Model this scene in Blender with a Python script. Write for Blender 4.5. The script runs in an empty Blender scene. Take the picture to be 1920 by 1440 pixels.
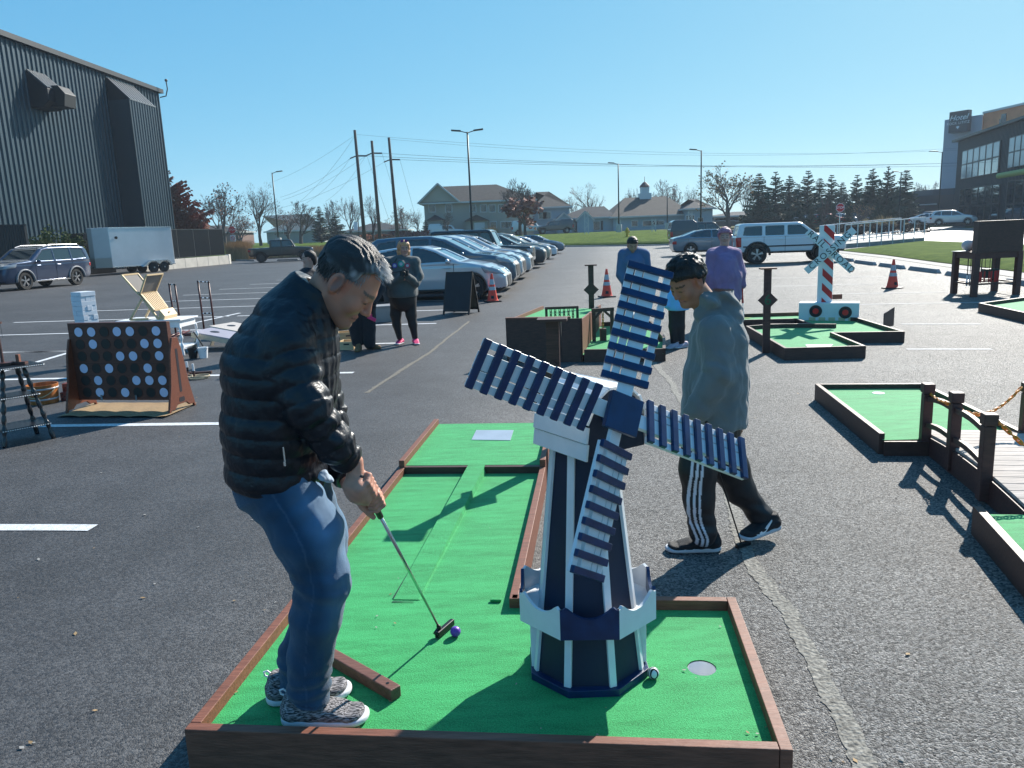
import bpy, math, random
import numpy as np
from mathutils import Vector, Matrix
random.seed(7); rng = np.random.default_rng(7)
SC = bpy.context.scene; COL = SC.collection
R = math.radians
# ---------------------------------------------------------------- camera
H = 1.72; FP = 1450.0
TH = math.atan(285/1450); RO = math.atan(.040)
ct, st, cr, sr = math.cos(TH), math.sin(TH), math.cos(RO), math.sin(RO)
cf = Vector((0, ct, -st)); r0 = Vector((1, 0, 0)); u0 = Vector((0, st, ct))
cr_ = r0*cr-u0*sr; cu_ = u0*cr+r0*sr
def ray(px, py): return cf+cr_*((px-960)/FP)+cu_*((720-py)/FP)
def G(px, py, z=0.0):                       # point of the level z seen at a pixel of the survey photo
    d = ray(px, py); t = (z-H)/d.z; return Vector((d.x*t, d.y*t, z))
def P(px, py, Y):                           # point at distance Y seen at that pixel
    d = ray(px, py); t = Y/d.y; return Vector((d.x*t, Y, H+d.z*t))
cam = bpy.data.objects.new('camera', bpy.data.cameras.new('camera')); COL.objects.link(cam)
cam.matrix_world = Matrix.Translation((0, 0, H)) @ Matrix((cr_, cu_, -cf)).transposed().to_4x4()
cam.data.sensor_width = 36; cam.data.lens = 36*FP/1920; cam.data.clip_end = 3000; cam.data.clip_start = .05
SC.camera = cam
# ---------------------------------------------------------------- light
SUN_AZ, SUN_EL = 35.0, 32.5
w = bpy.data.worlds.new('World'); SC.world = w; w.use_nodes = True
nt = w.node_tree; bg = nt.nodes['Background']
sky = nt.nodes.new('ShaderNodeTexSky'); sky.sky_type = 'NISHITA'; sky.sun_disc = False
sky.sun_elevation = R(SUN_EL); sky.sun_rotation = R(SUN_AZ); sky.altitude = 120; sky.air_density = .6; sky.dust_density = .3; sky.ozone_density = 6.0
se = nt.nodes.new('ShaderNodeSeparateColor'); cb = nt.nodes.new('ShaderNodeCombineColor'); nt.links.new(sky.outputs[0], se.inputs[0])
for i, (g_, s_) in enumerate(((.72, .70), (.42, 1.76), (.20, 2.98))):           # the phone's own grading of the sky
    pw = nt.nodes.new('ShaderNodeMath'); pw.operation = 'POWER'; pw.inputs[1].default_value = g_; ml = nt.nodes.new('ShaderNodeMath'); ml.operation = 'MULTIPLY'; ml.inputs[1].default_value = s_
    nt.links.new(se.outputs[i], pw.inputs[0]); nt.links.new(pw.outputs[0], ml.inputs[0]); nt.links.new(ml.outputs[0], cb.inputs[i])
nt.links.new(cb.outputs[0], bg.inputs[0]); bg.inputs[1].default_value = .10
sd = bpy.data.lights.new('sun', 'SUN'); sd.energy = 4.4; sd.angle = R(.53); sd.color = (1, .945, .86)
so = bpy.data.objects.new('sun', sd); COL.objects.link(so)
sv = Vector((math.sin(R(SUN_AZ))*math.cos(R(SUN_EL)), math.cos(R(SUN_AZ))*math.cos(R(SUN_EL)), math.sin(R(SUN_EL))))
so.rotation_euler = sv.to_track_quat('Z', 'Y').to_euler(); so.location = (20, 30, 40)
vs = SC.view_settings; vs.view_transform = 'Standard'; vs.look = 'None'; vs.exposure = 1.0; vs.gamma = 1
SC.cycles.max_bounces = 6; SC.cycles.diffuse_bounces = 3; SC.cycles.glossy_bounces = 3; SC.cycles.transparent_max_bounces = 12
# ---------------------------------------------------------------- materials
def srgb(r, g, b):
    f = lambda c: (c/255/12.92 if c/255 <= .04045 else ((c/255+.055)/1.055)**2.4)
    return (f(r), f(g), f(b))
def _n(nt, t, **k):
    n = nt.nodes.new(t)
    for a, b in k.items(): setattr(n, a, b)
    return n
def M(name, col, rough=.6, metal=0, var=0, vscale=8, bump=0, bscale=60, coat=0, vec=None, trans=0, ior=1.45, emit=0, spec=.5, stretch=None, vdetail=4, sss=0, sheen=0):
    m = bpy.data.materials.new(name); m.use_nodes = True; nt = m.node_tree; b = nt.nodes['Principled BSDF']
    b.inputs['Base Color'].default_value = (*col, 1); b.inputs['Roughness'].default_value = rough; b.inputs['Metallic'].default_value = metal
    b.inputs['Coat Weight'].default_value = coat; b.inputs['Coat Roughness'].default_value = .05; b.inputs['Transmission Weight'].default_value = trans; b.inputs['IOR'].default_value = ior
    b.inputs['Specular IOR Level'].default_value = spec; b.inputs['Sheen Weight'].default_value = sheen
    if sss: b.inputs['Subsurface Weight'].default_value = sss; b.inputs['Subsurface Radius'].default_value = (.012, .005, .003); b.inputs['Subsurface Scale'].default_value = 1
    if emit: b.inputs['Emission Color'].default_value = (*col, 1); b.inputs['Emission Strength'].default_value = emit
    if var or bump:
        tc = _n(nt, 'ShaderNodeTexCoord'); mp = _n(nt, 'ShaderNodeMapping'); nt.links.new(tc.outputs['Object'], mp.inputs[0])
        if stretch: mp.inputs['Scale'].default_value = stretch
    if var:
        n = _n(nt, 'ShaderNodeTexNoise'); n.inputs['Scale'].default_value = vscale; n.inputs['Detail'].default_value = vdetail; nt.links.new(mp.outputs[0], n.inputs[0])
        mr = _n(nt, 'ShaderNodeMapRange'); mr.inputs[1].default_value = .3; mr.inputs[2].default_value = .7; mr.inputs[3].default_value = 1-var; mr.inputs[4].default_value = 1+var
        nt.links.new(n.outputs[0], mr.inputs[0])
        mx = _n(nt, 'ShaderNodeVectorMath', operation='SCALE'); mx.inputs[0].default_value = col; nt.links.new(mr.outputs[0], mx.inputs['Scale']); nt.links.new(mx.outputs[0], b.inputs['Base Color'])
    if bump:
        n2 = _n(nt, 'ShaderNodeTexNoise'); n2.inputs['Scale'].default_value = bscale; n2.inputs['Detail'].default_value = 3; nt.links.new(mp.outputs[0], n2.inputs[0])
        bp = _n(nt, 'ShaderNodeBump'); bp.inputs['Strength'].default_value = bump; bp.inputs['Distance'].default_value = .01; nt.links.new(n2.outputs[0], bp.inputs['Height']); nt.links.new(bp.outputs[0], b.inputs['Normal'])
    return m
def MV(name, rough=.6, **k):                # colour comes from the mesh's own colour attribute
    m = M(name, (.5, .5, .5), rough, **k); nt = m.node_tree; b = nt.nodes['Principled BSDF']
    a = _n(nt, 'ShaderNodeVertexColor'); a.layer_name = 'Col'
    ln = [l for l in nt.links if l.to_socket == b.inputs['Base Color']]
    if ln:
        mx = ln[0].from_node; mx.inputs[0].default_value = (1, 1, 1); nt.links.new(a.outputs[0], mx.inputs[0])
    else: nt.links.new(a.outputs[0], b.inputs['Base Color'])
    return m
# ---------------------------------------------------------------- objects
WR = {}
def tag(o, label=None, cat=None, group=None, kind=None):
    if label: o['label'] = label
    if cat: o['category'] = cat
    if group: o['group'] = group
    if kind: o['kind'] = kind
    return o
def thing(name, label, cat, loc=(0, 0, 0), rz=0, group=None):      # parts are given in local coordinates
    o = bpy.data.objects.new(name, None); COL.objects.link(o); o.empty_display_size = .1
    o.location = loc; o.rotation_euler = (0, 0, rz); return tag(o, label, cat, group)
def thingw(name, label, cat, loc=(0, 0, 0), group=None):           # parts are given in world coordinates
    o = thing(name, label, cat, loc, 0, group); WR[o.name] = Matrix.Translation(-Vector(loc)); return o
def link(name, me, mat, parent):
    o = bpy.data.objects.new(name, me); COL.objects.link(o)
    if mat is not None:
        for m_ in (mat if isinstance(mat, (list, tuple)) else [mat]): me.materials.append(m_)
    if parent is not None:
        o.parent = parent
        if parent.name in WR: o.matrix_parent_inverse = WR[parent.name]
    return o
def dup(root, loc=None, rz=None, label=None, group=None, scale=None, swap=None, rot=None):
    def cp(o, par):
        c = o.copy(); COL.objects.link(c)
        if par is not None: c.parent = par; c.matrix_parent_inverse = o.matrix_parent_inverse.copy()
        if swap and c.type == 'MESH':
            for i, s in enumerate(c.material_slots):
                if s.material and s.material.name in swap:
                    s.link = 'OBJECT'; s.material = swap[s.material.name]
        for ch in KIDS.get(o.name, []) or list(o.children): cp(ch, c)
        return c
    r = cp(root, None)
    if loc is not None: r.location = loc
    if rz is not None: r.rotation_euler = (0, 0, rz)
    if rot is not None: r.rotation_euler = rot
    if scale is not None: r.scale = (scale,)*3 if isinstance(scale, (int, float)) else scale
    if label: r['label'] = label
    if group: r['group'] = group
    return r
KIDS = {}
class MB:
    def __init__(s): s.v = []; s.f = []; s.mi = []; s.m = 0; s.c = []; s.col = None
    def add(s, vs, fs):
        b = len(s.v); s.v += [tuple(p) for p in vs]; s.f += [tuple(b+i for i in f) for f in fs]; s.mi += [s.m]*len(fs)
        if s.col is not None: s.c += [s.col]*len(vs)
        return s
    def box(s, c, d, M3=None, rz=0):
        c = Vector(c); x, y, z = d[0]/2, d[1]/2, d[2]/2
        if M3 is None: M3 = Matrix.Rotation(rz, 3, 'Z')
        vs = [c+M3 @ Vector((a*x, b*y, e*z)) for a in (-1, 1) for b in (-1, 1) for e in (-1, 1)]
        return s.add(vs, [(0, 1, 3, 2), (4, 6, 7, 5), (0, 4, 5, 1), (2, 3, 7, 6), (0, 2, 6, 4), (1, 5, 7, 3)])
    def beam(s, a, b, w, h, up=(0, 0, 1), e0=0, e1=0):              # w across, h along up
        a = Vector(a); b = Vector(b); d = (b-a).normalized(); a = a-d*e0; b = b+d*e1; up = Vector(up)
        x = d.cross(up).normalized(); u = x.cross(d).normalized()
        vs = [p+x*i*w/2+u*j*h/2 for p in (a, b) for i in (-1, 1) for j in (-1, 1)]
        return s.add(vs, [(0, 1, 3, 2), (4, 6, 7, 5), (0, 4, 5, 1), (2, 3, 7, 6), (0, 2, 6, 4), (1, 5, 7, 3)])
    def tube(s, pts, r, n=8, cap=True, closed=False):
        pts = [Vector(p) for p in pts]; m = len(pts); rs = r if isinstance(r, (list, tuple)) else [r]*m
        vs = []; ref = None
        for i, p in enumerate(pts):
            if closed: d = (pts[(i+1) % m]-pts[i-1])
            else: d = (pts[min(i+1, m-1)]-pts[max(i-1, 0)])
            d = d.normalized() if d.length > 1e-9 else Vector((0, 0, 1))
            if ref is None: ref = Vector((0, 0, 1)) if abs(d.z) < .9 else Vector((1, 0, 0))
            x = d.cross(ref).normalized(); y = x.cross(d).normalized(); ref = y
            for k in range(n):
                a = 2*math.pi*k/n; vs.append(p+(x*math.cos(a)+y*math.sin(a))*rs[i])
        fs = [(i*n+k, i*n+(k+1) % n, ((i+1) % m)*n+(k+1) % n, ((i+1) % m)*n+k) for i in range(m if closed else m-1) for k in range(n)]
        if cap and not closed: fs += [tuple(range(n-1, -1, -1)), tuple((m-1)*n+k for k in range(n))]
        return s.add(vs, fs)
    def lathe(s, c, prof, n=24, ax='Z', M3=None, cap=True):        # prof: list of (r, h)
        c = Vector(c); vs = []
        B = {'Z': Matrix.Identity(3), 'Y': Matrix.Rotation(-math.pi/2, 3, 'X'), 'X': Matrix.Rotation(math.pi/2, 3, 'Y')}[ax]
        if M3 is not None: B = M3
        for r, h in prof:
            for k in range(n):
                a = 2*math.pi*k/n; vs.append(c+B @ Vector((r*math.cos(a), r*math.sin(a), h)))
        m = len(prof); fs = [(i*n+k, i*n+(k+1) % n, (i+1)*n+(k+1) % n, (i+1)*n+k) for i in range(m-1) for k in range(n)]
        if cap: fs += [tuple(range(n-1, -1, -1)), tuple((m-1)*n+k for k in range(n))]
        return s.add(vs, fs)
    def ball(s, c, r, n=16, m=10, sc=(1, 1, 1)):
        c = Vector(c); vs = []
        for i in range(m+1):
            t = math.pi*i/m
            for k in range(n):
                a = 2*math.pi*k/n; vs.append(c+Vector((r*sc[0]*math.sin(t)*math.cos(a), r*sc[1]*math.sin(t)*math.sin(a), r*sc[2]*math.cos(t))))
        return s.add(vs, [(i*n+k, (i+1)*n+k, (i+1)*n+(k+1) % n, i*n+(k+1) % n) for i in range(m) for k in range(n)])
    def prism(s, poly, d, M4=None, off=(0, 0, 0)):                 # poly 3-D points extruded by vector d
        a = [Vector(p) for p in poly]; d = Vector(d); n = len(a)
        nrm = Vector((0, 0, 0))
        for i in range(n): nrm += a[i].cross(a[(i+1) % n])
        if nrm.dot(d) < 0: a = a[::-1]
        return s.add(a+[p+d for p in a], [tuple(range(n-1, -1, -1)), tuple(range(n, 2*n))]+[(i, (i+1) % n, n+(i+1) % n, n+i) for i in range(n)])
    def quad(s, *p): return s.add(p, [tuple(range(len(p)))])
    def build(s, name, mat, parent=None, smooth=False, bevel=0, auto=False):
        me = bpy.data.meshes.new(name); me.from_pydata(s.v, [], s.f)
        if any(s.mi): me.polygons.foreach_set('material_index', s.mi)
        if s.c:
            ca = me.color_attributes.new('Col', 'FLOAT_COLOR', 'POINT'); ca.data.foreach_set('color', [x for c in s.c for x in (*c, 1.0)])
        if smooth or auto:
            me.polygons.foreach_set('use_smooth', [True]*len(me.polygons))
        if auto: me.set_sharp_from_angle(angle=R(auto if auto is not True else 40))
        me.update(); o = link(name, me, mat, parent)
        if bevel:
            b = o.modifiers.new('b', 'BEVEL'); b.width = bevel; b.segments = 2; b.limit_method = 'ANGLE'; b.angle_limit = R(35)
        return o
# ---------------------------------------------------------------- smooth volumes (signed distances, surface nets)
f4 = np.float32
def _len(x, y, z): return np.sqrt(x*x+y*y+z*z)
def cap(p, a, b, ra, rb=None, sy=1.0):
    rb = ra if rb is None else rb; x, y, z = p; ax, ay, az = a; bx, by, bz = b[0]-a[0], b[1]-a[1], b[2]-a[2]
    L = bx*bx+by*by+bz*bz+1e-9
    t = np.clip(((x-ax)*bx+(y-ay)*by+(z-az)*bz)/L, 0, 1)
    return _len(x-ax-t*bx, (y-ay-t*by)*sy, z-az-t*bz)-(ra+(rb-ra)*t)
def ell(p, c, r, A=None):
    x, y, z = p[0]-c[0], p[1]-c[1], p[2]-c[2]
    if A is not None: x, y, z = (A[0][0]*x+A[0][1]*y+A[0][2]*z, A[1][0]*x+A[1][1]*y+A[1][2]*z, A[2][0]*x+A[2][1]*y+A[2][2]*z)
    k0 = _len(x/r[0], y/r[1], z/r[2]); k1 = _len(x/r[0]**2, y/r[1]**2, z/r[2]**2)+1e-6
    return k0*(k0-1)/k1
def rbox(p, c, h, r, A=None):
    x, y, z = p[0]-c[0], p[1]-c[1], p[2]-c[2]
    if A is not None: x, y, z = (A[0][0]*x+A[0][1]*y+A[0][2]*z, A[1][0]*x+A[1][1]*y+A[1][2]*z, A[2][0]*x+A[2][1]*y+A[2][2]*z)
    qx, qy, qz = np.abs(x)-h[0]+r, np.abs(y)-h[1]+r, np.abs(z)-h[2]+r
    return _len(np.maximum(qx, 0), np.maximum(qy, 0), np.maximum(qz, 0))+np.minimum(np.maximum(qx, np.maximum(qy, qz)), 0)-r
def smin(a, b, k):
    h = np.maximum(k-np.abs(a-b), 0)/k; return np.minimum(a, b)-h*h*k*.25
def smax(a, b, k): return -smin(-a, -b, k)
def snet(fn, lo, hi, h):
    lo = np.array(lo, f4); hi = np.array(hi, f4); n = np.maximum(((hi-lo)/h).astype(int)+2, 3)
    ax = [(lo[i]+h*np.arange(n[i])).astype(f4) for i in range(3)]
    p = (ax[0][:, None, None], ax[1][None, :, None], ax[2][None, None, :])
    if n[0]*n[1]*n[2] < 300000: F = np.broadcast_to(fn(p), n).astype(f4)
    else:                                    # evaluate only the blocks near the surface
        Bk = 24; F = np.empty(n, f4); nb = [int(math.ceil(n[i]/Bk)) for i in range(3)]
        cc = [(lo[i]+h*(np.arange(nb[i])*Bk+Bk/2)).astype(f4) for i in range(3)]
        Cn = np.broadcast_to(fn((cc[0][:, None, None], cc[1][None, :, None], cc[2][None, None, :])), nb); lim = .87*Bk*h*1.2+.015
        for i in range(nb[0]):
            for j in range(nb[1]):
                for k in range(nb[2]):
                    sl = (slice(i*Bk, (i+1)*Bk), slice(j*Bk, (j+1)*Bk), slice(k*Bk, (k+1)*Bk))
                    if abs(Cn[i, j, k]) > lim: F[sl] = Cn[i, j, k]
                    else: F[sl] = fn((ax[0][sl[0]][:, None, None], ax[1][sl[1]][None, :, None], ax[2][sl[2]][None, None, :]))
    S = F < 0
    m = n-1; cnt = np.zeros(m, np.int8); 
    corners = [(i, j, k) for i in (0, 1) for j in (0, 1) for k in (0, 1)]
    for i, j, k in corners: cnt += S[i:i+m[0], j:j+m[1], k:k+m[2]]
    act = (cnt > 0) & (cnt < 8); idx = np.argwhere(act); N = len(idx)
    if N == 0: return np.zeros((0, 3)), np.zeros((0, 4), int)
    vid = -np.ones(m, np.int64); vid[act] = np.arange(N)
    acc = np.zeros((N, 3)); c = np.zeros(N)
    cv = {q: F[idx[:, 0]+q[0], idx[:, 1]+q[1], idx[:, 2]+q[2]] for q in corners}
    for q in corners:
        for a in range(3):
            if q[a] == 0:
                q2 = tuple(1 if t == a else q[t] for t in range(3)); f0, f1 = cv[q], cv[q2]; s = (f0 < 0) != (f1 < 0)
                t = np.where(s, f0/np.where(s, f0-f1, 1), 0); pt = np.tile(np.array(q, float), (N, 1)); pt[:, a] = t
                acc += pt*s[:, None]; c += s
    V = lo+(idx+acc/c[:, None])*h
    Q = []
    for a in range(3):
        b, d = (a+1) % 3, (a+2) % 3
        sl0 = [slice(1, m[t]) for t in range(3)]; sl0[a] = slice(0, m[a]); sl1 = list(sl0); sl1[a] = slice(1, m[a]+1)
        s0, s1 = S[tuple(sl0)], S[tuple(sl1)]
        for flip, mask in ((False, s0 & ~s1), (True, ~s0 & s1)):
            e = np.argwhere(mask); off = np.array([1, 1, 1]); off[a] = 0; e = e+off
            if not len(e): continue
            ub = np.zeros(3, int); ub[b] = 1; ud = np.zeros(3, int); ud[d] = 1
            q = [vid[tuple((e-ub-ud).T)], vid[tuple((e-ud).T)], vid[tuple(e.T)], vid[tuple((e-ub).T)]]
            if flip: q = q[::-1]
            Q.append(np.stack(q, 1))
    return V, np.concatenate(Q)
def vol(name, fn, lo, hi, h, mat, parent=None, color=None, M4=None, relax=0):
    V, Q = snet(fn, lo, hi, h)
    me = bpy.data.meshes.new(name); C = None
    if color is not None: C = np.clip(color(V), 0, 1)
    if M4 is not None:
        A = np.array(M4.to_3x3()); V = V @ A.T+np.array(M4.translation)
    me.vertices.add(len(V)); me.vertices.foreach_set('co', V.astype(f4).ravel()); me.loops.add(len(Q)*4); me.loops.foreach_set('vertex_index', Q.ravel().astype(np.int32))
    me.polygons.add(len(Q)); me.polygons.foreach_set('loop_start', np.arange(0, len(Q)*4, 4, dtype=np.int32)); me.polygons.foreach_set('use_smooth', np.ones(len(Q), bool)); me.update(calc_edges=True); me.validate()
    if C is not None:
        ca = me.color_attributes.new('Col', 'FLOAT_COLOR', 'POINT'); ca.data.foreach_set('color', np.concatenate([C, np.ones((len(C), 1))], 1).astype(f4).ravel())
    return link(name, me, mat, parent)
def bounds(pts, pad):
    a = np.array([tuple(q) for q in pts]); return a.min(0)-pad, a.max(0)+pad
def noise3(p, s, seed=0):                    # cheap smooth pseudo noise from sines
    x, y, z = p[0]*s, p[1]*s, p[2]*s; o = seed*1.7
    return (np.sin(x*1.7+1.3*np.sin(y*2.1+o)+o)*np.sin(y*1.9+1.1*np.sin(z*1.6-o))+np.sin(z*2.3+1.2*np.sin(x*1.4+o)))*.5
# ================================================================ setting
PSI = R(6.5)                                                        # heading of the parking rows
Lv = Vector((math.sin(PSI), math.cos(PSI), 0)); Lu = Vector((math.cos(PSI), -math.sin(PSI), 0))
def asphalt():
    m = bpy.data.materials.new('asphalt'); m.use_nodes = True; nt = m.node_tree; b = nt.nodes['Principled BSDF']; L = nt.links.new
    tc = _n(nt, 'ShaderNodeTexCoord'); ob = tc.outputs['Object']
    # stones
    v1 = _n(nt, 'ShaderNodeTexVoronoi'); v1.inputs['Scale'].default_value = 105; v1.inputs['Randomness'].default_value = 1; L(ob, v1.inputs[0])
    v2 = _n(nt, 'ShaderNodeTexVoronoi'); v2.inputs['Scale'].default_value = 210; L(ob, v2.inputs[0])
    sp = _n(nt, 'ShaderNodeSeparateXYZ'); L(v1.outputs['Color'], sp.inputs[0])
    # zone mask: old worn pavement right of the seam and beyond it, lightened to paint in sun glare, newer black pavement at the left
    so_ = _n(nt, 'ShaderNodeSeparateXYZ'); L(ob, so_.inputs[0])
    nz = _n(nt, 'ShaderNodeTexNoise'); nz.inputs['Scale'].default_value = .35; nz.inputs['Detail'].default_value = 6; L(ob, nz.inputs[0])
    nz2 = _n(nt, 'ShaderNodeTexNoise'); nz2.inputs['Scale'].default_value = 2.2; nz2.inputs['Detail'].default_value = 8; nz2.inputs['Roughness'].default_value = .65; L(ob, nz2.inputs[0])
    mx = _n(nt, 'ShaderNodeMath', operation='MULTIPLY_ADD'); mx.inputs[1].default_value = -.13; L(so_.outputs['Y'], mx.inputs[0]); L(so_.outputs['X'], mx.inputs[2])
    mr = _n(nt, 'ShaderNodeMapRange'); mr.interpolation_type = 'SMOOTHSTEP'; mr.inputs[1].default_value = -2.6; mr.inputs[2].default_value = 1.4; mr.inputs[3].default_value = 0; mr.inputs[4].default_value = 1; L(mx.outputs[0], mr.inputs[0])
    cr1 = _n(nt, 'ShaderNodeValToRGB'); cr1.color_ramp.elements[0].color = (.036, .037, .040, 1); cr1.color_ramp.elements[1].color = (.088, .088, .090, 1)
    cr1.color_ramp.elements[0].position = .2; cr1.color_ramp.elements[1].position = 1; L(sp.outputs[0], cr1.inputs[0])
    cr2 = _n(nt, 'ShaderNodeValToRGB'); cr2.color_ramp.elements[0].color = (.042, .041, .040, 1); cr2.color_ramp.elements[1].color = (.27, .26, .245, 1)
    cr2.color_ramp.elements[0].position = .15; cr2.color_ramp.elements[1].position = 1; L(sp.outputs[0], cr2.inputs[0])
    mc = _n(nt, 'ShaderNodeMixRGB'); L(mr.outputs[0], mc.inputs[0]); L(cr1.outputs[0], mc.inputs[1]); L(cr2.outputs[0], mc.inputs[2])
    va = _n(nt, 'ShaderNodeMath', operation='ADD'); L(nz.outputs[0], va.inputs[0]); L(nz2.outputs[0], va.inputs[1])
    vr = _n(nt, 'ShaderNodeMapRange'); vr.inputs[1].default_value = .7; vr.inputs[2].default_value = 1.3; vr.inputs[3].default_value = .72; vr.inputs[4].default_value = 1.3; L(va.outputs[0], vr.inputs[0])
    sc = _n(nt, 'ShaderNodeVectorMath', operation='SCALE'); L(mc.outputs[0], sc.inputs[0]); L(vr.outputs[0], sc.inputs['Scale']); L(sc.outputs[0], b.inputs['Base Color'])
    rr = _n(nt, 'ShaderNodeMapRange'); rr.inputs[3].default_value = .80; rr.inputs[4].default_value = .50; L(sp.outputs[1], rr.inputs[0]); L(rr.outputs[0], b.inputs['Roughness']); b.inputs['Specular IOR Level'].default_value = .40
    ad = _n(nt, 'ShaderNodeMath', operation='ADD'); L(v1.outputs['Distance'], ad.inputs[0]); L(v2.outputs['Distance'], ad.inputs[1])
    iv = _n(nt, 'ShaderNodeMath', operation='MULTIPLY'); iv.inputs[1].default_value = -1; L(ad.outputs[0], iv.inputs[0])
    bp = _n(nt, 'ShaderNodeBump'); bp.inputs['Distance'].default_value = .007; L(iv.outputs[0], bp.inputs['Height']); L(bp.outputs[0], b.inputs['Normal'])
    bs = _n(nt, 'ShaderNodeMapRange'); bs.inputs[1].default_value = 0; bs.inputs[2].default_value = 1; bs.inputs[3].default_value = .30; bs.inputs[4].default_value = 1.0; L(mr.outputs[0], bs.inputs[0]); L(bs.outputs[0], bp.inputs['Strength'])
    return m
def sheet(name, pts, z, mat, kind='structure', uneven=0):
    m = MB(); m.quad(*[(p[0], p[1], z) for p in pts]); o = m.build(name, mat); return tag(o, kind=kind)
A = asphalt()
g = MB(); g.quad((-440, -60, 0), (440, -60, 0), (440, 720, 0), (-440, 720, 0)); tag(g.build('parking_lot', A), kind='structure')
# painted stripes
paint = M('road_paint', (.62, .63, .64), .7, var=.22, vscale=30, bump=.4, bscale=120)
paintw = M('worn_paint', (.38, .38, .38), .75, var=.35, vscale=25, bump=.4, bscale=120)
def stripe(a, b, wd=.10, m=None, worn=False):
    a = Vector(a[:2]+(0,)) if isinstance(a, tuple) else a.copy(); b = b.copy() if isinstance(b, Vector) else Vector(b[:2]+(0,))
    d = (b-a).normalized(); n = Vector((-d.y, d.x, 0))*wd/2; K = max(2, int((b-a).length/.25)); L_, R_ = [], []
    for i in range(K+1):
        p = a+(b-a)*i/K; j = random.uniform(-.007, .007); L_.append(p+n*(1+j*6)); R_.append(p-n*(1-j*6))
    v = [(p.x, p.y, .004) for p in L_+R_]; k = K+1
    m.add(v, [(i, i+k, i+k+1, i+1) for i in range(K)])
ln = MB(); lw = MB()
E0 = G(175, 990)
for k in range(0, 24):
    e = E0+Lv*2.68*k if k else E0
    stripe(e-Lu*5.4, e, .105, ln)
for a, b in (((80, 676), (131, 661)), ((345, 610), (450, 587)), ((0, 661), (132, 659)), ((0, 698), (80, 676))):
    stripe(G(*a), G(*b), .1, ln)
for k in range(3, 16):                                              # second bay of stalls beyond the games
    e = E0+Lv*2.68*k-Lu*5.6
    stripe(e-Lu*5.6, e, .1, ln)
tag(ln.build('painted_stall_lines', paint), kind='structure')
# stalls at the right hand side, faint
er = G(1840, 655)
for a, b in (((1690, 608), (1840, 608)), ((1700, 655), (1860, 655)), ((1540, 552), (1780, 548)), ((1560, 572), (1920, 566)), ((1400, 522), (1660, 519)), ((1450, 537), (1640, 533)), ((1560, 497), (1600, 500)), ((1000, 512), (1000, 512.1))):
    if abs(a[0]-b[0]) > 1: stripe(G(*a), G(*b), .1, lw)
tag(lw.build('faded_stall_lines', paintw), kind='structure')
# sealed cracks
seal = M('crack_sealer', (.145, .13, .105), .8, var=.25, vscale=30, bump=.6, bscale=60)
seal2 = M('broken_crack_fill', (.20, .19, .165), .85, var=.6, vscale=55, bump=1, bscale=60, vdetail=8)
def crack(pts, wd, mat, name, jit=.3, step=.05):
    pts = [Vector((p.x, p.y, .003)) for p in pts]; m = MB(); Ls, Rs = [], []; r_ = random.Random(5)
    off = 0; w1_ = w2_ = 1
    for i in range(len(pts)-1):
        a, b = pts[i], pts[i+1]; d = (b-a).normalized(); n = Vector((-d.y, d.x, 0)); K = max(1, int((b-a).length/step))
        for k in range(K):
            t = k/K; off = off*.93+r_.uniform(-1, 1)*wd*jit*.45; p = a.lerp(b, t)+n*off; w1_ = w1_*.85+.15*r_.uniform(.35, 1.75); w2_ = w2_*.85+.15*r_.uniform(.35, 1.75); h1 = wd/2*(w1_+r_.uniform(-jit, jit)); h2 = wd/2*(w2_+r_.uniform(-jit, jit))
            Ls.append(p+n*h1); Rs.append(p-n*h2)
    k = len(Ls); m.add([tuple(p) for p in Ls+Rs], [(i, i+k, i+k+1, i+1) for i in range(k-1)])
    return tag(m.build(name, mat), kind='structure')
crack([G(688, 737), G(760, 690), G(815, 655), G(850, 625), G(880, 602)], .055, seal, 'sealed_seam', .22)
crack([G(1218, 672), G(1260, 720), G(1290, 770), G(1330, 850), G(1368, 930), G(1385, 990), G(1420, 1075), G(1445, 1110), G(1490, 1150), G(1500, 1190), G(1530, 1250), G(1548, 1290), G(1580, 1350), G(1600, 1400), G(1630, 1470)], .07, seal2, 'old_crack', .16, .02)
# lawns and far ground
def grassmat(name, c1, c2, sc=3):
    m = bpy.data.materials.new(name); m.use_nodes = True; nt = m.node_tree; b = nt.nodes['Principled BSDF']; L = nt.links.new
    tc = _n(nt, 'ShaderNodeTexCoord'); n = _n(nt, 'ShaderNodeTexNoise'); n.inputs['Scale'].default_value = sc; n.inputs['Detail'].default_value = 8; n.inputs['Roughness'].default_value = .75; L(tc.outputs['Object'], n.inputs[0])
    c = _n(nt, 'ShaderNodeValToRGB'); c.color_ramp.elements[0].position = .35; c.color_ramp.elements[1].position = .66; c.color_ramp.elements[0].color = (*c1, 1); c.color_ramp.elements[1].color = (*c2, 1); L(n.outputs[0], c.inputs[0]); L(c.outputs[0], b.inputs['Base Color'])
    b.inputs['Roughness'].default_value = .95; b.inputs['Specular IOR Level'].default_value = .05
    n2 = _n(nt, 'ShaderNodeTexNoise'); n2.inputs['Scale'].default_value = 30; n2.inputs['Detail'].default_value = 4; L(tc.outputs['Object'], n2.inputs[0]); bp = _n(nt, 'ShaderNodeBump'); bp.inputs['Strength'].default_value = .8; bp.inputs['Distance'].default_value = .06; L(n2.outputs[0], bp.inputs['Height']); L(bp.outputs[0], b.inputs['Normal'])
    return m
lawnm = grassmat('lawn_grass', (.040, .085, .010), (.115, .165, .022), .8)
farm = grassmat('far_field', (.07, .08, .03), (.14, .12, .06), .05)
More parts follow.
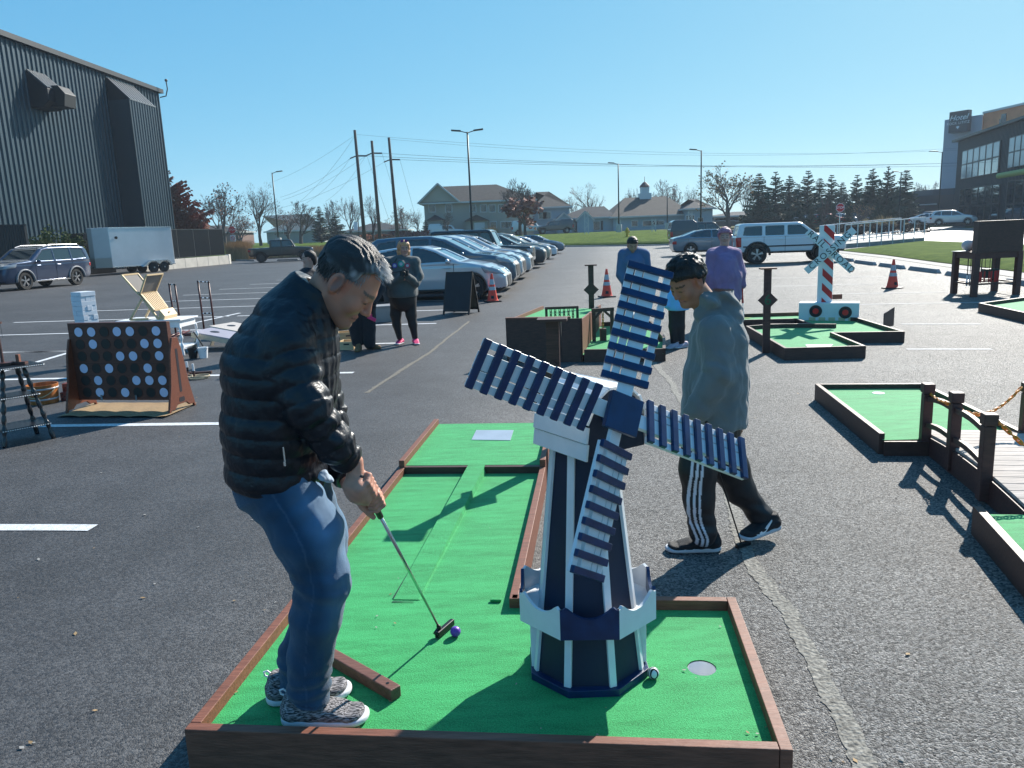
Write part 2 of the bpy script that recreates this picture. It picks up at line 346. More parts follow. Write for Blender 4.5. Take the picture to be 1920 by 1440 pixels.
# far lawn rises gently away from the kerb line
def lawn_strip(name, edge, prof, mat, z0=.02):
    m = MB(); rows = []
    for d, z in prof: rows.append([(x+0*d, y+d, z+z0) for x, y in edge])
    n = len(edge); vs = [p for r_ in rows for p in r_]; fs = []
    for j in range(len(rows)-1):
        for i in range(n-1): a = j*n+i; fs.append((a, a+1, a+n+1, a+n))
    m.add(vs, fs); return tag(m.build(name, mat, smooth=True), kind='structure')
edge = [(-300, 92), (-60, 92), (-34, 88), (-22, 84.5), (-10, 83), (0, 83), (5, 82), (9, 76), (12.5, 71), (15.5, 69.5), (19, 70), (21, 74), (22, 84), (23, 100)]
lawn_strip('lawn', edge, [(0, 0), (.01, .10), (6, .35), (16, .85), (30, 1.15), (60, 1.2), (400, 1.2)], lawnm)
lawn_strip('far_ground', [(23.5, 98), (60, 112), (140, 120), (400, 120)], [(0, .0), (10, .3), (60, 1.0), (590, 1.0)], farm)
kerbm = M('concrete_kerb', (.36, .35, .33), .85, var=.15, vscale=3, bump=.3, bscale=20)
kb = MB()
for i in range(1, len(edge)-1): kb.beam((edge[i][0], edge[i][1]-.1, .06), (edge[i+1][0], edge[i+1][1]-.1, .06), .18, .14)
tag(kb.build('kerb', kerbm), kind='structure')
# right hand lawn, walk and street
rl = [G(1574, 470), G(1660, 479), G(1762, 493), G(1850, 503), G(1960, 517), Vector((14.5, 14, 0)), Vector((24, 14, 0)), Vector((27, 36, 0)), G(1920, 459), G(1732, 452), G(1640, 462)]
m = MB(); ctr = Vector((19, 34, 0)); n = len(rl)
vs = [(p.x, p.y, .03) for p in rl]+[tuple(p.lerp(ctr, .25)[:2])+(.16,) for p in rl]+[(ctr.x, ctr.y, .2)]
m.add(vs, [(i, (i+1) % n, n+(i+1) % n, n+i) for i in range(n)]+[(n+i, n+(i+1) % n, 2*n) for i in range(n)])
tag(m.build('verge', lawnm, smooth=True), kind='structure')
walkm = M('concrete_walk', (.24, .235, .225), .8, var=.15, vscale=1.5, bump=.3, bscale=30)
lowr = [G(1574, 474), G(1660, 484), G(1762, 499), G(1850, 512), G(1960, 530), Vector((13.6, 13, 0))]
hir = [G(1574, 470.5), G(1660, 479.5), G(1762, 493.5), G(1850, 503.5), G(1960, 517.5), Vector((14.6, 13, 0))]
m = MB(); k = len(lowr); m.add([(p.x, p.y, .012) for p in lowr+hir], [(i, i+k, i+k+1, i+1) for i in range(k-1)]); tag(m.build('path', walkm), kind='structure')
roadm = M('pale_street', (.21, .205, .195), .5, var=.12, vscale=.5, bump=.25, bscale=40)
sheet('street', [(22.5, 99), (28.5, 52), (27, 36), (28, -10), (44, -10), (46, 60), (62, 118), (140, 160), (140, 175), (40, 120)], .008, roadm)
sheet('pavement', [(47, 60), (45, 20), (52, 20), (56, 62), (70, 112), (62, 112)], .05, walkm)
sheet('far_lawn', [(48.5, 66), (56, 64), (62, 92), (64, 108), (57, 98)], .07, lawnm)
tag(MB().quad((22.5, 86, .03), (60, 118, .03), (62, 124, .03), (22.5, 97, .03)).build('far_lot', walkm), kind='structure')
# ================================================================ the putting lanes
def woodm(name, col, var=.25, rough=.55, gloss=.5, st=(3, 30, 30)):
    return M(name, col, rough, var=var, vscale=2.2, bump=.25, bscale=6, stretch=st, vdetail=8, spec=gloss)
redwood = woodm('red_brown_stained_wood', (.20, .075, .045))
darkwood = woodm('dark_stained_wood', (.075, .034, .026), rough=.5)
darkpost = woodm('dark_post_wood', (.085, .034, .028), rough=.55)
def turfm(name, col, hi):
    m = bpy.data.materials.new(name); m.use_nodes = True; nt = m.node_tree; b = nt.nodes['Principled BSDF']; L = nt.links.new
    tc = _n(nt, 'ShaderNodeTexCoord'); n = _n(nt, 'ShaderNodeTexNoise'); n.inputs['Scale'].default_value = 210; n.inputs['Detail'].default_value = 3; L(tc.outputs['Object'], n.inputs[0])
    n3 = _n(nt, 'ShaderNodeTexNoise'); n3.inputs['Scale'].default_value = 5; n3.inputs['Detail'].default_value = 6; mp = _n(nt, 'ShaderNodeMapping'); mp.inputs['Scale'].default_value = (1, 5, 1); L(tc.outputs['Object'], mp.inputs[0]); L(mp.outputs[0], n3.inputs[0])
    ad = _n(nt, 'ShaderNodeMath', operation='MULTIPLY_ADD'); ad.inputs[1].default_value = .55; L(n3.outputs[0], ad.inputs[0]); L(n.outputs[0], ad.inputs[2])
    c = _n(nt, 'ShaderNodeValToRGB'); c.color_ramp.elements[0].position = .52; c.color_ramp.elements[1].position = .98; c.color_ramp.elements[0].color = (*col, 1); c.color_ramp.elements[1].color = (*hi, 1); L(ad.outputs[0], c.inputs[0]); L(c.outputs[0], b.inputs['Base Color'])
    b.inputs['Roughness'].default_value = .75; b.inputs['Specular IOR Level'].default_value = .2; b.inputs['Sheen Weight'].default_value = .15; b.inputs['Sheen Roughness'].default_value = .4
    bp = _n(nt, 'ShaderNodeBump'); bp.inputs['Strength'].default_value = .7; bp.inputs['Distance'].default_value = .004; L(n.outputs[0], bp.inputs['Height']); L(bp.outputs[0], b.inputs['Normal'])
    return m
turf = turfm('green_turf', (.010, .18, .045), (.045, .43, .135))
steel = M('bare_metal_plate', (.55, .57, .62), .38, metal=.7, var=.08, vscale=5)
white = M('white_gloss_paint', (.78, .79, .80), .38, var=.05, vscale=12, bump=.05, bscale=20)
navy = M('navy_gloss_paint', (.007, .028, .092), .33, var=.25, vscale=20, bump=.12, bscale=25)
navym = M('navy_matt_panel', (.008, .018, .045), .55, var=.2, vscale=6, bump=.05, bscale=80)
black = M('black_plastic', (.012, .012, .013), .45); blackm = M('black_metal', (.015, .016, .018), .4, metal=.3)
chrome = M('polished_steel', (.6, .6, .6), .18, metal=1)
whitep = M('white_plastic', (.8, .8, .8), .3)
FZ, RZ, RZ2 = .115, .16, .21
bo = G(345, 1368, RZ); BU, BV = Lu, Lv
def B(u, v, z=0): q = bo+BU*u+BV*v; return Vector((q.x, q.y, z))
LW = .97; BW = 1.935; BD = .99; S2 = 2.85; S3 = 4.05
lane = thingw('putting_lane', 'large L-shaped green putting lane with red-brown rails under the windmill', 'mini golf hole', tuple(B(.5, 1)), )
f = MB(); nU = 1
def slab(m, c4, z0, z1):                      # four corners
    m.prism([(p.x, p.y, z0) for p in c4], (0, 0, z1-z0))
holeC = None
hc = G(1316, 1252, FZ); du = (hc-bo).dot(BU); dv = (Vector((hc.x, hc.y, 0))-Vector((bo.x, bo.y, 0))).dot(BV)
# turf of the near L: a sheet with a round hole
def ring_sheet(m, rect, c, r, z, n=32):
    # rect = u0,u1,v0,v1 split round a circle (polar fan to the rectangle)
    u0_, u1_, v0_, v1_ = rect; ins, outs = [], []
    angs = [2*math.pi*i/n for i in range(n)]+[math.atan2(vv-c[1], uu-c[0]) % (2*math.pi) for uu in (u0_, u1_) for vv in (v0_, v1_)]
    for a in sorted(set(angs)):
        dx, dy = math.cos(a), math.sin(a); t = min([(u1_-c[0])/dx if dx > 1e-9 else 1e9, (u0_-c[0])/dx if dx < -1e-9 else 1e9, (v1_-c[1])/dy if dy > 1e-9 else 1e9, (v0_-c[1])/dy if dy < -1e-9 else 1e9])
        outs.append(B(c[0]+dx*t, c[1]+dy*t, z)); rr = r*(1+random.uniform(-.012, .012)); ins.append(B(c[0]+dx*rr, c[1]+dy*rr, z))
    k = len(ins); m.add([tuple(p) for p in outs+ins], [(i, (i+1) % k, k+(i+1) % k, k+i) for i in range(k)])
f.quad(B(.03, .03, FZ), B(LW+.03, .03, FZ), B(LW+.03, BD-.03, FZ), B(.03, BD-.03, FZ))
ring_sheet(f, (LW+.03, BW-.03, .03, BD-.03), (du, dv), .052, FZ)
f.prism([B(.03, BD-.03, FZ-.02), B(LW+.02, BD-.03, FZ-.02), B(LW+.02, S2, FZ-.02), B(.03, S2, FZ-.02)], (0, 0, .020))
slab(f, [B(.03, S2+.038), B(LW+.02, S2+.038), B(LW+.02, S3), B(.03, S3)], .1, RZ+.005)
# the little ramp up to the raised tee
ra = G(736, 1128, FZ); rb = G(866, 894, RZ+.005); ua = (ra-bo).dot(BU); ub = (rb-bo).dot(BU)
rw = .115
f.add([B(ua, BD+.02, FZ+.0035), B(ua+rw, BD+.02, FZ+.0035), B(ub+rw, S2+.04, RZ+.007), B(ub, S2+.04, RZ+.007), B(ua, BD+.02, FZ), B(ua+rw+.01, BD+.02, FZ), B(ub+rw+.01, S2+.03, FZ), B(ub, S2+.03, FZ)], [(0, 1, 2, 3), (0, 3, 7, 4), (1, 5, 6, 2), (0, 4, 5, 1)])
f.build('turf', turf, lane)
MB().add([B(ua-.006, BD+.03, FZ+.0045), B(ua+.001, BD+.03, FZ+.0045), B(ub+.001, S2, FZ+.0045), B(ub-.003, S2, FZ+.0045)], [(0, 1, 2, 3)]).add([B(ua, BD-.005, FZ+.003), B(ua+.1, BD-.004, FZ+.003), B(ua+.1, BD+.0, FZ+.003), B(ua, BD+.003, FZ+.003)], [(0, 1, 2, 3)]).build('gap', black, lane)
def rail(m, p, q, z0, z1, wd=.038, ext=0):
    p = p.copy(); q = q.copy(); p.z = q.z = (z0+z1)/2; m.beam(p, q, wd, z1-z0, e0=ext, e1=ext)
for (a, b, z1) in (((0+.019, .04), (0+.019, S2-.002), RZ), ((.019, S2+.002), (.019, S3), RZ2), ((0, .019), (BW-.04, .019), RZ), ((BW-.019, 0), (BW-.019, BD), RZ), ((LW+.01, BD-.019), (BW-.04, BD-.019), RZ),
                 ((LW+.019, BD-.04), (LW+.019, S2-.002), RZ), ((LW+.019, S2+.002), (LW+.019, S3), RZ2)):
    m = MB(); rail(m, B(*a), B(*b), 0, z1); m.build('rail', redwood, lane, bevel=.0025)
m = MB(); m.prism([B(.04, S2, .09), B(ub-.003, S2, .09), B(ub-.003, S2+.036, .09), B(.04, S2+.036, .09)], (0, 0, RZ+.003-.09)); m.prism([B(ub+rw+.004, S2, .09), B(LW, S2, .09), B(LW, S2+.036, .09), B(ub+rw+.004, S2+.036, .09)], (0, 0, RZ+.003-.09)); m.build('step_board', darkwood, lane)
pl = [G(893, 806, RZ2-.04), G(963, 806, RZ2-.04), G(957, 825, RZ2-.04), G(884, 824, RZ2-.04)]
m = MB(); slab(m, pl, RZ+.004, RZ+.009)
m.build('tee_plate', steel, lane)
cu = B(du, dv, 0); m = MB(); m.lathe((cu.x, cu.y, FZ-.1), [(.0505, .096), (.0515, .096), (.0515, 0), (.001, 0), (.001, .004), (.0485, .004), (.0505, .096)], 32, cap=False); m.build('cup', whitep, lane, smooth=True)
cf_ = G(930, 1128, FZ); m = MB(); m.box((cf_.x, cf_.y, FZ+.008), (.05, .02, .012), rz=-PSI); m.build('turf_flap', turf, lane, bevel=.004)
# loose plank
a, b = G(611, 1216, FZ+.045), G(742, 1290, FZ+.045)
m = MB(); m.beam((a.x, a.y, FZ+.0235), (b.x, b.y, FZ+.0235), .045, .045); pk = woodm('brown_painted_plank', (.16, .07, .05), rough=.5); o = m.build('plank', pk, bevel=.004); tag(o, 'loose brown wooden plank lying on the green turf beside the shoes', 'plank')
m = MB(); d_ = (b-a).normalized(); sc_ = b-d_*.045; m.lathe((sc_.x, sc_.y, FZ+.0462), [(.006, 0), (.006, .0012), (.001, .0008)], 12); m.build('screw', blackm, o)
# balls
bp_ = G(854, 1184, FZ+.0215)
m = MB(); m.ball(bp_, .0215, 32, 20); purple = M('purple_ball', (.16, .06, .42), .35, var=.1, vscale=90, bump=.25, bscale=130)
tag(m.build('golf_ball', purple, smooth=True), 'purple golf ball touching the black putter head on the turf', 'golf ball')
zb = bpy.data.materials.new('zebra_ball'); zb.use_nodes = True; nt = zb.node_tree; tc = _n(nt, 'ShaderNodeTexCoord'); wv = _n(nt, 'ShaderNodeTexWave'); wv.wave_type = 'RINGS'; wv.inputs['Scale'].default_value = 42; wv.inputs['Distortion'].default_value = 1.5; wv.inputs['Detail'].default_value = 1; nt.links.new(tc.outputs['Object'], wv.inputs[0])
c = _n(nt, 'ShaderNodeValToRGB'); c.color_ramp.interpolation = 'CONSTANT'; c.color_ramp.elements[0].color = (.01, .01, .012, 1); c.color_ramp.elements[1].position = .5; c.color_ramp.elements[1].color = (.75, .75, .75, 1); nt.links.new(wv.outputs[0], c.inputs[0]); nt.links.new(c.outputs[0], nt.nodes['Principled BSDF'].inputs[0]); nt.nodes['Principled BSDF'].inputs['Roughness'].default_value = .3
zc = G(1225, 1262, FZ+.0215); m = MB(); m.ball((.012, -.02, .004), .0215, 32, 20); o = m.build('golf_ball', zb, smooth=True); o.location = zc-Vector((.012, -.02, .004)); tag(o, 'black and white striped golf ball beside the windmill base', 'golf ball')
# ---------------------------------------------------------------- windmill
wc = G(1098, 1262, FZ); wc.z = FZ; fy = G(1100, 1309, FZ)
WY = fy.y+.215; wc = Vector(((1099-960)/FP*(WY*ct+(H-FZ)*st)+.045, WY, FZ))
wc = P(1102, 1240, WY); wc.z = FZ
wm = thing('model_windmill', 'waist-high navy and white wooden model windmill with four slatted sails', 'windmill', tuple(wc), 0)
def octa(r, z, rot=0): return [Vector((r*math.cos(math.pi/8+math.pi/4*k+rot), r*math.sin(math.pi/8+math.pi/4*k+rot), z)) for k in range(8)]
WR0, WR1, WH = .205, .105, .93               # corner radii at foot and neck, height of the tower
m = MB(); a0 = octa(.232, 0); m.prism(a0, (0, 0, .028)); m.build('base_plate', navy, wm, bevel=.002)
twist = R(-3)
m = MB(); lo_ = octa(WR0, .028, twist); hi_ = octa(WR1, WH, twist); m.add(lo_+hi_, [(k, (k+1) % 8, 8+(k+1) % 8, 8+k) for k in range(8)]+[tuple(range(8, 16))]); m.build('tower', navym, wm)
for k in range(8):
    a, b = lo_[k], hi_[k]; o_ = Vector((a.x, a.y, 0)).normalized(); m = MB()
    m.beam(a+o_*.002, b+o_*.002, .026, .012, up=tuple(o_)); m.build('corner_trim', white, wm, bevel=.0015)
# balcony
zb0, zb1 = .245, .345; rb0 = WR0+(WR1-WR0)*(.25/WH); RB = .262
m = MB(); m.prism(octa(RB-.012, zb0, twist), (0, 0, .014)); m.build('balcony_floor', white, wm)
ob = octa(RB, 0, twist)
for k in range(8):
    a, b = ob[k], ob[(k+1) % 8]; t = (b-a).normalized(); n_ = Vector((t.y, -t.x, 0)); L_ = (b-a).length; N = 22; top = []
    for i in range(N+1):
        s_ = i/N; q = abs(2*s_-1)
        h_ = .066+.04*max(0, min(1, (q-.1)/.68))**1.7 if q < .78 else (.106 if q < .86 else .098)
        top.append((s_, h_))
    vs, fs = [], []
    for s_, h_ in top:
        for off in (0, .012):
            for zz in (zb0-.01, zb0+h_): vs.append(a+t*(L_*s_)-n_*off+Vector((0, 0, zz)))
    for i in range(N): c0 = 4*i; fs += [(c0, c0+4, c0+5, c0+1), (c0+2, c0+3, c0+7, c0+6), (c0+1, c0+5, c0+7, c0+3), (c0, c0+2, c0+6, c0+4)]
    fs += [(0, 1, 3, 2), (4*N, 4*N+2, 4*N+3, 4*N+1)]
    m = MB(); m.add(vs, fs); m.build('balcony_panel', navy if k % 2 == 1 else white, wm)
# arched doors at the two side faces
for ang in (0, math.pi):
    rr = WR0*math.cos(math.pi/8)-.006
    pts = [(-.055, 0), (-.055, .13)]+[(-.055*math.cos(math.pi*i/10), .13+.055*math.sin(math.pi*i/10)) for i in range(1, 10)]+[(.055, .13), (.055, 0)]
    t = Vector((-math.sin(ang), math.cos(ang), 0)); n_ = Vector((math.cos(ang), math.sin(ang), 0))
    m = MB(); m.prism([n_*(rr+.0)+t*x+Vector((0, 0, .032+z)) for x, z in pts], n_*.028); m.build('door_arch', white, wm, bevel=.002)
# cap, turned towards the wind
PH, TA = R(33), R(16.3); Z = Vector((0, 0, 1))
n_ = Vector((math.sin(PH), -math.cos(PH), 0)); uu = Vector((math.cos(PH), math.sin(PH), 0))
z0c = WH-.06; cc = n_*.045
gp = [(-.125, 0), (-.118, .105), (-.085, .175), (-.035, .212), (.035, .212), (.085, .175), (.118, .105), (.125, 0)]
m = MB(); m.prism([cc+uu*x+Z*(z0c+z)-n_*.14 for x, z in gp], n_*.275); m.build('cap_body', navym, wm)
for i in range(7):                              # overlapping white boards all round the cap, the top one navy
    a, b = gp[i], gp[i+1]
    if i == 3: continue
    A_ = cc+uu*a[0]+Z*(z0c+a[1]); B_ = cc+uu*b[0]+Z*(z0c+b[1])
    for h in ((-.04, .46), (.49, .98)) if i in (0, 6) else ((.03, .97),):
        p, q = A_.lerp(B_, h[0]), A_.lerp(B_, h[1]); p = p+(p-cc-Z*(z0c+.08)).normalized()*.005; dd = (q-p).normalized(); out = (p+q)/2-cc-Z*(z0c+.08); up = n_.cross(dd); up = up if up.dot(out) > 0 else -up
        c_ = (p+q)/2+up*.005+out.normalized()*.003; m = MB(); m.beam(c_-n_*.152, c_+n_*.148, (q-p).length, .009, up=tuple(up)); m.build('clapboard', white, wm, bevel=.0015)
A_ = cc+Z*(z0c+.219); m = MB(); m.beam(A_-n_*.16, A_+n_*.15, .075, .012); m.build('ridge_board', white, wm, bevel=.002)
# navy slatted tail behind the cap
tl = [cc-n_*(.15+.042*i)+Z*(z0c+.13) for i in range(6)]
for i, p in enumerate(tl):
    m = MB(); m.beam(p-Z*(.045+.006*i), p+Z*(.045+.006*i), .034, .012, up=tuple(uu)); m.build('tail_slat', navym, wm)
m = MB(); m.beam(cc-n_*.13+Z*(z0c+.13)-uu*.012, cc-n_*.385+Z*(z0c+.13)-uu*.012, .03, .012, up=tuple(uu)); m.build('tail_beam', navym, wm)
# axle, sails and hub in the tilted plane of the wheel
PH = R(26.4); n_ = Vector((math.sin(PH)*math.cos(TA), -math.cos(PH)*math.cos(TA), math.sin(TA))); uu = Vector((math.cos(PH), math.sin(PH), 0)); wz = -n_.cross(uu)
wz = wz if wz.z > 0 else -wz
C = Vector((.337, 2.40, 1.135))-wc
m = MB(); m.tube([C-n_*.16, C+n_*.01], .018, 12); m.build('axle', navy, wm)
for k in range(4):
    al = R(-26.7)+k*math.pi/2; d = uu*math.cos(al)+wz*math.sin(al); wv_ = -uu*math.sin(al)+wz*math.cos(al); be = -R(21)
    q = wv_*math.cos(be)+n_*math.sin(be); nn = n_*math.cos(be)-wv_*math.sin(be)       # chord and face of the pitched blade
    m = MB(); m.beam(C+d*.02, C+d*.515, .052, .016, up=tuple(nn)); fr = m.build('sail', white, wm, bevel=.0015)
    for off, wd in ((-.054, .024), (.043, .026), (.073, .024)):
        m = MB(); m.beam(C+d*.105+q*off, C+d*.515+q*off, wd, .014, up=tuple(nn)); m.build('stile', white, fr, bevel=.0015)
    for i in range(9):
        p_ = C+d*(.114+.392*i/8)+nn*.0145; m = MB(); m.beam(p_-q*.069, p_+q*.088, .023, .015, up=tuple(nn)); m.build('slat', navy, fr, bevel=.002)
m = MB(); hq = [C+n_*.014+uu*math.cos(a)*.085+wz*math.sin(a)*.085 for a in [R(-26.7+45+90*i) for i in range(4)]]; m.prism(hq, n_*.022); m.build('hub', navy, wm, bevel=.002)
# ================================================================ people
skin_m = MV('skin', .55, sss=.12, bump=.12, bscale=260)
def Wp(px, py, Y): v = P(px, py, Y); return (v.x, v.y, v.z)
def Wr(px, py, Y, rpx):
    v = P(px, py, Y); d = Y*ct+(H-v.z)*st; return (v.x, v.y, v.z, rpx*d/FP)
def chain(p, pts, k=.03, sy=1.0):
    d = None
    for a, b in zip(pts[:-1], pts[1:]):
        e = cap(p, a[:3], b[:3], a[3], b[3], sy); d = e if d is None else smin(d, e, k)
    return d
def box_of(lists, pad=.03):
    a = np.array([[q[0]-q[3], q[1]-q[3]*1.3, q[2]-q[3]] for l in lists for q in l]); b = np.array([[q[0]+q[3], q[1]+q[3]*1.3, q[2]+q[3]] for l in lists for q in l])
    return a.min(0)-pad, b.max(0)+pad
def frame(fwd, up):
    f_ = Vector(fwd).normalized(); u_ = Vector(up); u_ = (u_-f_*u_.dot(f_)).normalized(); s_ = u_.cross(f_); return f_, s_, u_      # s = the person's left
def loc(p, o, fr, sc=1.0):
    x, y, z = p[0]-o[0], p[1]-o[1], p[2]-o[2]
    return tuple((x*a[0]+y*a[1]+z*a[2])/sc for a in fr)
def head_sdf(p, o, fr, sc=1.0, nose=1.0, fine=True, neck=True):
    q = loc(p, o, fr, sc); f, s, u = q; a = (f, np.abs(s), u)
    d = ell(q, (-.012, 0, .030), (.098, .074, .088)); d = smin(d, ell(q, (.034, 0, -.030), (.056, .058, .084)), .03)
    d = smin(d, cap(a, (0, .046, -.052), (.066, .014, -.100), .020, .017), .03); d = smin(d, ell(q, (.077, 0, -.099), (.020, .022, .018)), .02)
    d = smin(d, ell(a, (.062, .038, -.030), (.026, .022, .026)), .02)
    d = smin(d, cap(a, (.083, 0, .020), (.074, .036, .022), .010, .010), .018)
    if fine:
        d = smax(d, -ell(a, (.100, .031, .000), (.018, .017, .010)), .010)
        d = smin(d, ell(a, (.0795, .031, -.002), (.0125, .0135, .0105)), .003)
        d = smin(d, cap(a, (.088, .018, .0085), (.083, .044, .006), .0035, .003), .006)
    d = smin(d, cap(q, (.086, 0, .012), (.108, 0, -.030), .0075, .0115*nose), .010)
    d = smin(d, ell(a, (.099, .0125, -.034), (.011, .0075, .0075)), .006)
    if fine:
        d = smax(d, -ell(a, (.103, .0065, -.042), (.006, .0036, .005)), .003)
        d = smin(d, cap(a, (.0905, 0, -.0605), (.083, .022, -.064), .0062, .0035), .006); d = smin(d, cap(a, (.0895, 0, -.0735), (.083, .018, -.071), .0075, .004), .006)
        d = smax(d, -cap(a, (.101, 0, -.0665), (.087, .027, -.0665), .0022, .002), .003)
    ear = smin(ell(a, (-.010, .079, -.004), (.021, .009, .033)), ell(a, (-.004, .073, -.028), (.011, .008, .014)), .01)
    if fine: ear = smax(ear, -ell(a, (-.006, .089, -.002), (.012, .009, .021)), .006)
    d = smin(d, ear, .006)
    return d*sc
def head_col(V, o, fr, sc, base, lip=(.42, .16, .13), brow=(.05, .035, .03), stub=0, blush=.25):
    q = loc(V.T, o, fr, sc); f, s, u = q; N = len(V); C = np.tile(np.array(base), (N, 1))*(1+.06*noise3(V.T, 60)[:, None])
    def mixc(m, c): C[:] = C*(1-m[:, None])+np.array(c)*m[:, None]
    g = lambda d, w: np.clip(1-d/w, 0, 1)
    m = g(np.abs(np.abs(s)-.045)+np.abs(u+.03)*.7+np.abs(f-.07), .04)*blush+g(np.hypot(f-.115, u+.03), .03)*blush*1.4; mixc(np.clip(m, 0, 1), np.array(base)*np.array([1.15, .72, .68]))
    mixc(g(np.abs(np.abs(s)-.078)+np.abs(u), .07)*.5*(f < .03), np.array(base)*np.array([1.2, .72, .66]))
    inl = (f > .078) & (np.abs(u+.067) < .011-.25*np.abs(s)*.35) & (np.abs(s) < .024); mixc(inl*.85, lip); mixc(((f > .078) & (np.abs(u+.0668) < .0016) & (np.abs(s) < .025))*.8, np.array(lip)*.3)
    bs = (f > .055) & (np.abs(s) > .011) & (np.abs(s) < .053) & (np.abs(u-.0215-.10*np.clip(np.abs(s)-.015, 0, .02)) < .0055-.06*np.clip(np.abs(s)-.03, 0, 1)); mixc(bs*.88, brow)
    ey = np.sqrt(((np.abs(s)-.031)/.0125)**2+((u+.0035)/.0034)**2); mixc((ey < 1)*(f > .07)*.95, (.03, .022, .02)); mixc(((ey >= 1) & (ey < 1.5) & (f > .07))*.4, np.array(base)*.4)
    if stub: mixc(((u < -.045) & (f > -.01) & ~inl)*stub*(np.clip((-.04-u)/.03, 0, 1)), (.12, .10, .095))
    nst = (f > .09) & (np.abs(np.abs(s)-.0065) < .004) & (u < -.037) & (u > -.047); mixc(nst*.8, np.array(base)*.15)
    return C
def strands(m, fn_pts, n, w0, seg=4):
    for _ in range(n):
        pts = fn_pts()
        if pts is None: continue
        k = len(pts); m.tube(pts, [w0*(1-.9*i/(k-1)) for i in range(k)], 3, cap=False)
def grip_hand(c, a, n, side, wrist, sc=1.0, foreL=None, thumbdir=1, rs=.0125):
    """primitives of a hand closed on a bar: c point on the bar under the palm, a along the bar to the index side, n from the bar to the palm, side +1/-1 the way the fingers turn"""
    c, a, n = Vector(c), Vector(a).normalized(), Vector(n); n = (n-a*n.dot(a)).normalized(); b = a.cross(n)*side; out = []
    at = lambda ang, r, o: c+a*o*sc+(n*math.cos(ang)+b*math.sin(ang))*r*sc
    for i, (o, ln) in enumerate(((.030, .96), (.010, 1.06), (-.010, 1.0), (-.029, .84))):
        K = [(R(18), .033, .0098), (R(70), .034*ln**.5, .0098), (R(128), .0275, .0090), (R(190), rs+.0095, .0082), (R(236), rs+.0085, .0074)]
        pts = [tuple(at(g_, r_, o+(.004 if j == 0 else 0)))+(q*sc,) for j, (g_, r_, q) in enumerate(K)]; out.append(pts)
    th = [at(-R(38), .036, -.012), at(-R(62), .034, .022), at(-R(85), .026, .046), at(-R(105), .0225, .066)]
    out.append([tuple(v)+(q*sc,) for v, q in zip(th, (.0155, .0125, .0105, .0088))])
    palm = (c+n*.034*sc+b*-.004*sc, (a, b, n)); w = Vector(wrist)
    return out, palm, w
def hand_sdf(p, hd, sc=1.0):
    fs, palm, w = hd; A = [tuple(v) for v in palm[1]]
    d = rbox(p, tuple(palm[0]), (.042*sc, .036*sc, .0155*sc), .013*sc, A)
    d = smin(d, cap(p, tuple(palm[0]), tuple(w), .025*sc, .027*sc), .03)
    for i, f in enumerate(fs): d = smin(d, chain(p, f, .004), .006 if i < 4 else .012)
    return d
def pbox(*pts, pad=.05):
    a = np.array([tuple(q)[:3] for q in pts]); return a.min(0)-pad, a.max(0)+pad
# ---------------------------------------------------------------- the man with the putter
YM = 2.44
m_ear = Vector(P(641, 531, YM-.075))+Vector((0, .075, 0)); v_ = P(681, 567.5, YM)-P(641, 531, YM)
mfr = frame(Vector((v_.x, -.004, v_.z)), (0, 0, 1)); MS = 1.04
gt, ge = P(676, 884, 2.385), P(713.5, 969, 2.44); pe = P(823, 1176, G(823, 1176, FZ+.04).y); 
ga = (pe-ge).normalized(); gt = ge-ga*.235; 
near_w = Vector(Wp(664, 866, 2.33)); far_w = Vector(Wp(663, 921, 2.47))
c1 = gt+ga*.052; c2 = gt+ga*.140
h1 = grip_hand(c1, ga, Vector((-.35, -.90, .12)), -1, near_w, 1.05); h2 = grip_hand(c2, ga, Vector((-.45, .85, .0)), 1, far_w, 1.02)
neck_b = Wp(575, 590, YM)
def man_body(p):
    d = head_sdf(p, m_ear, mfr, MS)
    nb = m_ear+mfr[0]*-.028+mfr[2]*-.055; d = smin(d, cap(p, tuple(nb), neck_b, .062, .050), .03)
    d = smin(d, cap(p, neck_b, Wp(525, 850, YM), .06, .10), .04)
    d = smin(d, chain(p, [Wr(548, 640, 2.28, 25), Wr(583, 765, 2.25, 24), Wr(655, 862, 2.33, 18)], .02), .03)
    d = smin(d, chain(p, [Wr(585, 640, 2.62, 22), Wr(612, 785, 2.63, 20), Wr(655, 905, 2.49, 17)], .02), .03)
    d = smin(d, chain(p, [Wr(528, 905, 2.37, 35), Wr(604, 1090, 2.35, 24), Wr(585, 1300, 2.36, 20)], .02), .03); d = smin(d, chain(p, [Wr(560, 905, 2.52, 30), Wr(615, 1085, 2.52, 22), Wr(555, 1280, 2.50, 19)], .02), .03)
    d = smin(d, hand_sdf(p, h1, 1.05), .006); d = smin(d, hand_sdf(p, h2, 1.02), .004)
    return d
sk = (.47, .205, .13)
def man_col(V):
    C = head_col(V, m_ear, mfr, MS, sk, stub=.35, brow=(.10, .08, .07)); q = loc(V.T, m_ear, mfr, MS); far = _len(*q) > .17
    sbm = (np.abs(q[0]+.004-(.02-q[2])*.1) < .013) & (q[2] < .02) & (q[2] > -.032) & (np.abs(q[1]) > .05) & ~far; C[sbm] = C[sbm]*.45+.05; C[far] = np.array((.52, .245, .165))*(1+.10*noise3(V[far].T, 90)[:, None]); return C
lo_, hi_ = pbox(Wp(430, 440, 2.44), Wp(730, 1320, 2.44), (0, 2.15, .3), (-.5, 2.72, .3), pad=.03)
man = vol('person', man_body, lo_, hi_, .0042, skin_m, None, man_col)
tag(man, 'grey-haired man in dark puffer jacket and blue jeans bending over a putter', 'person')
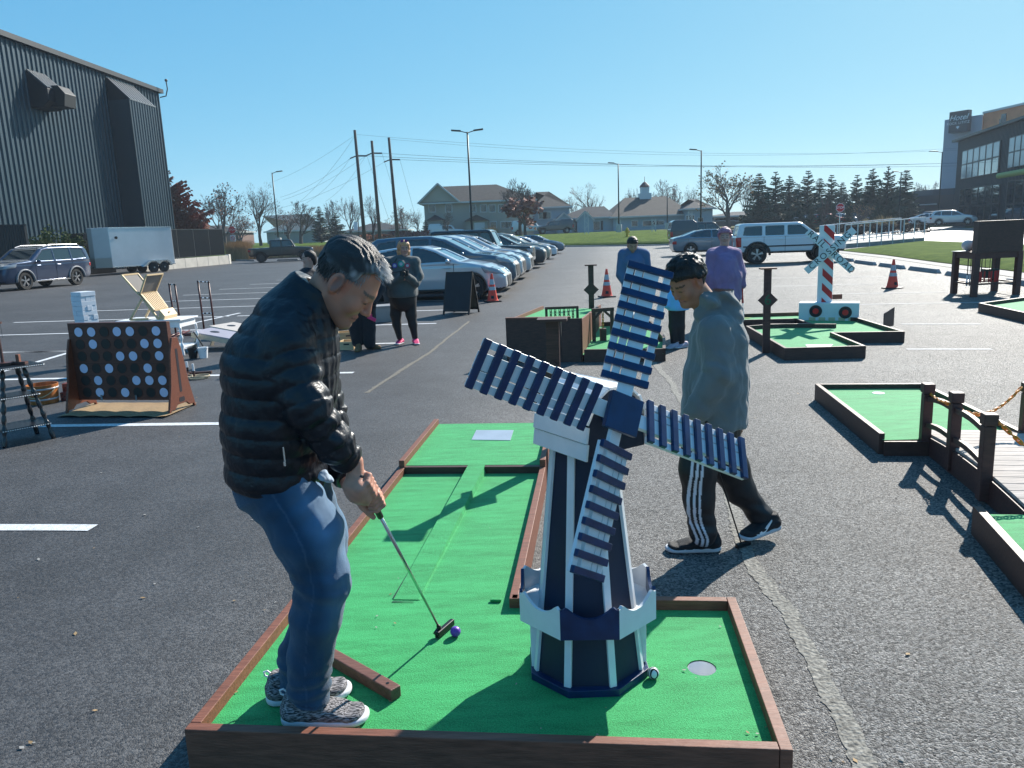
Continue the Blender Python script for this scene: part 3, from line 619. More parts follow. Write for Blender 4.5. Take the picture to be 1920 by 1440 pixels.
# hair
def man_hair(p):
    q = loc(p, m_ear, mfr, MS); f, s, u = q; st_ = np.sin(s*330+f*60+noise3(q, 25)*4)*.0012+noise3(q, 60, 2)*.0022
    thick = .004+.012*np.clip((u-.02)/.06, 0, 1)+.003*np.clip((f-.02)/.06, 0, 1)*np.clip((u-.04)/.04, 0, 1)
    d = ell(q, (-.012, 0, .030), (.098, .074, .088))-thick-st_
    # hairline: above a line running from the nape past the ear to the temple and forehead
    line = np.maximum(-(u+.050+np.clip(f+.02, -1, 0)*.15), -(u-.012-(f+.03)*.30)*np.where(f > -.035, 1, -1)*np.where(f > -.035, 1, 0)-np.where(f > -.035, 0, 1)*.5)
    tem = (.088-u+noise3(q, 60)*.006)*.8+(f-.052)*.9
    line = np.where(f > .03, np.maximum(line, np.where(u < .088, tem, -.3)*.6), line)
    return smax(d, line, .006)*MS
def hair_col_m(V):
    q = loc(V.T, m_ear, mfr, MS); f, s, u = q; g_ = np.clip((f-.0+noise3(q, 60)*.03-(u-.06)*.5)/.06, 0, 1); g2 = np.clip((.045-u)/.05, 0, 1)*.45; st_ = (.5+.5*np.sin(f*330+s*260+noise3(q, 30)*6))
    g_ = np.clip(g_*(.45+.75*st_)+g2*(.5+.5*st_), 0, 1)*np.where(u < .02, .35, 1); g_ = g_[:, None]; return np.array((.022, .018, .018))*(1-g_)+np.array((.42, .41, .41))*g_
hair_m = MV('hair', .42, bump=.5, bscale=320)
lo_, hi_ = pbox(m_ear, pad=.17)
hr = vol('hair', man_hair, lo_, hi_, .0032, hair_m, man, hair_col_m)
def LH(f, s, u): return Vector(m_ear)+(mfr[0]*f+mfr[1]*s+mfr[2]*u)*MS
mt = MB(); r_ = random.Random(3)
def tuft():
    a = r_.uniform(-.9, .9); f0 = r_.uniform(-.10, .066); s0 = .060*math.sin(a)*r_.uniform(.3, 1); 
    u0_ = .030+.092*math.sqrt(max(.02, 1-((f0+.012)/.104)**2-(s0/.08)**2)); k = r_.uniform(.5, 1.15)
    g_ = min(1, max(0, (f0+.01)/.06))*r_.uniform(.5, 1.0)+r_.uniform(-.1, .1); g_ = max(0, min(1, g_)); mt.col = tuple(.022*(1-g_)+c*g_ for c in (.66, .65, .64))
    dr = Vector((1.0, s0*4+r_.uniform(-.25, .25), r_.uniform(.05, .55))); L_ = .034*k; pts = [LH(f0, s0, u0_+.002)]
    for i in range(4): dr.z -= .12; pts.append(pts[-1]+(mfr[0]*dr.x+mfr[1]*dr.y+mfr[2]*dr.z)*(L_/4))
    return pts
strands(mt, tuft, 2600, .0013)
def side():
    f0 = r_.uniform(-.10, .045); u0_ = r_.uniform(-.02, .09); sgn = r_.choice((-1, -1, 1)); t = 1-((f0+.012)/.1)**2-((u0_-.03)/.09)**2
    if t < .05 or (f0 > -.035 and u0_ < .025+f0*.3): return None
    s0 = sgn*.077*math.sqrt(t); g_ = max(0, min(1, .35+f0*5+r_.uniform(-.35, .35))); mt.col = tuple(.02*(1-g_)+c*g_ for c in (.42, .41, .40))
    pts = [LH(f0, s0, u0_)]; dr = Vector((.25+f0*2, sgn*.28, -.7))
    for i in range(3): pts.append(pts[-1]+(mfr[0]*dr.x+mfr[1]*dr.y+mfr[2]*dr.z)*.008)
    return pts
strands(mt, side, 1500, .0009)
mt.build('hair_strands', MV('grey_hair', .45), hr)
# jacket
T_ = [Wr(519, 878, YM, 91), Wr(522, 790, YM, 94), Wr(529, 690, YM, 99), Wr(552, 622, YM, 79)]
SN = [Wr(538, 642, 2.30, 44), Wr(577, 762, 2.25, 40), Wr(626, 832, 2.29, 34), Wr(655, 866, 2.33, 27)]
SF = [Wr(575, 636, 2.61, 50), Wr(605, 775, 2.64, 40), Wr(634, 850, 2.57, 34), Wr(654, 898, 2.50, 27)]
hem_z = P(520, 905, YM).z
cA, cB = Wr(556, 598, YM, 70), Wr(593, 538, YM, 52)
def along(p, pts):
    best = None; acc = 0; par = 0
    for a, b in zip(pts[:-1], pts[1:]):
        bx, by, bz = b[0]-a[0], b[1]-a[1], b[2]-a[2]; L = math.sqrt(bx*bx+by*by+bz*bz); t = np.clip(((p[0]-a[0])*bx+(p[1]-a[1])*by+(p[2]-a[2])*bz)/(L*L), 0, 1)
        d = _len(p[0]-a[0]-t*bx, p[1]-a[1]-t*by, p[2]-a[2]-t*bz)
        if best is None: best, par = d, t*L
        else: par = np.where(d < best, acc+t*L, par); best = np.minimum(best, d)
        acc += L
    return par
def jacket(p):
    x, y, z = p
    slope = (x-T_[1][0])*.10
    tb = np.abs(np.sin(np.pi*(z+slope)/.060+noise3(p, 5)*.25))**.42
    wr = noise3((x*1.0, y, z*.35), 42)*.0035+noise3((x, y, z*.5), 85, 3)*.0018
    front = np.clip((x-T_[1][0]-.02)/.12, 0, 1)
    t = chain(p, T_, .05, .84)-.0070*(tb-.7)-wr*(.5+1.1*front)
    t = smax(t, (hem_z-(x-T_[0][0])*.18)-z, .02)
    dn = chain(p, SN, .03); s1 = along(p, SN); wn = noise3((x*.8, y, z*.8), 55, 1)*.004
    dn = dn-.0085*(np.abs(np.sin(np.pi*s1/.050+.4+noise3(p, 6)*.3))**.55-.6)-wn*(.4+np.clip((x-SN[0][0])/.15, 0, 1))
    df = chain(p, SF, .03)-.010*(np.abs(np.sin(np.pi*along(p, SF)/.050))**.55-.6)-wn
    d = smin(smin(t, dn, .036), df, .03)
    co = cap(p, cA[:3], cB[:3], cA[3], cB[3], 1.18)
    ax = Vector(cB[:3])-Vector(cA[:3]); ax.normalize(); rim = (x-cB[0])*ax.x+(y-cB[1])*ax.y+(z-cB[2])*ax.z
    co = smax(co, rim-.006+.004*np.cos(rim*300), .008)
    inner = cap(p, tuple(Vector(cB[:3])-ax*.03+Vector((.028, 0, -.012))), tuple(Vector(cB[:3])+ax*.1+Vector((.02, 0, 0))), cB[3]*.66, cB[3]*.82, 1.1)
    d = smin(d, co, .03); d = smax(d, -inner, .006)
    for e, r_e in ((SN, .026), (SF, .024)):
        a = Vector(e[-1][:3]); v = (a-Vector(e[-2][:3])).normalized(); pl = (x-a.x)*v.x+(y-a.y)*v.y+(z-a.z)*v.z
        dd = _len(x-a.x, y-a.y, z-a.z)-.09; d = np.where(dd < 0, smax(d, pl-.004, .006), d)
    return d
lo_, hi_ = box_of([T_, SN, SF, [cB]], .02)
nylon = MV('jacket_nylon', .40, bump=.35, bscale=45, spec=.45)
def jcol(V):
    C = np.tile(np.array((.0085, .0105, .016)), (len(V), 1)); ax = Vector(cB[:3])-Vector(cA[:3]); ax.normalize(); q = (V-np.array(cB[:3])) @ np.array(ax); r = np.linalg.norm((V-np.array(cB[:3]))-q[:, None]*np.array(ax), axis=1)
    C[(q > -.045) & (q < .03) & (r < .14)] = (.006, .008, .012); return C
jk = vol('jacket', jacket, lo_, hi_, .0050, nylon, man, jcol)
# zip pull on the pocket and open zip at the hem
m = MB(); za = P(531, 838, 2.235); m.tube([za, za+Vector((.002, -.004, -.045))], .0028, 6); m.tube([za+Vector((0, -.003, -.045)), za+Vector((.001, -.004, -.058))], .004, 6); m.build('zip_pull', chrome, jk)
# jeans
YN, YF = 2.36, 2.50
LN = [Wr(522, 905, 2.37, 66), Wr(579, 1003, 2.355, 63), Wr(605, 1090, 2.35, 50), Wr(592, 1160, 2.355, 45), Wr(581, 1240, 2.36, 39), Wr(579, 1312, 2.362, 39)]
LF = [Wr(556, 905, 2.52, 60), Wr(596, 1000, 2.52, 52), Wr(614, 1078, 2.52, 38), Wr(588, 1160, 2.51, 38), Wr(562, 1225, 2.50, 36), Wr(556, 1290, 2.50, 34)]
def jeans(p):
    x, y, z = p; w1 = noise3((x*1.2, y, z), 22)*.0028+noise3((x, y, z*.4), 60)*.0012; kz = LN[2][2]
    w2 = np.sin((z-kz)*95+x*25+noise3(p, 12)*2)*.0028*np.exp(-((z-kz+.03)/.09)**2)+np.sin((z-LN[0][2]+.06)*80-x*60)*.0025*np.exp(-((z-LN[0][2]+.05)/.08)**2)
    hz = LN[-1][2]; w3 = np.sin((z-hz)*110+x*15+noise3(p, 10)*2.5)*.0032*np.exp(-((z-hz-.07)/.07)**2)
    n1 = smax(chain(p, LN, .03), (hz+.003-(x-LN[-1][0])*.30)-z, .008); f1 = smax(chain(p, LF, .03), LF[-1][2]+.006-(x-LF[-1][0])*.2-z, .008)
    d = smin(n1, f1, .006); hp = smin(cap(p, Wp(518, 868, YM), Wp(520, 898, YM), .148, .132, .86), ell(p, Wp(497, 916, YM), (.085, .125, .080)), .03)
    return smin(d, hp, .03)-w1-w2-w3
denim = bpy.data.materials.new('denim'); 
denim = MV('denim', .78, var=.28, vscale=7, bump=.4, bscale=420, sheen=.25)
def jeancol(V):
    C = np.tile(np.array((.006, .046, .100)), (len(V), 1)); x, y, z = V.T
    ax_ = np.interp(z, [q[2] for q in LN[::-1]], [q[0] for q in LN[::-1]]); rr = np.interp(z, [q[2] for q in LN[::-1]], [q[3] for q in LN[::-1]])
    fr_ = np.clip(((x-ax_)/rr-.25)/.6, 0, 1)*np.clip((z-LN[2][2]+.25)/.3, 0, 1); C = C*(1-.55*fr_[:, None])+np.array((.14, .28, .46))*.55*fr_[:, None]  # denim fade at the front, lightened further as a painted sunlit highlight
    sm = (np.abs((x-ax_)/rr-.02-.12*np.sin(z*9)) < .030) & (y < LN[0][1]-.02); C[sm] = (.030, .075, .14)
    hz = LN[-1][2]; C[(z < hz+.022-(x-LN[-1][0])*.3) & (z > hz+.016-(x-LN[-1][0])*.3)] *= .6; return C*(1+.15*noise3(V.T, 30)[:, None])
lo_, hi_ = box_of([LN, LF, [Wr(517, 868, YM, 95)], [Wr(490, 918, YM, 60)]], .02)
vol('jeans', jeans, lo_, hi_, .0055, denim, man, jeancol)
# white t-shirt hem showing below the jacket
tz = P(606, 890, 2.36); 
vol('shirt_hem', lambda p: smax(cap(p, tuple(tz), tuple(tz+Vector((.012, .03, -.035))), .017, .010, .8)-noise3(p, 60)*.006, -(p[2]-tz.z+.035), .004), tuple(tz-Vector((.06, .06, .08))), tuple(tz+Vector((.07, .08, .05))), .004, M('light_blue_cloth', (.38, .48, .60), .85, bump=.3, bscale=90), man)
# shoes
def shoe(par, heel, toe, z0, wd, h, colU, colS, nm='shoe', pitch=0, logo=False, hs=.004, lift=0, knit=True, hf=1.0):
    a, b = Vector(heel), Vector(toe); fr = frame(b-a, (0, 0, 1)); L = (b-a).length; o = a
    def up(p):
        f, s, u = loc(p, o, fr); t = np.clip(f/L, 0, 1); hh = (.092*hf-.058*np.clip((t-.22)/.55, 0, 1))+.012*np.clip((.12-t)/.12, 0, 1)*hf; w_ = wd*(.36+.13*np.sin(np.pi*np.clip(t, 0, 1)**.9)+.02*t)
        body = smin(cap((f, s, u), (.040, 0, .040), (L-.050, 0, .028), .040, .034, .030*1.0/(wd*.42)), cap((f, s, u), (.035, 0, .035), (.050, 0, .085*hf), .034, .040), .03)
        return smax(body, u-hh-.006, .012)-noise3((f, s, u), 70)*.0014
    def sole(p):
        f, s, u = loc(p, o, fr); d = cap((f, s, u*1.0), (.040, 0, .012), (L-.044, 0, .014), .046, .043, .036/(wd*.42)); th = .030-.012*np.clip(f/L, 0, 1)+.010*np.clip((f-L+.06)/.06, 0, 1)
        return smax(smax(d, u-th, .008), -(u-.003*np.clip((f-L+.09)/.05, 0, 5)), .006)
    lo, hi = pbox(a, b, pad=.10); hi[2] += .06*hf
    U = vol(nm, up, lo, hi, hs, colU, par); S = vol('sole', sole, lo, hi, hs, colS, U); return U, fr
knit = bpy.data.materials.new('grey_knit'); knit.use_nodes = True; nt = knit.node_tree; tc = _n(nt, 'ShaderNodeTexCoord'); mp = _n(nt, 'ShaderNodeMapping'); mp.inputs['Scale'].default_value = (60, 200, 420); mp.inputs['Rotation'].default_value = (0, .35, 0)
nn_ = _n(nt, 'ShaderNodeTexNoise'); nn_.inputs['Scale'].default_value = 1; nn_.inputs['Detail'].default_value = 3; nt.links.new(tc.outputs['Object'], mp.inputs[0]); nt.links.new(mp.outputs[0], nn_.inputs[0]); c = _n(nt, 'ShaderNodeValToRGB'); c.color_ramp.elements[0].position = .42; c.color_ramp.elements[0].color = (.012, .012, .015, 1); c.color_ramp.elements[1].position = .62; c.color_ramp.elements[1].color = (.34, .32, .33, 1); nt.links.new(nn_.outputs[0], c.inputs[0]); nt.links.new(c.outputs[0], nt.nodes['Principled BSDF'].inputs[0]); nt.nodes['Principled BSDF'].inputs['Roughness'].default_value = .85
solew = M('white_foam_sole', (.68, .69, .72), .6, bump=.1, bscale=50)
hA, tA = G(533, 1348, FZ), G(694, 1350, FZ); hA.z = tA.z = FZ+.003; tA = hA+(tA-hA).normalized()*.298
s1, fr1 = shoe(man, hA, tA, FZ, .108, .1, knit, solew)
hB, tB = G(503, 1312, FZ), G(664, 1298, FZ); hB.z = tB.z = FZ+.003; tB = hB+(tB-hB).normalized()*.298
s2, fr2 = shoe(man, hB, tB, FZ, .108, .1, knit, solew)
for hh_, ss in ((hA, s1), (hB, s2)):
    m = MB(); c0 = hh_+Vector((.012, 0, .100)); m.tube([c0+Vector((.002, 0, -.016)), c0+Vector((-.014, 0, -.008)), c0+Vector((-.017, 0, .006)), c0+Vector((-.004, 0, .010)), c0+Vector((.006, 0, 0))], .0035, 6); m.build('pull_tab', whitep, ss)
# ring and putter
m = MB(); f0 = h2[0][2]; A_, B_ = Vector(f0[0][:3]), Vector(f0[1][:3]); c_ = A_.lerp(B_, .5); d_ = (B_-A_).normalized(); x_ = d_.orthogonal().normalized(); y_ = d_.cross(x_)
m.tube([c_+(x_*math.cos(t)+y_*math.sin(t))*.0105 for t in [2*math.pi*i/16 for i in range(16)]], .0014, 6, closed=True); o = m.build('ring', chrome, None, smooth=True); tag(o, 'thin silver ring on the lower hand holding the putter', 'ring')
pt = thingw('putter', 'steel putter with black grip in the hands of the bending man', 'golf club', tuple(pe))
m = MB(); m.tube([gt, gt+ga*.01, ge], [.010, .0135, .0105], 14); m.build('grip', black, pt, smooth=True)
m = MB(); m.tube([ge-ga*.01, pe], [.0063, .0048], 12); m.build('shaft', chrome, pt, smooth=True)
x0, x1 = G(819, 1193, FZ+.015), G(849, 1167, FZ+.015); hm = (x0+x1)/2; hd = (x1-x0).normalized(); hd.z = 0; hm.z = FZ+.019
m = MB(); m.beam(hm-hd*.062, hm+hd*.062, .020, .027); m.build('blade', blackm, pt, bevel=.004)
m = MB(); m.tube([pe-ga*.012, pe+ga*.008, hm-hd*.03+Vector((-.012, 0, .006)), hm-hd*.045+Vector((-.014, 0, -.004))], [.008, .010, .011, .012], 10); m.build('hosel', black, pt, smooth=True)
# ---------------------------------------------------------------- the other people
def cloth(name, col, rough=.85, **k): return M(name, col, rough, var=.10, vscale=10, bump=.3, bscale=180, sheen=.15, **k)
def vchain(name, lists, h, mat, par, color=None, k=.03, sy=1.0, cuts=(), fold=.003, fs=22, extra=None, pad=.03, kk=.03):
    def fn(p):
        d = None
        for l in lists:
            e = chain(p, l, k, sy)
            d = e if d is None else smin(d, e, kk)
        d = d-noise3((p[0], p[1], p[2]*.6), fs)*fold-noise3((p[0], p[1], p[2]*.35), fs*2.3, 3)*fold*.5
        if extra is not None: d = extra(p, d)
        for c in cuts: d = smax(d, c(p), h)
        return d
    lo, hi = box_of(lists, pad); return vol(name, fn, lo, hi, h, mat, par, color)
above = lambda zz: (lambda p: zz-p[2]+p[0]*0)
below = lambda zz: (lambda p: p[2]-zz+p[0]*0)
def simple_hand(c, d, sc=1.0, curl=.5, n_=(0, -1, 0)):
    """open relaxed hand hanging along d from the wrist c; list of chains"""
    c = Vector(c); d = Vector(d).normalized(); n = Vector(n_); n = (n-d*n.dot(d)).normalized(); b = d.cross(n); out = []
    pc = c+d*.045*sc; out.append([tuple(c)+(.022*sc,), tuple(pc+b*.012*sc)+(.024*sc,), tuple(pc+d*.03*sc+b*.016*sc)+(.017*sc,)]); out.append([tuple(c)+(.022*sc,), tuple(pc-b*.012*sc)+(.024*sc,), tuple(pc+d*.03*sc-b*.016*sc)+(.017*sc,)])
    for i, ln in enumerate((.9, 1.05, 1.0, .8)):
        k0 = pc+d*.035*sc+b*(.030-.020*i)*sc; q = d*.030*ln*sc; p1 = k0+q-n*curl*.010*sc; p2 = p1+q*.8-n*curl*.020*sc; p3 = p2+q*.5-n*curl*.022*sc
        out.append([tuple(k0)+(.0095*sc,), tuple(p1)+(.0088*sc,), tuple(p2)+(.008*sc,), tuple(p3)+(.007*sc,)])
    t0 = c+d*.02*sc+b*.026*sc; out.append([tuple(t0)+(.013*sc,), tuple(t0+d*.03*sc+b*.018*sc-n*.008*sc)+(.0105*sc,), tuple(t0+d*.058*sc+b*.018*sc-n*.020*sc)+(.0085*sc,)])
    return out
def figure(label, ear, fwd, hs, core, hands, skin, hcol, h=.009, hair=None, up=(0, 0, 1), colx=None, fine=True, hh=None, hmat=None, **kc):
    fr = frame(fwd, up); o = Vector(ear)
    def body(p):
        d = head_sdf(p, o, fr, hs, fine=fine); nb = o+fr[0]*-.026*hs+fr[2]*-.055*hs
        d = smin(d, cap(p, tuple(nb), core[0][0][:3], .060*hs, .072*hs), .04)
        for l in core: d = smin(d, chain(p, l, .02), .03)
        for l in hands: d = smin(d, chain(p, l, .006), .008)
        return d
    def col(V):
        C = head_col(V, o, fr, hs, skin, **kc); far = _len(*loc(V.T, o, fr, hs)) > .17; C[far] = np.array(skin)*1.08; return C
    lo, hi = box_of([l for l in core+hands]+[[tuple(o)+(.15,)]], .02)
    b = vol('person', body, lo, hi, h, skin_m, None, col); tag(b, label, 'person')
    if hair:
        lo, hi = pbox(o, pad=.20*hs+.02); lo[2] -= .15
        vol('hair', lambda p: hair(loc(p, o, fr, hs))*hs, lo, hi, hh or h*.7, hmat or M('hair_'+label.split()[0], hcol, .5, var=.4, vscale=60, bump=.6, bscale=200), b)
    return b, fr, o
def short_hair(q, th=.014, fringe=.055, back=-.05):
    f, s, u = q; d = ell(q, (-.012, 0, .030), (.098, .074, .088))-th-noise3(q, 60)*.005-np.sin(f*160+s*120+u*50)*.0015
    line = np.where(f > -.03, -(u-.008-np.clip(f+.03, 0, 1)*.45), -(u-back)); line = np.where(f > .04, np.maximum(line, fringe-u), line)
    return smax(d, line, .008)
# ---- the boy in the grey hoodie
YB = 3.93
v_ = P(1277, 554, YB)-P(1309, 528, YB); bear = Vector(Wp(1309, 528, YB-.07))-frame((v_.x, -.055, v_.z), (0, 0, 1))[1]*.078
bn = Wr(1335, 588, YB, 20)
N_arm = [Wr(1340, 622, 3.80, 30), Wr(1344, 700, 3.74, 25), Wr(1308, 768, 3.76, 22)]; F_arm = [Wr(1340, 612, 4.10, 30), Wr(1352, 700, 4.13, 26), Wr(1372, 770, 4.08, 22)]
bLn = [Wr(1322, 805, 3.85, 40), Wr(1308, 880, 3.85, 34), Wr(1311, 935, 3.85, 28), Wr(1317, 992, 3.85, 24), Wr(1319, 1003, 3.85, 22)]; bLf = [Wr(1345, 812, 4.02, 40), Wr(1368, 875, 4.03, 34), Wr(1388, 918, 4.04, 27), Wr(1425, 965, 4.05, 21), Wr(1432, 973, 4.05, 20)]
bhand = Wp(1384, 790, 4.08); cl0 = Vector(Wp(1320, 795, 3.74)); cl1 = G(1390, 1020, .02)
bh = simple_hand(Wp(1378, 778, 4.08), (.1, 0, -1), .95, 1.2)
boy, bfr, bo_ = figure('boy in a grey hooded sweatshirt and striped black trousers walking with head bowed', bear, (v_.x, -.055, v_.z), .96,
    [[bn, Wr(1343, 700, YB, 30), Wr(1340, 800, YB, 30)], [Wr(1341, 625, 3.86, 13), Wr(1344, 700, 3.78, 11), Wr(1316, 765, 3.82, 10)], [Wr(1340, 612, 4.06, 16), Wr(1352, 700, 4.1, 14), Wr(1376, 772, 4.08, 11)], [Wr(1322, 815, 3.86, 22), Wr(1311, 935, 3.85, 17), Wr(1320, 1012, 3.85, 13)], [Wr(1345, 815, 4.0, 22), Wr(1388, 918, 4.04, 17), Wr(1432, 972, 4.05, 13)]],
    bh, (.36, .165, .10), None, .0055, brow=(.015, .012, .01), lip=(.36, .15, .12))
def boyhair(q):
    f, s, u = q; d = ell(q, (-.014, 0, .034), (.100, .080, .090))-.021-noise3(q, 45)*.007-np.sin(f*190+noise3(q, 30)*4+s*150)*.002
    line = np.where(f > -.028, -(u-.012+noise3(q, 55)*.012-np.clip(f+.03, 0, 1)*.46), -(u+.050+noise3(q, 70)*.01)); line = np.where(f > .045, np.maximum(line, .050+noise3(q, 45)*.020+np.sin(s*160)*.008-u), line); return smax(d, line, .008)
lo, hi = pbox(bo_, pad=.17); bhair = vol('hair', lambda p: boyhair(loc(p, bo_, bfr, .94))*.94, lo, hi, .0042, M('black_hair', (.012, .009, .008), .38, var=.5, vscale=70, bump=.6, bscale=240), boy)
m = MB(); r_ = random.Random(11)
def bs():
    a, e = r_.uniform(0, 6.28), r_.uniform(.05, 1.25); f0 = -.014+.110*math.sin(e)*math.cos(a); s0 = .088*math.sin(e)*math.sin(a); u0_ = .034+.102*math.cos(e)
    if f0 > -.03 and u0_ < .03+max(0, f0+.03)*.45: return None
    d = Vector((f0*4+.25, s0*5, .15))+Vector((r_.uniform(-.5, .5),)*3); d.normalize(); pts = []
    for i in range(4): v = Vector((f0, s0, u0_))+d*.011*i-Vector((0, 0, 1))*.0012*i*i; pts.append(bo_+(bfr[0]*v.x+bfr[1]*v.y+bfr[2]*v.z)*.94)
    return pts
strands(m, bs, 1400, .0012); m.build('hair_strands', M('dark_brown_strands', (.03, .018, .012), .4), bhair)
hood = cloth('grey_fleece', (.135, .150, .152)); hood.node_tree.nodes['Principled BSDF'].inputs['Sheen Weight'].default_value = .35
bT = [Wr(1337, 782, YB, 61), Wr(1343, 700, YB, 55), Wr(1346, 640, YB, 49), Wr(1343, 598, YB, 36)]
hz = P(1337, 796, YB).z
def hoodie(p):
    x, y, z = p; d = chain(p, bT, .05, .80); d = smax(d, hz+.004*np.sin(x*40)-z, .012); w_ = noise3((x, y, z*.35), 20)*.006+noise3((x, y, z*.7), 45, 2)*.003
    a1 = chain(p, N_arm, .03); a2 = chain(p, F_arm, .03); el_ = np.sin(along(p, N_arm)*70+noise3(p, 9)*3)*.004*np.exp(-((along(p, N_arm)-.26)/.14)**2)
    d = smin(d, a1-el_, .045); d = smin(d, a2, .03)
    hd = smin(cap(p, Wp(1322, 556, YB-.02), Wp(1352, 545, YB), .050, .046, .62), cap(p, Wp(1352, 549, YB), Wp(1374, 588, YB), .060, .052, .62), .03)
    hd = smin(hd, cap(p, Wp(1312, 590, YB-.03), Wp(1330, 566, YB-.06), .034, .04, .6), .03)
    hd = hd-np.sin((x*.7+z)*75+noise3(p, 8)*3)*.0045
    d = smin(d, hd, .018); d = smax(d, -cap(p, Wp(1318, 560, YB), Wp(1292, 528, YB), .052, .075), .012)
    pk = P(1292, 772, 3.78); d = smin(d, cap(p, tuple(pk), tuple(pk+Vector((.10, .01, -.03))), .03, .03), .03)
    return d-w_
lo, hi = box_of([bT, N_arm, F_arm, [Wr(1374, 585, YB, 30)]], .03); ho = vol('hoodie', hoodie, lo, hi, .0065, hood, boy)
def stripes(V):
    x, y, z = V.T; C = np.tile(np.array((.008, .010, .014)), (len(V), 1)); P_ = [P(*q, 3.78) for q in ((1308, 850), (1303, 900), (1301, 945), (1303, 968), (1307, 985), (1318, 1012))][::-1]
    cx = np.interp(z, [q.z for q in P_], [q.x for q in P_]); t = (x-cx)/.0125; on = (np.abs(t) < 2.6) & (np.abs(((t+9) % 2)-1) < .52) & (y < bLn[1][1]-.02); on &= z < P(1308, 800, 3.85).z; C[on] = (.62, .64, .70); return C
def tr(p, d): kz = bLn[2][2]; return d-np.sin((p[2]-bLn[-1][2])*90+p[0]*30)*.003*np.exp(-((p[2]-bLn[-1][2]-.07)/.08)**2)
vchain('trousers', [bLn, bLf, [Wr(1338, 785, YB, 52), Wr(1336, 812, YB, 50)]], .0050, MV('black_tricot', .5, bump=.2, bscale=200), boy, stripes, fold=.0045, fs=16, extra=tr, kk=.025)
blackshoe = M('black_mesh_shoe', (.012, .012, .014), .7, bump=.4, bscale=300); greysole = M('pale_grey_sole', (.52, .53, .55), .55, bump=.2, bscale=60)
hA, tA = G(1350, 1030, .0), G(1247, 1034, .0); hA.z = tA.z = .004; b1, f1 = shoe(boy, hA, tA, 0, .10, .1, blackshoe, greysole, knit=False)
tB = G(1388, 1024, .0); tB.z = .03; hB = P(1462, 985, 4.06); hB = tB+(hB-tB).normalized()*.27; b2, f2 = shoe(boy, hB, tB, 0, .095, .1, blackshoe, greysole, knit=False)
def swoosh(par, heel, toe, side, fr, nm='swoosh'):
    f, s, u = fr; L = (toe-heel).length; m = MB(); up, lo_ = [], []
    for i in range(13):
        t = i/12; x = .30*L+t*.42*L; yc = .030+.045*(1-t)**1.0*(0) + .0; 
        top = .040+.040*(1-t)**2.2*0+.038*(1-math.sin(math.pi*min(1, t*1.0)/2))-.0; 
        a = .028+.050*(1-t)**1.5; b = .028-.006*math.sin(math.pi*t)+.050*(1-t)**1.5*.98-.018*math.sin(math.pi*min(1, t*1.05))**.8*(t**.5)
        wq = .0445*(1-.12*abs(t-.4)); up.append(heel+f*x+s*side*(wq+.004)+u*a); lo_.append(heel+f*x+s*side*(wq+.005)+u*(b-.004))
    k = 13; off = s*side*-.006
    m.add([tuple(v) for v in up+lo_]+[tuple(v+off) for v in up+lo_], [(i, i+1, k+i+1, k+i) for i in range(k-1)]+[(2*k+i, 3*k+i, 3*k+i+1, 2*k+i+1) for i in range(k-1)]+[(i, 2*k+i, 2*k+i+1, i+1) for i in range(k-1)]+[(k+i, k+i+1, 3*k+i+1, 3*k+i) for i in range(k-1)])
    return m.build(nm, whitep, par)
sd_ = 1 if f1[1].y < 0 else -1; swoosh(b1, hA, tA, sd_, f1); sd_ = 1 if f2[1].y < 0 else -1; swoosh(b2, hB, tB, sd_, f2)
pt2 = thingw('putter', 'putter hanging from the hand of the boy in the grey hoodie', 'golf club', tuple(cl1)); m = MB(); m.tube([cl0+Vector((0, 0, .06)), cl0.lerp(cl1, .3)], .011, 10); m.build('grip', black, pt2)
m = MB(); m.tube([cl0.lerp(cl1, .28), cl1], .004, 8); m.build('shaft', blackm, pt2); m = MB(); m.box((cl1.x+.01, cl1.y, .018), (.10, .022, .026), rz=.5); m.build('blade', blackm, pt2, bevel=.004)
# ---- generic standing people
def farshoe(par, c, d, mat, sm=None, L=.26, hf=.8, h=.009):
    c = Vector((c[0], c[1], .003)); d = Vector(d).normalized(); return shoe(par, c-d*L*.35, c+d*L*.65, 0, .095, .1, mat, sm or greysole, hs=h, hf=hf)
# woman with the camera
Y = 12.5; X = lambda *a: Wr(*a)
J_t = [X(755, 545, Y, 29), X(753, 520, Y, 28), X(754, 506, Y, 23)]
aL = [X(777, 495, Y-.02, 10), X(785, 517, Y-.05, 9), X(779, 531, Y-.15, 8), X(766, 519, Y-.32, 7)]; aR = [X(729, 494, Y-.02, 11), X(719, 522, Y-.05, 10), X(733, 535, Y-.2, 8), X(752, 520, Y-.32, 6.5)]
lg = [[X(744, 555, Y, 13), X(742, 590, Y, 10), X(744, 608, Y, 8), X(749, 632, Y, 5.5)], [X(768, 555, Y, 13), X(771, 590, Y, 10), X(774, 608, Y, 8), X(778, 632, Y, 5.5)]]
wom, wfr, wo = figure('reddish-blonde woman in grey sweatshirt and pink shoes holding a camera', P(757, 466, Y), (.35, -1, -.08), .98,
    [[X(757, 490, Y, 6), X(757, 548, Y, 12)]]+[[q[:3]+(q[3]*.6,) for q in l] for l in (aL, aR)]+[[q[:3]+(q[3]*.6,) for q in l] for l in lg], simple_hand(Wp(768, 520, Y-.32), (-1, -.3, .1), .9, 1.5)+simple_hand(Wp(751, 521, Y-.32), (1, -.3, .1), .9, 1.5), (.48, .25, .19), (.52, .26, .12), .010,
    hair=lambda q: smax(smin(ell(q, (-.015, 0, .03), (.116, .103, .108)), ell(q, (-.025, 0, -.055), (.085, .112, .12)), .03)-noise3(q, 40)*.008, np.where(q[2] > .050, -.05, q[0]-.055+.25*np.maximum(.06-np.abs(q[1]), 0)-np.maximum(np.abs(q[1])-.07, 0)), .008), hh=.008)
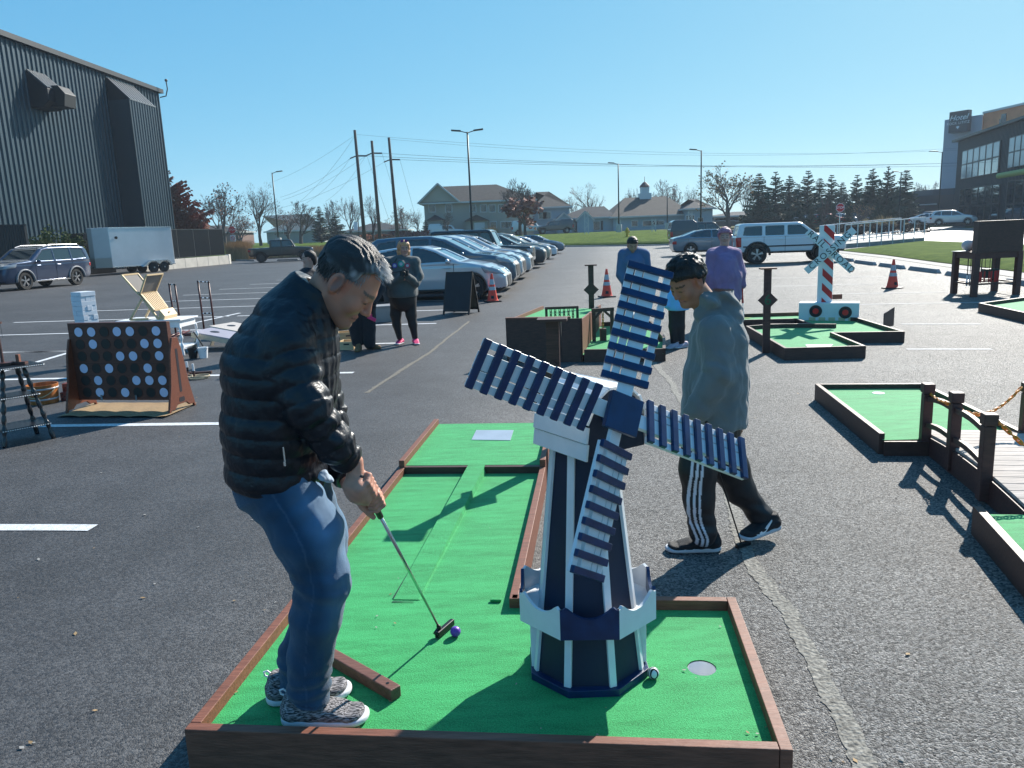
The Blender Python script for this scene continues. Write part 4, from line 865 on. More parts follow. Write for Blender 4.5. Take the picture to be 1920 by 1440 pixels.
vchain('sweatshirt', [J_t, aL, aR, [X(732, 491, Y, 10), X(755, 485, Y, 8), X(779, 491, Y, 10)]], .012, cloth('dark_grey_sweatshirt', (.075, .085, .085)), wom, sy=.78, cuts=(above(P(757, 556, Y).z),), fs=14, fold=.006)
vchain('leggings', lg+[[X(755, 552, Y, 24), X(755, 560, Y, 24)]], .011, M('black_leggings', (.012, .013, .016), .6), wom, sy=.85, fold=.001)
pink = M('hot_pink_shoe', (.75, .04, .18), .6, bump=.2, bscale=60)
farshoe(wom, G(750, 645), (-.25, -1, 0), pink); farshoe(wom, G(780, 645), (.25, -1, 0), pink)
m = MB()
for dx in (-.032, .032): m.lathe(wo+wfr[1]*dx+wfr[2]*.118+wfr[0]*.045, [(.001, 0), (.026, 0), (.027, .006), (.001, .007)], 16, M3=Matrix((wfr[1], wfr[2], wfr[0])).transposed())
m.build('sunglasses', M('sunglass_lens', (.10, .02, .16), .1, spec=1), wom)
def disc(par, c, n, r, mat, t=.004, nm='badge', seg=20):
    n = Vector(n).normalized(); x = n.orthogonal().normalized(); y = n.cross(x); m = MB(); m.lathe(c, [(.0005, 0), (r, 0), (r, t), (.0005, t)], seg, M3=Matrix((x, y, n)).transposed()); return m.build(nm, mat, par)
for px, py, cc, r_ in ((740, 498, (.10, .08, .35), .038), (752, 495, (.02, .30, .24), .046), (764, 498, (.35, .06, .10), .040)):
    c0 = P(px, py, Y-.262); disc(wom, c0, (0, -1, .1), r_, M('print_ring', cc, .8)); disc(wom, c0+Vector((0, -.004, 0)), (0, -1, .1), r_*.55, M('print_core', (.45, .45, .48), .8), nm='badge_core')
cm = P(758, 512, Y-.40); ct_ = thingw('camera', 'black camera with round lens held by the woman with pink shoes', 'camera', tuple(cm)); m = MB(); m.box(cm, (.13, .06, .085)); m.box(cm+Vector((0, 0, .05)), (.05, .05, .025)); m.build('camera_body', black, ct_, bevel=.006)
m = MB(); m.lathe(cm+Vector((-.005, -.03, 0)), [(.034, 0), (.036, -.01), (.033, -.06), (.001, -.055)], 18, ax='Y'); m.build('lens', blackm, ct_)
m = MB(); m.tube([cm+Vector((-.06, 0, .03)), P(734, 512, Y-.28), P(736, 495, Y-.25), P(744, 485, Y-.12)], .009, 6); m.build('strap', black, ct_)
m = MB(); 
vchain('hanging_jacket', [[X(725, 520, Y+.02, 8), X(727, 545, Y, 10), X(729, 562, Y, 9)]], .012, cloth('grey_blue_jacket_cloth', (.09, .12, .14)), wom, cuts=(above(P(729, 566, Y).z),))
# person in a pink bobble hat behind the man
Y = 12.0
hp, hfr_, ho_ = figure('person in black with tan boots and pink bobble hat, half hidden by the man', P(674, 477, Y), (.3, -1, -.1), .98, [[X(676, 498, Y, 6), X(678, 560, Y, 12)], [X(668, 560, Y, 10), X(672, 642, Y, 6)], [X(689, 560, Y, 10), X(692, 642, Y, 6)], [X(700, 505, Y, 6), X(708, 540, Y, 5), X(695, 562, Y-.2, 4)]], simple_hand(Wp(694, 560, Y-.2), (-.3, -.2, -1), .9, 1.6), (.42, .24, .18), (.03, .02, .02), .012, fine=False, hair=short_hair)
vchain('coat', [[X(656, 503, Y, 10), X(677, 494, Y, 9), X(698, 503, Y, 10)], [X(676, 555, Y, 24), X(677, 518, Y, 21)], [X(698, 503, Y, 11), X(712, 540, Y, 10), X(700, 566, Y-.15, 8)], [X(656, 503, Y, 11), X(648, 540, Y, 10), X(655, 566, Y-.1, 8)]], .014, cloth('black_coat', (.014, .014, .02)), hp, sy=.85, cuts=(above(P(676, 578, Y).z),))
vchain('wide_trousers', [[X(668, 568, Y, 17), X(668, 610, Y, 15), X(670, 640, Y, 11)], [X(689, 568, Y, 16), X(691, 610, Y, 13), X(693, 643, Y, 11)]], .012, cloth('black_cotton', (.012, .012, .017)), hp, fold=.006)
tan = M('tan_suede', (.20, .11, .05), .8, bump=.2, bscale=60); farshoe(hp, G(672, 658), (.05, -1, 0), tan, tan, hf=1.2); farshoe(hp, G(698, 654), (.9, -.4, 0), tan, tan, hf=1.2)
vchain('knit_hat', [[X(674, 467, Y, 14), X(674, 463, Y, 12)]], .012, cloth('pink_knit', (.45, .22, .26)), hp, fold=.004, cuts=(above(P(674, 473, Y).z),)); 
m = MB(); m.ball(P(673, 451, Y), .04, 14, 10); m.build('bobble', cloth('pink_bobble', (.55, .25, .24)), hp, smooth=True)
c0, c1_ = P(686, 556, Y-.22), P(696, 597, Y-.30); pt3 = thingw('putter', 'pink-headed putter carried by the person in tan boots', 'golf club', tuple(c1_)); m = MB(); m.tube([c0, c1_], .008, 8); m.build('shaft', chrome, pt3)
pinkr = M('pink_rubber', (.75, .03, .14), .5); m = MB(); m.beam(c1_+Vector((-.05, 0, .03)), c1_+Vector((.07, -.02, -.03)), .035, .05); m.tube([c1_+Vector((0, 0, .07)), c1_], .018, 8); m.build('club_head', pinkr, pt3, bevel=.01)
# dark haired woman at the left behind the man
Y = 12.3
gw, gfr, go = figure('dark-haired woman in black looking left, behind the back of the bending man', P(578, 484, Y), (-1, -.45, -.12), .98, [[X(577, 505, Y, 6), X(577, 560, Y, 14)], [X(570, 570, Y, 10), X(570, 640, Y, 6)], [X(584, 570, Y, 10), X(584, 640, Y, 6)]], [], (.46, .27, .21), (.015, .010, .010), .011, fine=True,
    hair=lambda q: smax(smin(ell(q, (-.02, 0, .028), (.112, .086, .10)), ell(q, (-.075, 0, -.03), (.055, .07, .10)), .03), np.maximum(q[0]-.06, .02-q[2]-(q[0] < .0)*1.0), .01))
vchain('coat', [[X(577, 565, Y, 24), X(577, 527, Y, 22), X(577, 508, Y, 8)], [X(557, 519, Y, 9), X(577, 509, Y, 9), X(597, 519, Y, 9)], [X(556, 522, Y, 9), X(552, 560, Y, 8)], [X(598, 522, Y, 9), X(602, 560, Y, 8)]], .014, cloth('black_wool', (.012, .014, .02)), gw, sy=.85)
vchain('trousers', [[X(568, 575, Y, 15), X(569, 640, Y, 9)], [X(586, 575, Y, 15), X(586, 640, Y, 9)]], .014, cloth('black_wool_trousers', (.012, .014, .02)), gw); farshoe(gw, G(569, 652), (-1, -.4, 0), blackshoe, h=.012); farshoe(gw, G(588, 652), (-1, -.4, 0), blackshoe, h=.012)
# purple woman with the red putter
Y = 12.9
pw, pfr, po = figure('smiling woman with short pink hair in a loose purple blouse', P(1359, 444, Y), (-.25, -1, -.05), 1.08, [[X(1358, 466, Y, 6), X(1358, 560, Y, 16)], [X(1336, 482, Y, 5), X(1333, 535, Y, 4.5), X(1337, 548, Y-.05, 4)], [X(1378, 482, Y, 5), X(1388, 520, Y, 4.5), X(1391, 538, Y-.05, 4)], [X(1348, 565, Y, 10), X(1350, 618, Y, 6)], [X(1374, 565, Y, 10), X(1374, 612, Y, 6)]],
    simple_hand(Wp(1337, 548, Y-.05), (.1, 0, -1), .95, .8)+simple_hand(Wp(1390, 537, Y-.06), (0, 0, -1), .95, 1.6), (.50, .27, .23), (.38, .15, .22), .010, hair=lambda q: short_hair(q, .032, .062, -.06))
vchain('blouse', [[X(1357, 552, Y, 31), X(1358, 520, Y, 30), X(1357, 496, Y, 26)], [X(1336, 477, Y, 11), X(1358, 470, Y, 9), X(1378, 477, Y, 11)], [X(1336, 480, Y-.02, 12), X(1331, 515, Y-.03, 12), X(1334, 541, Y-.04, 10)], [X(1378, 480, Y, 12), X(1387, 515, Y, 11), X(1390, 534, Y-.04, 8)]], .012, cloth('purple_crepe', (.24, .14, .28)), pw, sy=.75, cuts=(above(P(1357, 562, Y).z),), fs=11, fold=.014)
vchain('trousers', [[X(1348, 556, Y, 18), X(1349, 618, Y, 10)], [X(1371, 556, Y, 17), X(1374, 610, Y, 10)]], .013, cloth('dark_jeans_cloth', (.02, .028, .05)), pw); farshoe(pw, G(1349, 627), (-.2, -1, 0), blackshoe, h=.012); farshoe(pw, G(1374, 620), (.2, -1, 0), blackshoe, h=.012)
c0, c1_ = P(1391, 545, Y-.08), G(1396, 612, .03); redr = M('red_rubber', (.55, .02, .02), .45); pt4 = thingw('putter', 'red-gripped putter in the hand of the woman in purple', 'golf club', tuple(c1_)); m = MB(); m.tube([c0+Vector((0, 0, .06)), c0.lerp(c1_, .35)], .016, 8); m.build('grip', redr, pt4); m = MB(); m.tube([c0.lerp(c1_, .3), c1_], .007, 8); m.build('shaft', chrome, pt4); m = MB(); m.beam(c1_+Vector((-.04, 0, 0)), c1_+Vector((.06, -.03, 0)), .03, .045); m.build('club_head', redr, pt4, bevel=.008)
# bearded man in the blue sweater
Y = 13.3
bm_, bmf, bmo = figure('bearded man in a two-tone blue sweater bending forward over his putter', P(1186, 459, Y-.12), (.05, -.9, -.45), 1.06, [[X(1188, 480, Y, 6), X(1188, 565, Y, 14)], [X(1169, 482, Y-.05, 5), X(1166, 518, Y-.12, 5), X(1186, 548, Y-.35, 4)], [X(1208, 482, Y-.05, 5), X(1211, 518, Y-.12, 5), X(1192, 550, Y-.35, 4)], [X(1178, 570, Y, 10), X(1176, 618, Y, 6)], [X(1200, 570, Y, 10), X(1202, 618, Y, 6)]],
    simple_hand(Wp(1187, 547, Y-.36), (.2, -.1, -1), .95, 1.6)+simple_hand(Wp(1192, 551, Y-.36), (-.2, -.1, -1), .95, 1.6), (.42, .23, .17), (.015, .010, .008), .010, hair=lambda q: short_hair(q, .015, .055, -.05), stub=.85)
def swc(V):
    x, y, z = V.T; C = np.tile(np.array((.075, .13, .24)), (len(V), 1)); zz = P(1188, 497, Y).z+.02*np.sin((x-P(1188, 497, Y).x)*8); c = (z < zz) & (np.abs(x-P(1188, 500, Y).x) < .155); C[c] = (.018, .028, .055); C[(np.abs(z-zz) < .008) & (np.abs(x-P(1188, 500, Y).x) < .16)] = (.35, .45, .55); return C
vchain('sweater', [[X(1188, 555, Y, 21), X(1188, 515, Y, 24), X(1188, 493, Y-.05, 21)], [X(1169, 476, Y-.05, 10), X(1188, 471, Y-.05, 9), X(1208, 476, Y-.05, 10)], [X(1168, 480, Y-.05, 10), X(1165, 515, Y-.12, 9.5), X(1182, 544, Y-.32, 7)], [X(1209, 480, Y-.05, 10), X(1212, 515, Y-.12, 9.5), X(1197, 546, Y-.32, 7)]], .011, MV('sweater_knit', .9, bump=.3, bscale=120), bm_, swc, sy=.8, fs=13, fold=.006)
vchain('trousers', [[X(1179, 562, Y, 13), X(1177, 618, Y, 8)], [X(1199, 562, Y, 13), X(1202, 618, Y, 8)]], .013, cloth('black_trousers', (.014, .014, .018)), bm_); farshoe(bm_, G(1176, 627), (-.1, -1, 0), blackshoe, h=.012); farshoe(bm_, G(1203, 627), (.1, -1, 0), blackshoe, h=.012)
c0, c1_ = P(1190, 548, Y-.40), G(1186, 640, .03); pt5 = thingw('putter', 'putter of the bearded man behind the upright windmill sail', 'golf club', tuple(c1_)); m = MB(); m.tube([c0+Vector((0, .05, .12)), c0.lerp(c1_, .25)], .014, 8); m.build('grip', black, pt5); m = MB(); m.tube([c0.lerp(c1_, .2), c1_], .007, 8); m.build('shaft', chrome, pt5); m = MB(); m.box(c1_, (.11, .03, .035)); m.build('blade', blackm, pt5, bevel=.005)
# child in the pale blue jacket
Y = 10.95
ch, cfr, co = figure('child in a pale blue jacket and black leggings behind the face of the boy', P(1272, 518, Y), (-.4, -1, -.3), .92, [[X(1270, 535, Y, 7), X(1270, 570, Y, 12)], [X(1262, 575, Y, 8), X(1264, 640, Y, 6)], [X(1276, 575, Y, 8), X(1277, 640, Y, 6)]], [], (.46, .27, .21), (.05, .03, .02), .011, hair=lambda q: short_hair(q, .018, .055, -.08))
vchain('jacket', [[X(1271, 574, Y, 21), X(1271, 556, Y, 19), X(1271, 543, Y, 13)], [X(1254, 552, Y, 7), X(1251, 572, Y-.05, 7)], [X(1288, 552, Y, 7), X(1292, 570, Y-.05, 7)]], .012, M('pale_blue_nylon', (.16, .46, .78), .5, bump=.2, bscale=30), ch, sy=.85, cuts=(above(P(1271, 581, Y).z),), fs=14, fold=.008)
vchain('leggings', [[X(1262, 582, Y, 9), X(1262, 612, Y, 8), X(1264, 646, Y, 6)], [X(1276, 582, Y, 9), X(1276, 612, Y, 8), X(1278, 646, Y, 6)]], .011, M('child_black_leggings', (.012, .013, .016), .6), ch, fold=.001)
ps = M('pale_pink_shoe', (.55, .42, .46), .6); farshoe(ch, G(1263, 653), (-.8, -.6, 0), ps, hf=.85); farshoe(ch, G(1280, 652), (-.8, -.6, 0), ps, hf=.85)
# ================================================================ games and equipment on the lot
def text(par, s, size, Mx, mat, name='lettering', depth=.0015, align='CENTER', sx=1.0, spacing=1.0, shear=0):
    cu = bpy.data.curves.new(name, 'FONT'); cu.body = s; cu.size = size; cu.extrude = depth; cu.align_x = align; cu.align_y = 'CENTER'; cu.space_character = spacing; cu.shear = shear
    o = bpy.data.objects.new('tmp', cu); COL.objects.link(o); dg = bpy.context.evaluated_depsgraph_get(); me = bpy.data.meshes.new_from_object(o.evaluated_get(dg)); bpy.data.objects.remove(o); me.name = name
    me.transform(Mx @ Matrix.Diagonal((sx, 1, 1, 1))); me.materials.clear(); return link(name, me, mat, par)
def basis(o, x, y): x = Vector(x).normalized(); z = x.cross(Vector(y)).normalized(); y = z.cross(x); return Matrix.Translation(o) @ Matrix((x, y, z)).transposed().to_4x4()
def Zs(p, z): return Vector((p.x, p.y, z))
UP = Vector((0, 0, 1)); RXm = -Lu
# number posts
def number_post(base, label, ztop=1.13, digit=None, rz=-PSI):
    t = thing('number_post', label, 'post', (base.x, base.y, 0), rz, 'wooden number posts with diamond boards')
    m = MB(); m.box((0, 0, (ztop-.02)/2), (.092, .045, ztop-.02)); m.build('post_board', darkpost, t, bevel=.003)
    m = MB(); m.box((0, 0, ztop-.01), (.205, .14, .02)); m.build('top_board', redwood if digit else darkpost, t, bevel=.002)
    m = MB(); q = .128; m.prism([(q, -.03, ztop-.42), (0, -.03, ztop-.42+q), (-q, -.03, ztop-.42), (0, -.03, ztop-.42-q)], (0, -.012, 0)); dm = m.build('diamond_board', darkpost, t, bevel=.001)
    if digit: text(dm, digit, .19, basis((0, -.0425, ztop-.42), (1, 0, 0), (0, 0, 1)), M('green_digit_paint', (.01, .12, .05), .5), 'digit')
    return t
pa = P(1037, 660, 5.28); number_post(pa, 'wooden number post standing just behind the left windmill sail')
number_post(G(1110, 621), 'slim number post with diamond, left of the pendulum gate')
number_post(G(1436, 662), 'number post marked 6 in front of the railroad crossing hole', digit='6')
# cones
orange = M('cone_orange', (.85, .065, .035), .5, var=.08, vscale=12); silver_b = M('reflective_band', (.42, .42, .44), .35, metal=.2); 
def make_cone(label, loc):
    t = thing('traffic_cone', label, 'traffic cone', loc, R(20), 'orange traffic cones with reflective bands')
    m = MB(); m.box((0, 0, .016), (.36, .36, .032)); m.build('base', black, t, bevel=.01)
    rad = lambda z: .135-.112*(z-.03)/.68
    m = MB(); m.lathe((0, 0, 0), [(.15, .031), (.15, .045), (.135, .05)]+[(rad(z), z) for z in (.1, .3, .5, .68)]+[(.027, .70), (.020, .71), (.012, .71)], 28); m.build('cone_body', orange, t, auto=50)
    for a, b in ((.30, .385), (.44, .57)): m = MB(); m.lathe((0, 0, 0), [(rad(a)+.0025, a), (rad(b)+.0025, b)], 28, cap=False); m.build('band', silver_b, t, smooth=True)
    m = MB(); m.lathe((0, 0, 0), [(rad(.09)+.002, .09), (rad(.165)+.002, .165)], 28, cap=False); fs = [f for i, f in enumerate(m.f) if 18 <= i <= 20]; m.f = fs; m.mi = [0]*len(fs); m.build('sticker', black, t)
    return t
cone0 = make_cone('orange cone standing by the blackboard and the silver car', G(924, 566)); dup(cone0, G(1138, 557), R(15), 'orange cone between the number post and the man in blue'); dup(cone0, G(1673, 541), R(30), 'orange cone at right near the concrete wheel stops')
# A-frame blackboard
ab = thingw('blackboard_sign', 'black A-frame chalkboard standing beside the silver car', 'chalkboard', G(872, 588))
chalk = M('chalkboard', (.018, .022, .028), .7, var=.2, vscale=3); hard = M('hardboard_back', (.13, .09, .06), .8); frm = M('black_frame_wood', (.02, .018, .018), .6)
f1_, f2_, b1_, b2_ = G(843, 589), G(868, 592), G(878, 584), G(903, 586); zt = P(857, 509, (f1_.y+b1_.y)/2).z
e = (f2_-f1_).normalized(); Wd = .62; n_o = Vector((e.y, -e.x, 0)); fc = (f1_+f2_)/2; bc = (b1_+b2_)/2
e = Vector((.93, -.36, 0)).normalized(); back = Vector((.36, .93, 0)); tp = fc+back*.28; tp.z = zt
for cen, mt_, nm in ((fc, chalk, 'chalkboard_panel'), (fc+back*.56, hard, 'rear_panel')):
    a, b = cen-e*.30, cen+e*.30; c_, d_ = Zs(tp, zt)+e*.30, Zs(tp, zt)-e*.30; L_ = lambda p, q, t: p.lerp(q, t)
    nrm = (b-a).cross(d_-a).normalized()*.012
    m = MB(); m.prism([L_(a, d_, .12), L_(b, c_, .12), L_(b, c_, .97), L_(a, d_, .97)], nrm); pn = m.build(nm, mt_, ab)
    for p, q in ((a, d_), (b, c_)): m = MB(); m.beam(p, q, .035, .03, up=tuple(nrm)); m.build('leg', frm, ab)
    for t_ in (.10, .975): m = MB(); m.beam(L_(a, d_, t_), L_(b, c_, t_), .04, .03, up=tuple(nrm)); m.build('frame_bar', frm, ab)
# lane of hole 6 with the railroad crossing
def lane_from(px, z_floor, z_rail, name, label, plate=None, skip=(), floor_extra=None, mat=None):
    t = thingw(name, label, 'mini golf hole', tuple(G(*px[0])))
    pts = [G(x, y, z_rail) for x, y in px]; n = len(pts); m = MB(); m.add([(p.x, p.y, z_floor) for p in pts], [tuple(range(n))]); me = m.build('turf', turf, t)
    for i in range(n):
        if i in skip: continue
        a, b = pts[i].copy(), pts[(i+1) % n].copy(); a.z = b.z = z_rail/2; mm = MB(); mm.beam(a, b, .04, z_rail, e0=.018, e1=-.022); mm.build('rail', mat or darkwood, t, bevel=.002)
    if plate: mm = MB(); mm.prism([tuple(G(x, y, z_floor+.004)) for x, y in plate], (0, 0, .004)); mm.build('tee_plate', steel, t)
    return t, pts
h6, p6_ = lane_from([(1401, 611), (1473, 652), (1620, 648), (1559, 623), (1693, 621), (1609, 596), (1497, 585), (1372, 589), (1372, 600), (1493, 597), (1520, 606), (1440, 608)], .10, .16, 'putting_lane', 'putting lane with the white railroad crossing box, behind number post 6', plate=[(1510, 647), (1562, 646), (1555, 652), (1516, 653)])
lt = turfm('lime_turf', (.07, .16, .02), (.22, .36, .06)); m = MB(); m.quad(*[tuple(G(x, y, .104)) for x, y in ((1378, 591.5), (1405, 591), (1412, 594), (1404, 597), (1378, 598))]); m.build('rough_patch', lt, h6)
m = MB(); a, b = G(1438, 607, .16), G(1568, 607.5, .16); a.z = b.z = .13; m.beam(a, b, .04, .065); m.build('inner_rail', darkwood, h6)
m = MB(); a, b = G(1655, 622), G(1673, 617); zc_ = P(1660, 583, a.y).z; m.prism([(a.x, a.y, .05), (b.x, b.y, .05), (b.x, b.y, zc_+.02), (a.x, a.y, zc_-.04)], (.03, .02, 0)); m.build('upright_board', darkwood, h6)
wbd = P(1557, 561, 14.2); m = MB(); m.box((wbd.x, wbd.y, .32), (.42, .03, .09)); m.build('back_board', redwood, h6)
rc = thingw('railroad_crossing_sign', 'white crossing box with striped pole, crossed boards and two red lights', 'railroad sign', tuple(G(1553, 602, .1)))
a, b = G(1497, 601, .10), G(1610, 602, .10); e = (b-a).normalized(); bk = Vector((-e.y, e.x, 0)); zt = P(1497, 568, a.y).z; wr = M('white_weathered_paint', (.68, .70, .72), .5, var=.06, vscale=6, bump=.05)
m = MB(); m.prism([a, b, b+bk*.30, a+bk*.30], (0, 0, zt-.10)); cb_ = m.build('signal_box', wr, rc, bevel=.006)
redl = M('red_lamp_paint', (.75, .02, .02), .4); blk = M('black_paint', (.015, .013, .02), .5)
for px in (1530, 1585.5):
    q = P(px, 582, a.y-.005); q = a+e*((Vector((q.x, q.y, 0))-Zs(a, 0)).dot(e))+Vector((0, 0, q.z-.10))-bk*.003
    disc(rc, q, -bk, .098, blk, .006, 'lamp_ring', 28); disc(rc, q-bk*.006, -bk, .047, redl, .005, 'lamp', 24)
yel = M('cream_opening', (.55, .48, .30), .7)
for k in range(5):
    q = a+e*(.20+.185*k)*((b-a).length/1.13); m = MB(); m.prism([q-bk*.004+UP*.004, q+e*.10-bk*.004+UP*.004, q+e*.10-bk*.004+UP*.055, q-bk*.004+UP*.055], tuple(bk*.006)); m.build('ball_opening', yel, rc)
pc = a+e*((b-a).length*.52)+bk*.13; zb_ = zt; zt2 = P(1557, 422, pc.y).z; w2 = .16; pe_ = Vector((math.cos(R(-24)), math.sin(R(-24)), 0)); pe_ = e; po_ = pc-e*w2*.35
m = MB(); m.prism([po_-e*w2*.5, po_+e*w2*.5, po_+e*w2*.5+bk*.10, po_-e*w2*.5+bk*.10], (0, 0, 0.001)); m = MB(); q0 = Zs(po_, zb_)
m.prism([q0-e*w2*.5-e*.07, q0+e*w2*.5, q0+e*w2*.5+bk*.10, q0-e*w2*.5-e*.07+bk*.10], (0, 0, zt2-zb_)); m.build('pole', wr, rc, bevel=.004)
rs_ = M('red_stripe_paint', (.55, .025, .025), .45); HH = zt2-zb_; per = HH/5.2; k = 0; z = zb_-.2
while z < zt2:                                                      # slanted red stripes on the pole's face
    pl4 = [(-.5, z+.16), (.5, z), (.5, z+per*.5), (-.5, z+per*.5+.16)]
    def clipz(poly, zl, up):
        out = []
        for i in range(len(poly)):
            p, q = poly[i], poly[(i+1) % len(poly)]; ip = (p[1] <= zl) if up else (p[1] >= zl); iq = (q[1] <= zl) if up else (q[1] >= zl)
            if ip: out.append(p)
            if ip != iq: t_ = (zl-p[1])/(q[1]-p[1]); out.append((p[0]+(q[0]-p[0])*t_, zl))
        return out
    c_ = clipz(clipz(pl4, zt2, True), zb_, False)
    if len(c_) > 2: m = MB(); m.prism([Zs(po_+e*w2*x, zz)-bk*.001 for x, zz in c_], tuple(-bk*.003)); m.build('stripe', rs_, rc)
    z += per
cc_ = P(1560, 470, po_.y-.03); cx = Zs(po_+e*.02, cc_.z)-bk*.03
for ang, s_, off in ((-R(43), 'RAIL  ROAD', 0), (R(43), 'CROSSING', .016)):
    d_ = e*math.cos(ang)+UP*math.sin(ang); v = -e*math.sin(ang)+UP*math.cos(ang); o_ = cx-bk*off
    m = MB(); m.beam(o_-d_*.475, o_+d_*.475, .115, .014, up=tuple(-bk)); xb = m.build('cross_board', wr, rc, bevel=.002)
    if s_ == 'CROSSING': text(xb, s_, .135, basis(o_-bk*.0085, d_, v), blk, spacing=1.30)
    else:
        for t_, wd_ in (('RAIL', -1), ('ROAD', 1)): text(xb, t_, .135, basis(o_-bk*.0085+d_*.275*wd_, d_, v), blk, spacing=1.30)
# hole 5: raised deck, chain gate, pendulum
h5 = thingw('putting_lane', 'dark wooden putting lane with raised deck, chain gate and pendulum', 'mini golf hole', tuple(G(1093, 680)))
A0, A1 = G(951, 680), G(1093, 679); ztp = P(1040, 604, 9.7).z; e = (A1-A0).normalized(); bk = Vector((-e.y, e.x, 0))
m = MB(); m.prism([A0, A1-e*.28, A1-e*.28+bk*.03, A0+bk*.03], (0, 0, ztp)); m.build('front_panel', darkwood, h5, bevel=.002)
m = MB(); m.prism([A1-e*.275+bk*.0, A1, A1+bk*.03, A1-e*.275+bk*.03], (0, 0, ztp-.005)); m.build('front_panel', darkwood, h5, bevel=.002)
m = MB(); m.prism([A0+UP*ztp-bk*.01, A1-e*.15+UP*ztp-bk*.01, A1-e*.15+UP*ztp+bk*.05, A0+UP*ztp+bk*.05], (0, 0, .02)); m.build('cap_board', redwood, h5)
m = MB(); m.prism([A1-bk*0, A1+bk*3.2, A1+bk*3.2+UP*(ztp-.14), A1+UP*(ztp-.02)], tuple(-e*.03)); m.build('side_panel', redwood, h5); m = MB(); m.prism([A0+bk*.03, A0+bk*3.2, A0+bk*3.2+UP*(ztp-.14), A0+bk*.03+UP*(ztp-.02)], tuple(e*.03)); m.build('side_panel', redwood, h5)
m = MB(); m.quad(*[tuple(v) for v in (A0+e*.03+bk*.03+UP*(ztp-.06), A1-e*.03+bk*.03+UP*(ztp-.06), A1-e*.03+bk*3.2+UP*(ztp-.20), A0+e*.03+bk*3.2+UP*(ztp-.20))]); m.build('turf', turf, h5)
C4 = [A1+e*.0, A1+e*1.05, A1+e*1.05+bk*1.1, A1+e*.95+bk*1.1, A1+e*.85+bk*3.0, A1+bk*3.0]
m = MB(); m.add([tuple(Zs(p, .1)) for p in C4], [tuple(range(6))]); m.build('turf', turf, h5)
for p, q in ((C4[0], C4[1]), (C4[1], C4[2]), (C4[2], C4[4]), (C4[4], C4[5])): a, b = Zs(p, .085), Zs(q, .085); m = MB(); m.beam(a, b, .04, .17, e0=-.02, e1=-.02); m.build('rail', darkwood, h5)
def chain_mesh(m, a, b, sag, L=.05, r=.0055, wd=.014, n=6):
    a, b = Vector(a), Vector(b); K = max(2, int((b-a).length/(L*.72))); prev = None; pts = [a.lerp(b, i/K)-UP*sag*4*(i/K)*(1-i/K) for i in range(K+1)]
    for i in range(K):
        p, q = pts[i], pts[i+1]; d = (q-p).normalized(); c = (p+q)/2; x = d.orthogonal().normalized() if i % 2 else d.cross(d.orthogonal()).normalized(); h = L/2-wd*.6
        if abs(d.z) < .9: s_ = d.cross(UP).normalized(); x = (s_ if i % 2 else s_.cross(d).normalized()); x = (x+(s_ if i % 2 == 0 else s_.cross(d))*.5).normalized()
        ring = [c+d*(h*sg+wd*math.cos(t)*sg)+x*(wd*math.sin(t)) for sg, ts in ((1, [math.pi/2-j*math.pi/4 for j in range(5)]), (-1, [-math.pi/2+j*math.pi/4 for j in range(5)])) for t in ts]
        m.tube(ring, r, n, closed=True)
def gate(pl, pr, zt, nm, label, wd=.05):
    t = thingw(nm, label, 'gate', tuple(Zs(pl, .1)))
    for p in (pl, pr): m = MB(); m.beam(p, Zs(p, zt), wd, wd, up=(1, 0, 0)); m.build('post', darkpost, t)
    m = MB(); m.beam(Zs(pl, zt-.0), Zs(pr, zt-.0), wd, wd, e0=wd/2, e1=wd/2); m.build('crossbeam', darkpost, t); return t
pl = G(1114, 640, .1); pr = G(1148, 637, .1); zt = P(1113, 582, pl.y).z; pg = gate(pl, pr, zt, 'pendulum_gate', 'small wooden gallows with a block hanging on a chain')
for p, q, s_ in ((pl, pr, 1), (pr, pl, -1)): d_ = (q-p).normalized(); m = MB(); m.beam(Zs(p, zt-.13), Zs(p+d_*.13, zt-.01), .03, .03); m.build('brace', darkpost, pg)
mid = Zs((pl+pr)/2, zt-.03); m = MB(); chain_mesh(m, mid, mid-UP*.24, 0, .05, .006); m.build('chain', M('brass_chain', (.45, .30, .10), .4, metal=.8), pg); m = MB(); m.box(mid-UP*.34, (.09, .09, .19)); m.build('block', darkpost, pg, bevel=.004)
zf = ztp-.14; pl = G(1025, 605, zf); pr = G(1083, 603, zf); zt = P(1025, 578, pl.y).z; cg = gate(pl, pr, zt, 'chain_gate', 'low dark frame hung with a row of short chains', .035)
for k in range(6): q = pl.lerp(pr, (k+1)/7); m = MB(); chain_mesh(m, Zs(q, zt-.02), Zs(q, zf+.03), 0, .045, .006, n=4); m.build('chain', blackm, cg)
# bridge lane at the right
br, pb = lane_from([(1533, 720), (1656, 814), (1915, 808), (1746, 727), (1728, 719)], .115, .16, 'putting_lane', 'putting lane with small round cup at the end of the wooden footbridge', skip=(1,))
m = MB(); a, b = G(1658, 826, .115), G(1893, 826, .115); a.z = b.z = .055; m.beam(a, b, .02, .108); m.build('end_board', darkwood, br)
ch_ = G(1647, 737, .116); m = MB(); m.lathe((ch_.x, ch_.y, .1165), [(.001, .0015), (.054, .0015), (.055, 0)], 28, cap=False); m.build('cup', whitep, br)
bd = thingw('footbridge', 'weathered plank footbridge with dark posts and rails leading onto the turf', 'bridge', tuple(G(1742, 850)))
Q1, Q2, Q3 = G(1732, 852), G(1783, 886), G(1842, 943); Q4 = G(1918, 846)
wp = woodm('weathered_planks', (.42, .37, .33), var=.25, rough=.8, st=(2, 25, 25)); D0 = G(1696, 828, .125); D1 = G(1880, 966, .125); dd = Vector((Q3.x-Q1.x, Q3.y-Q1.y, 0)).normalized(); LB = 1.78; across = Vector((-dd.y, dd.x, 0)); across = across if across.x > 0 else -across
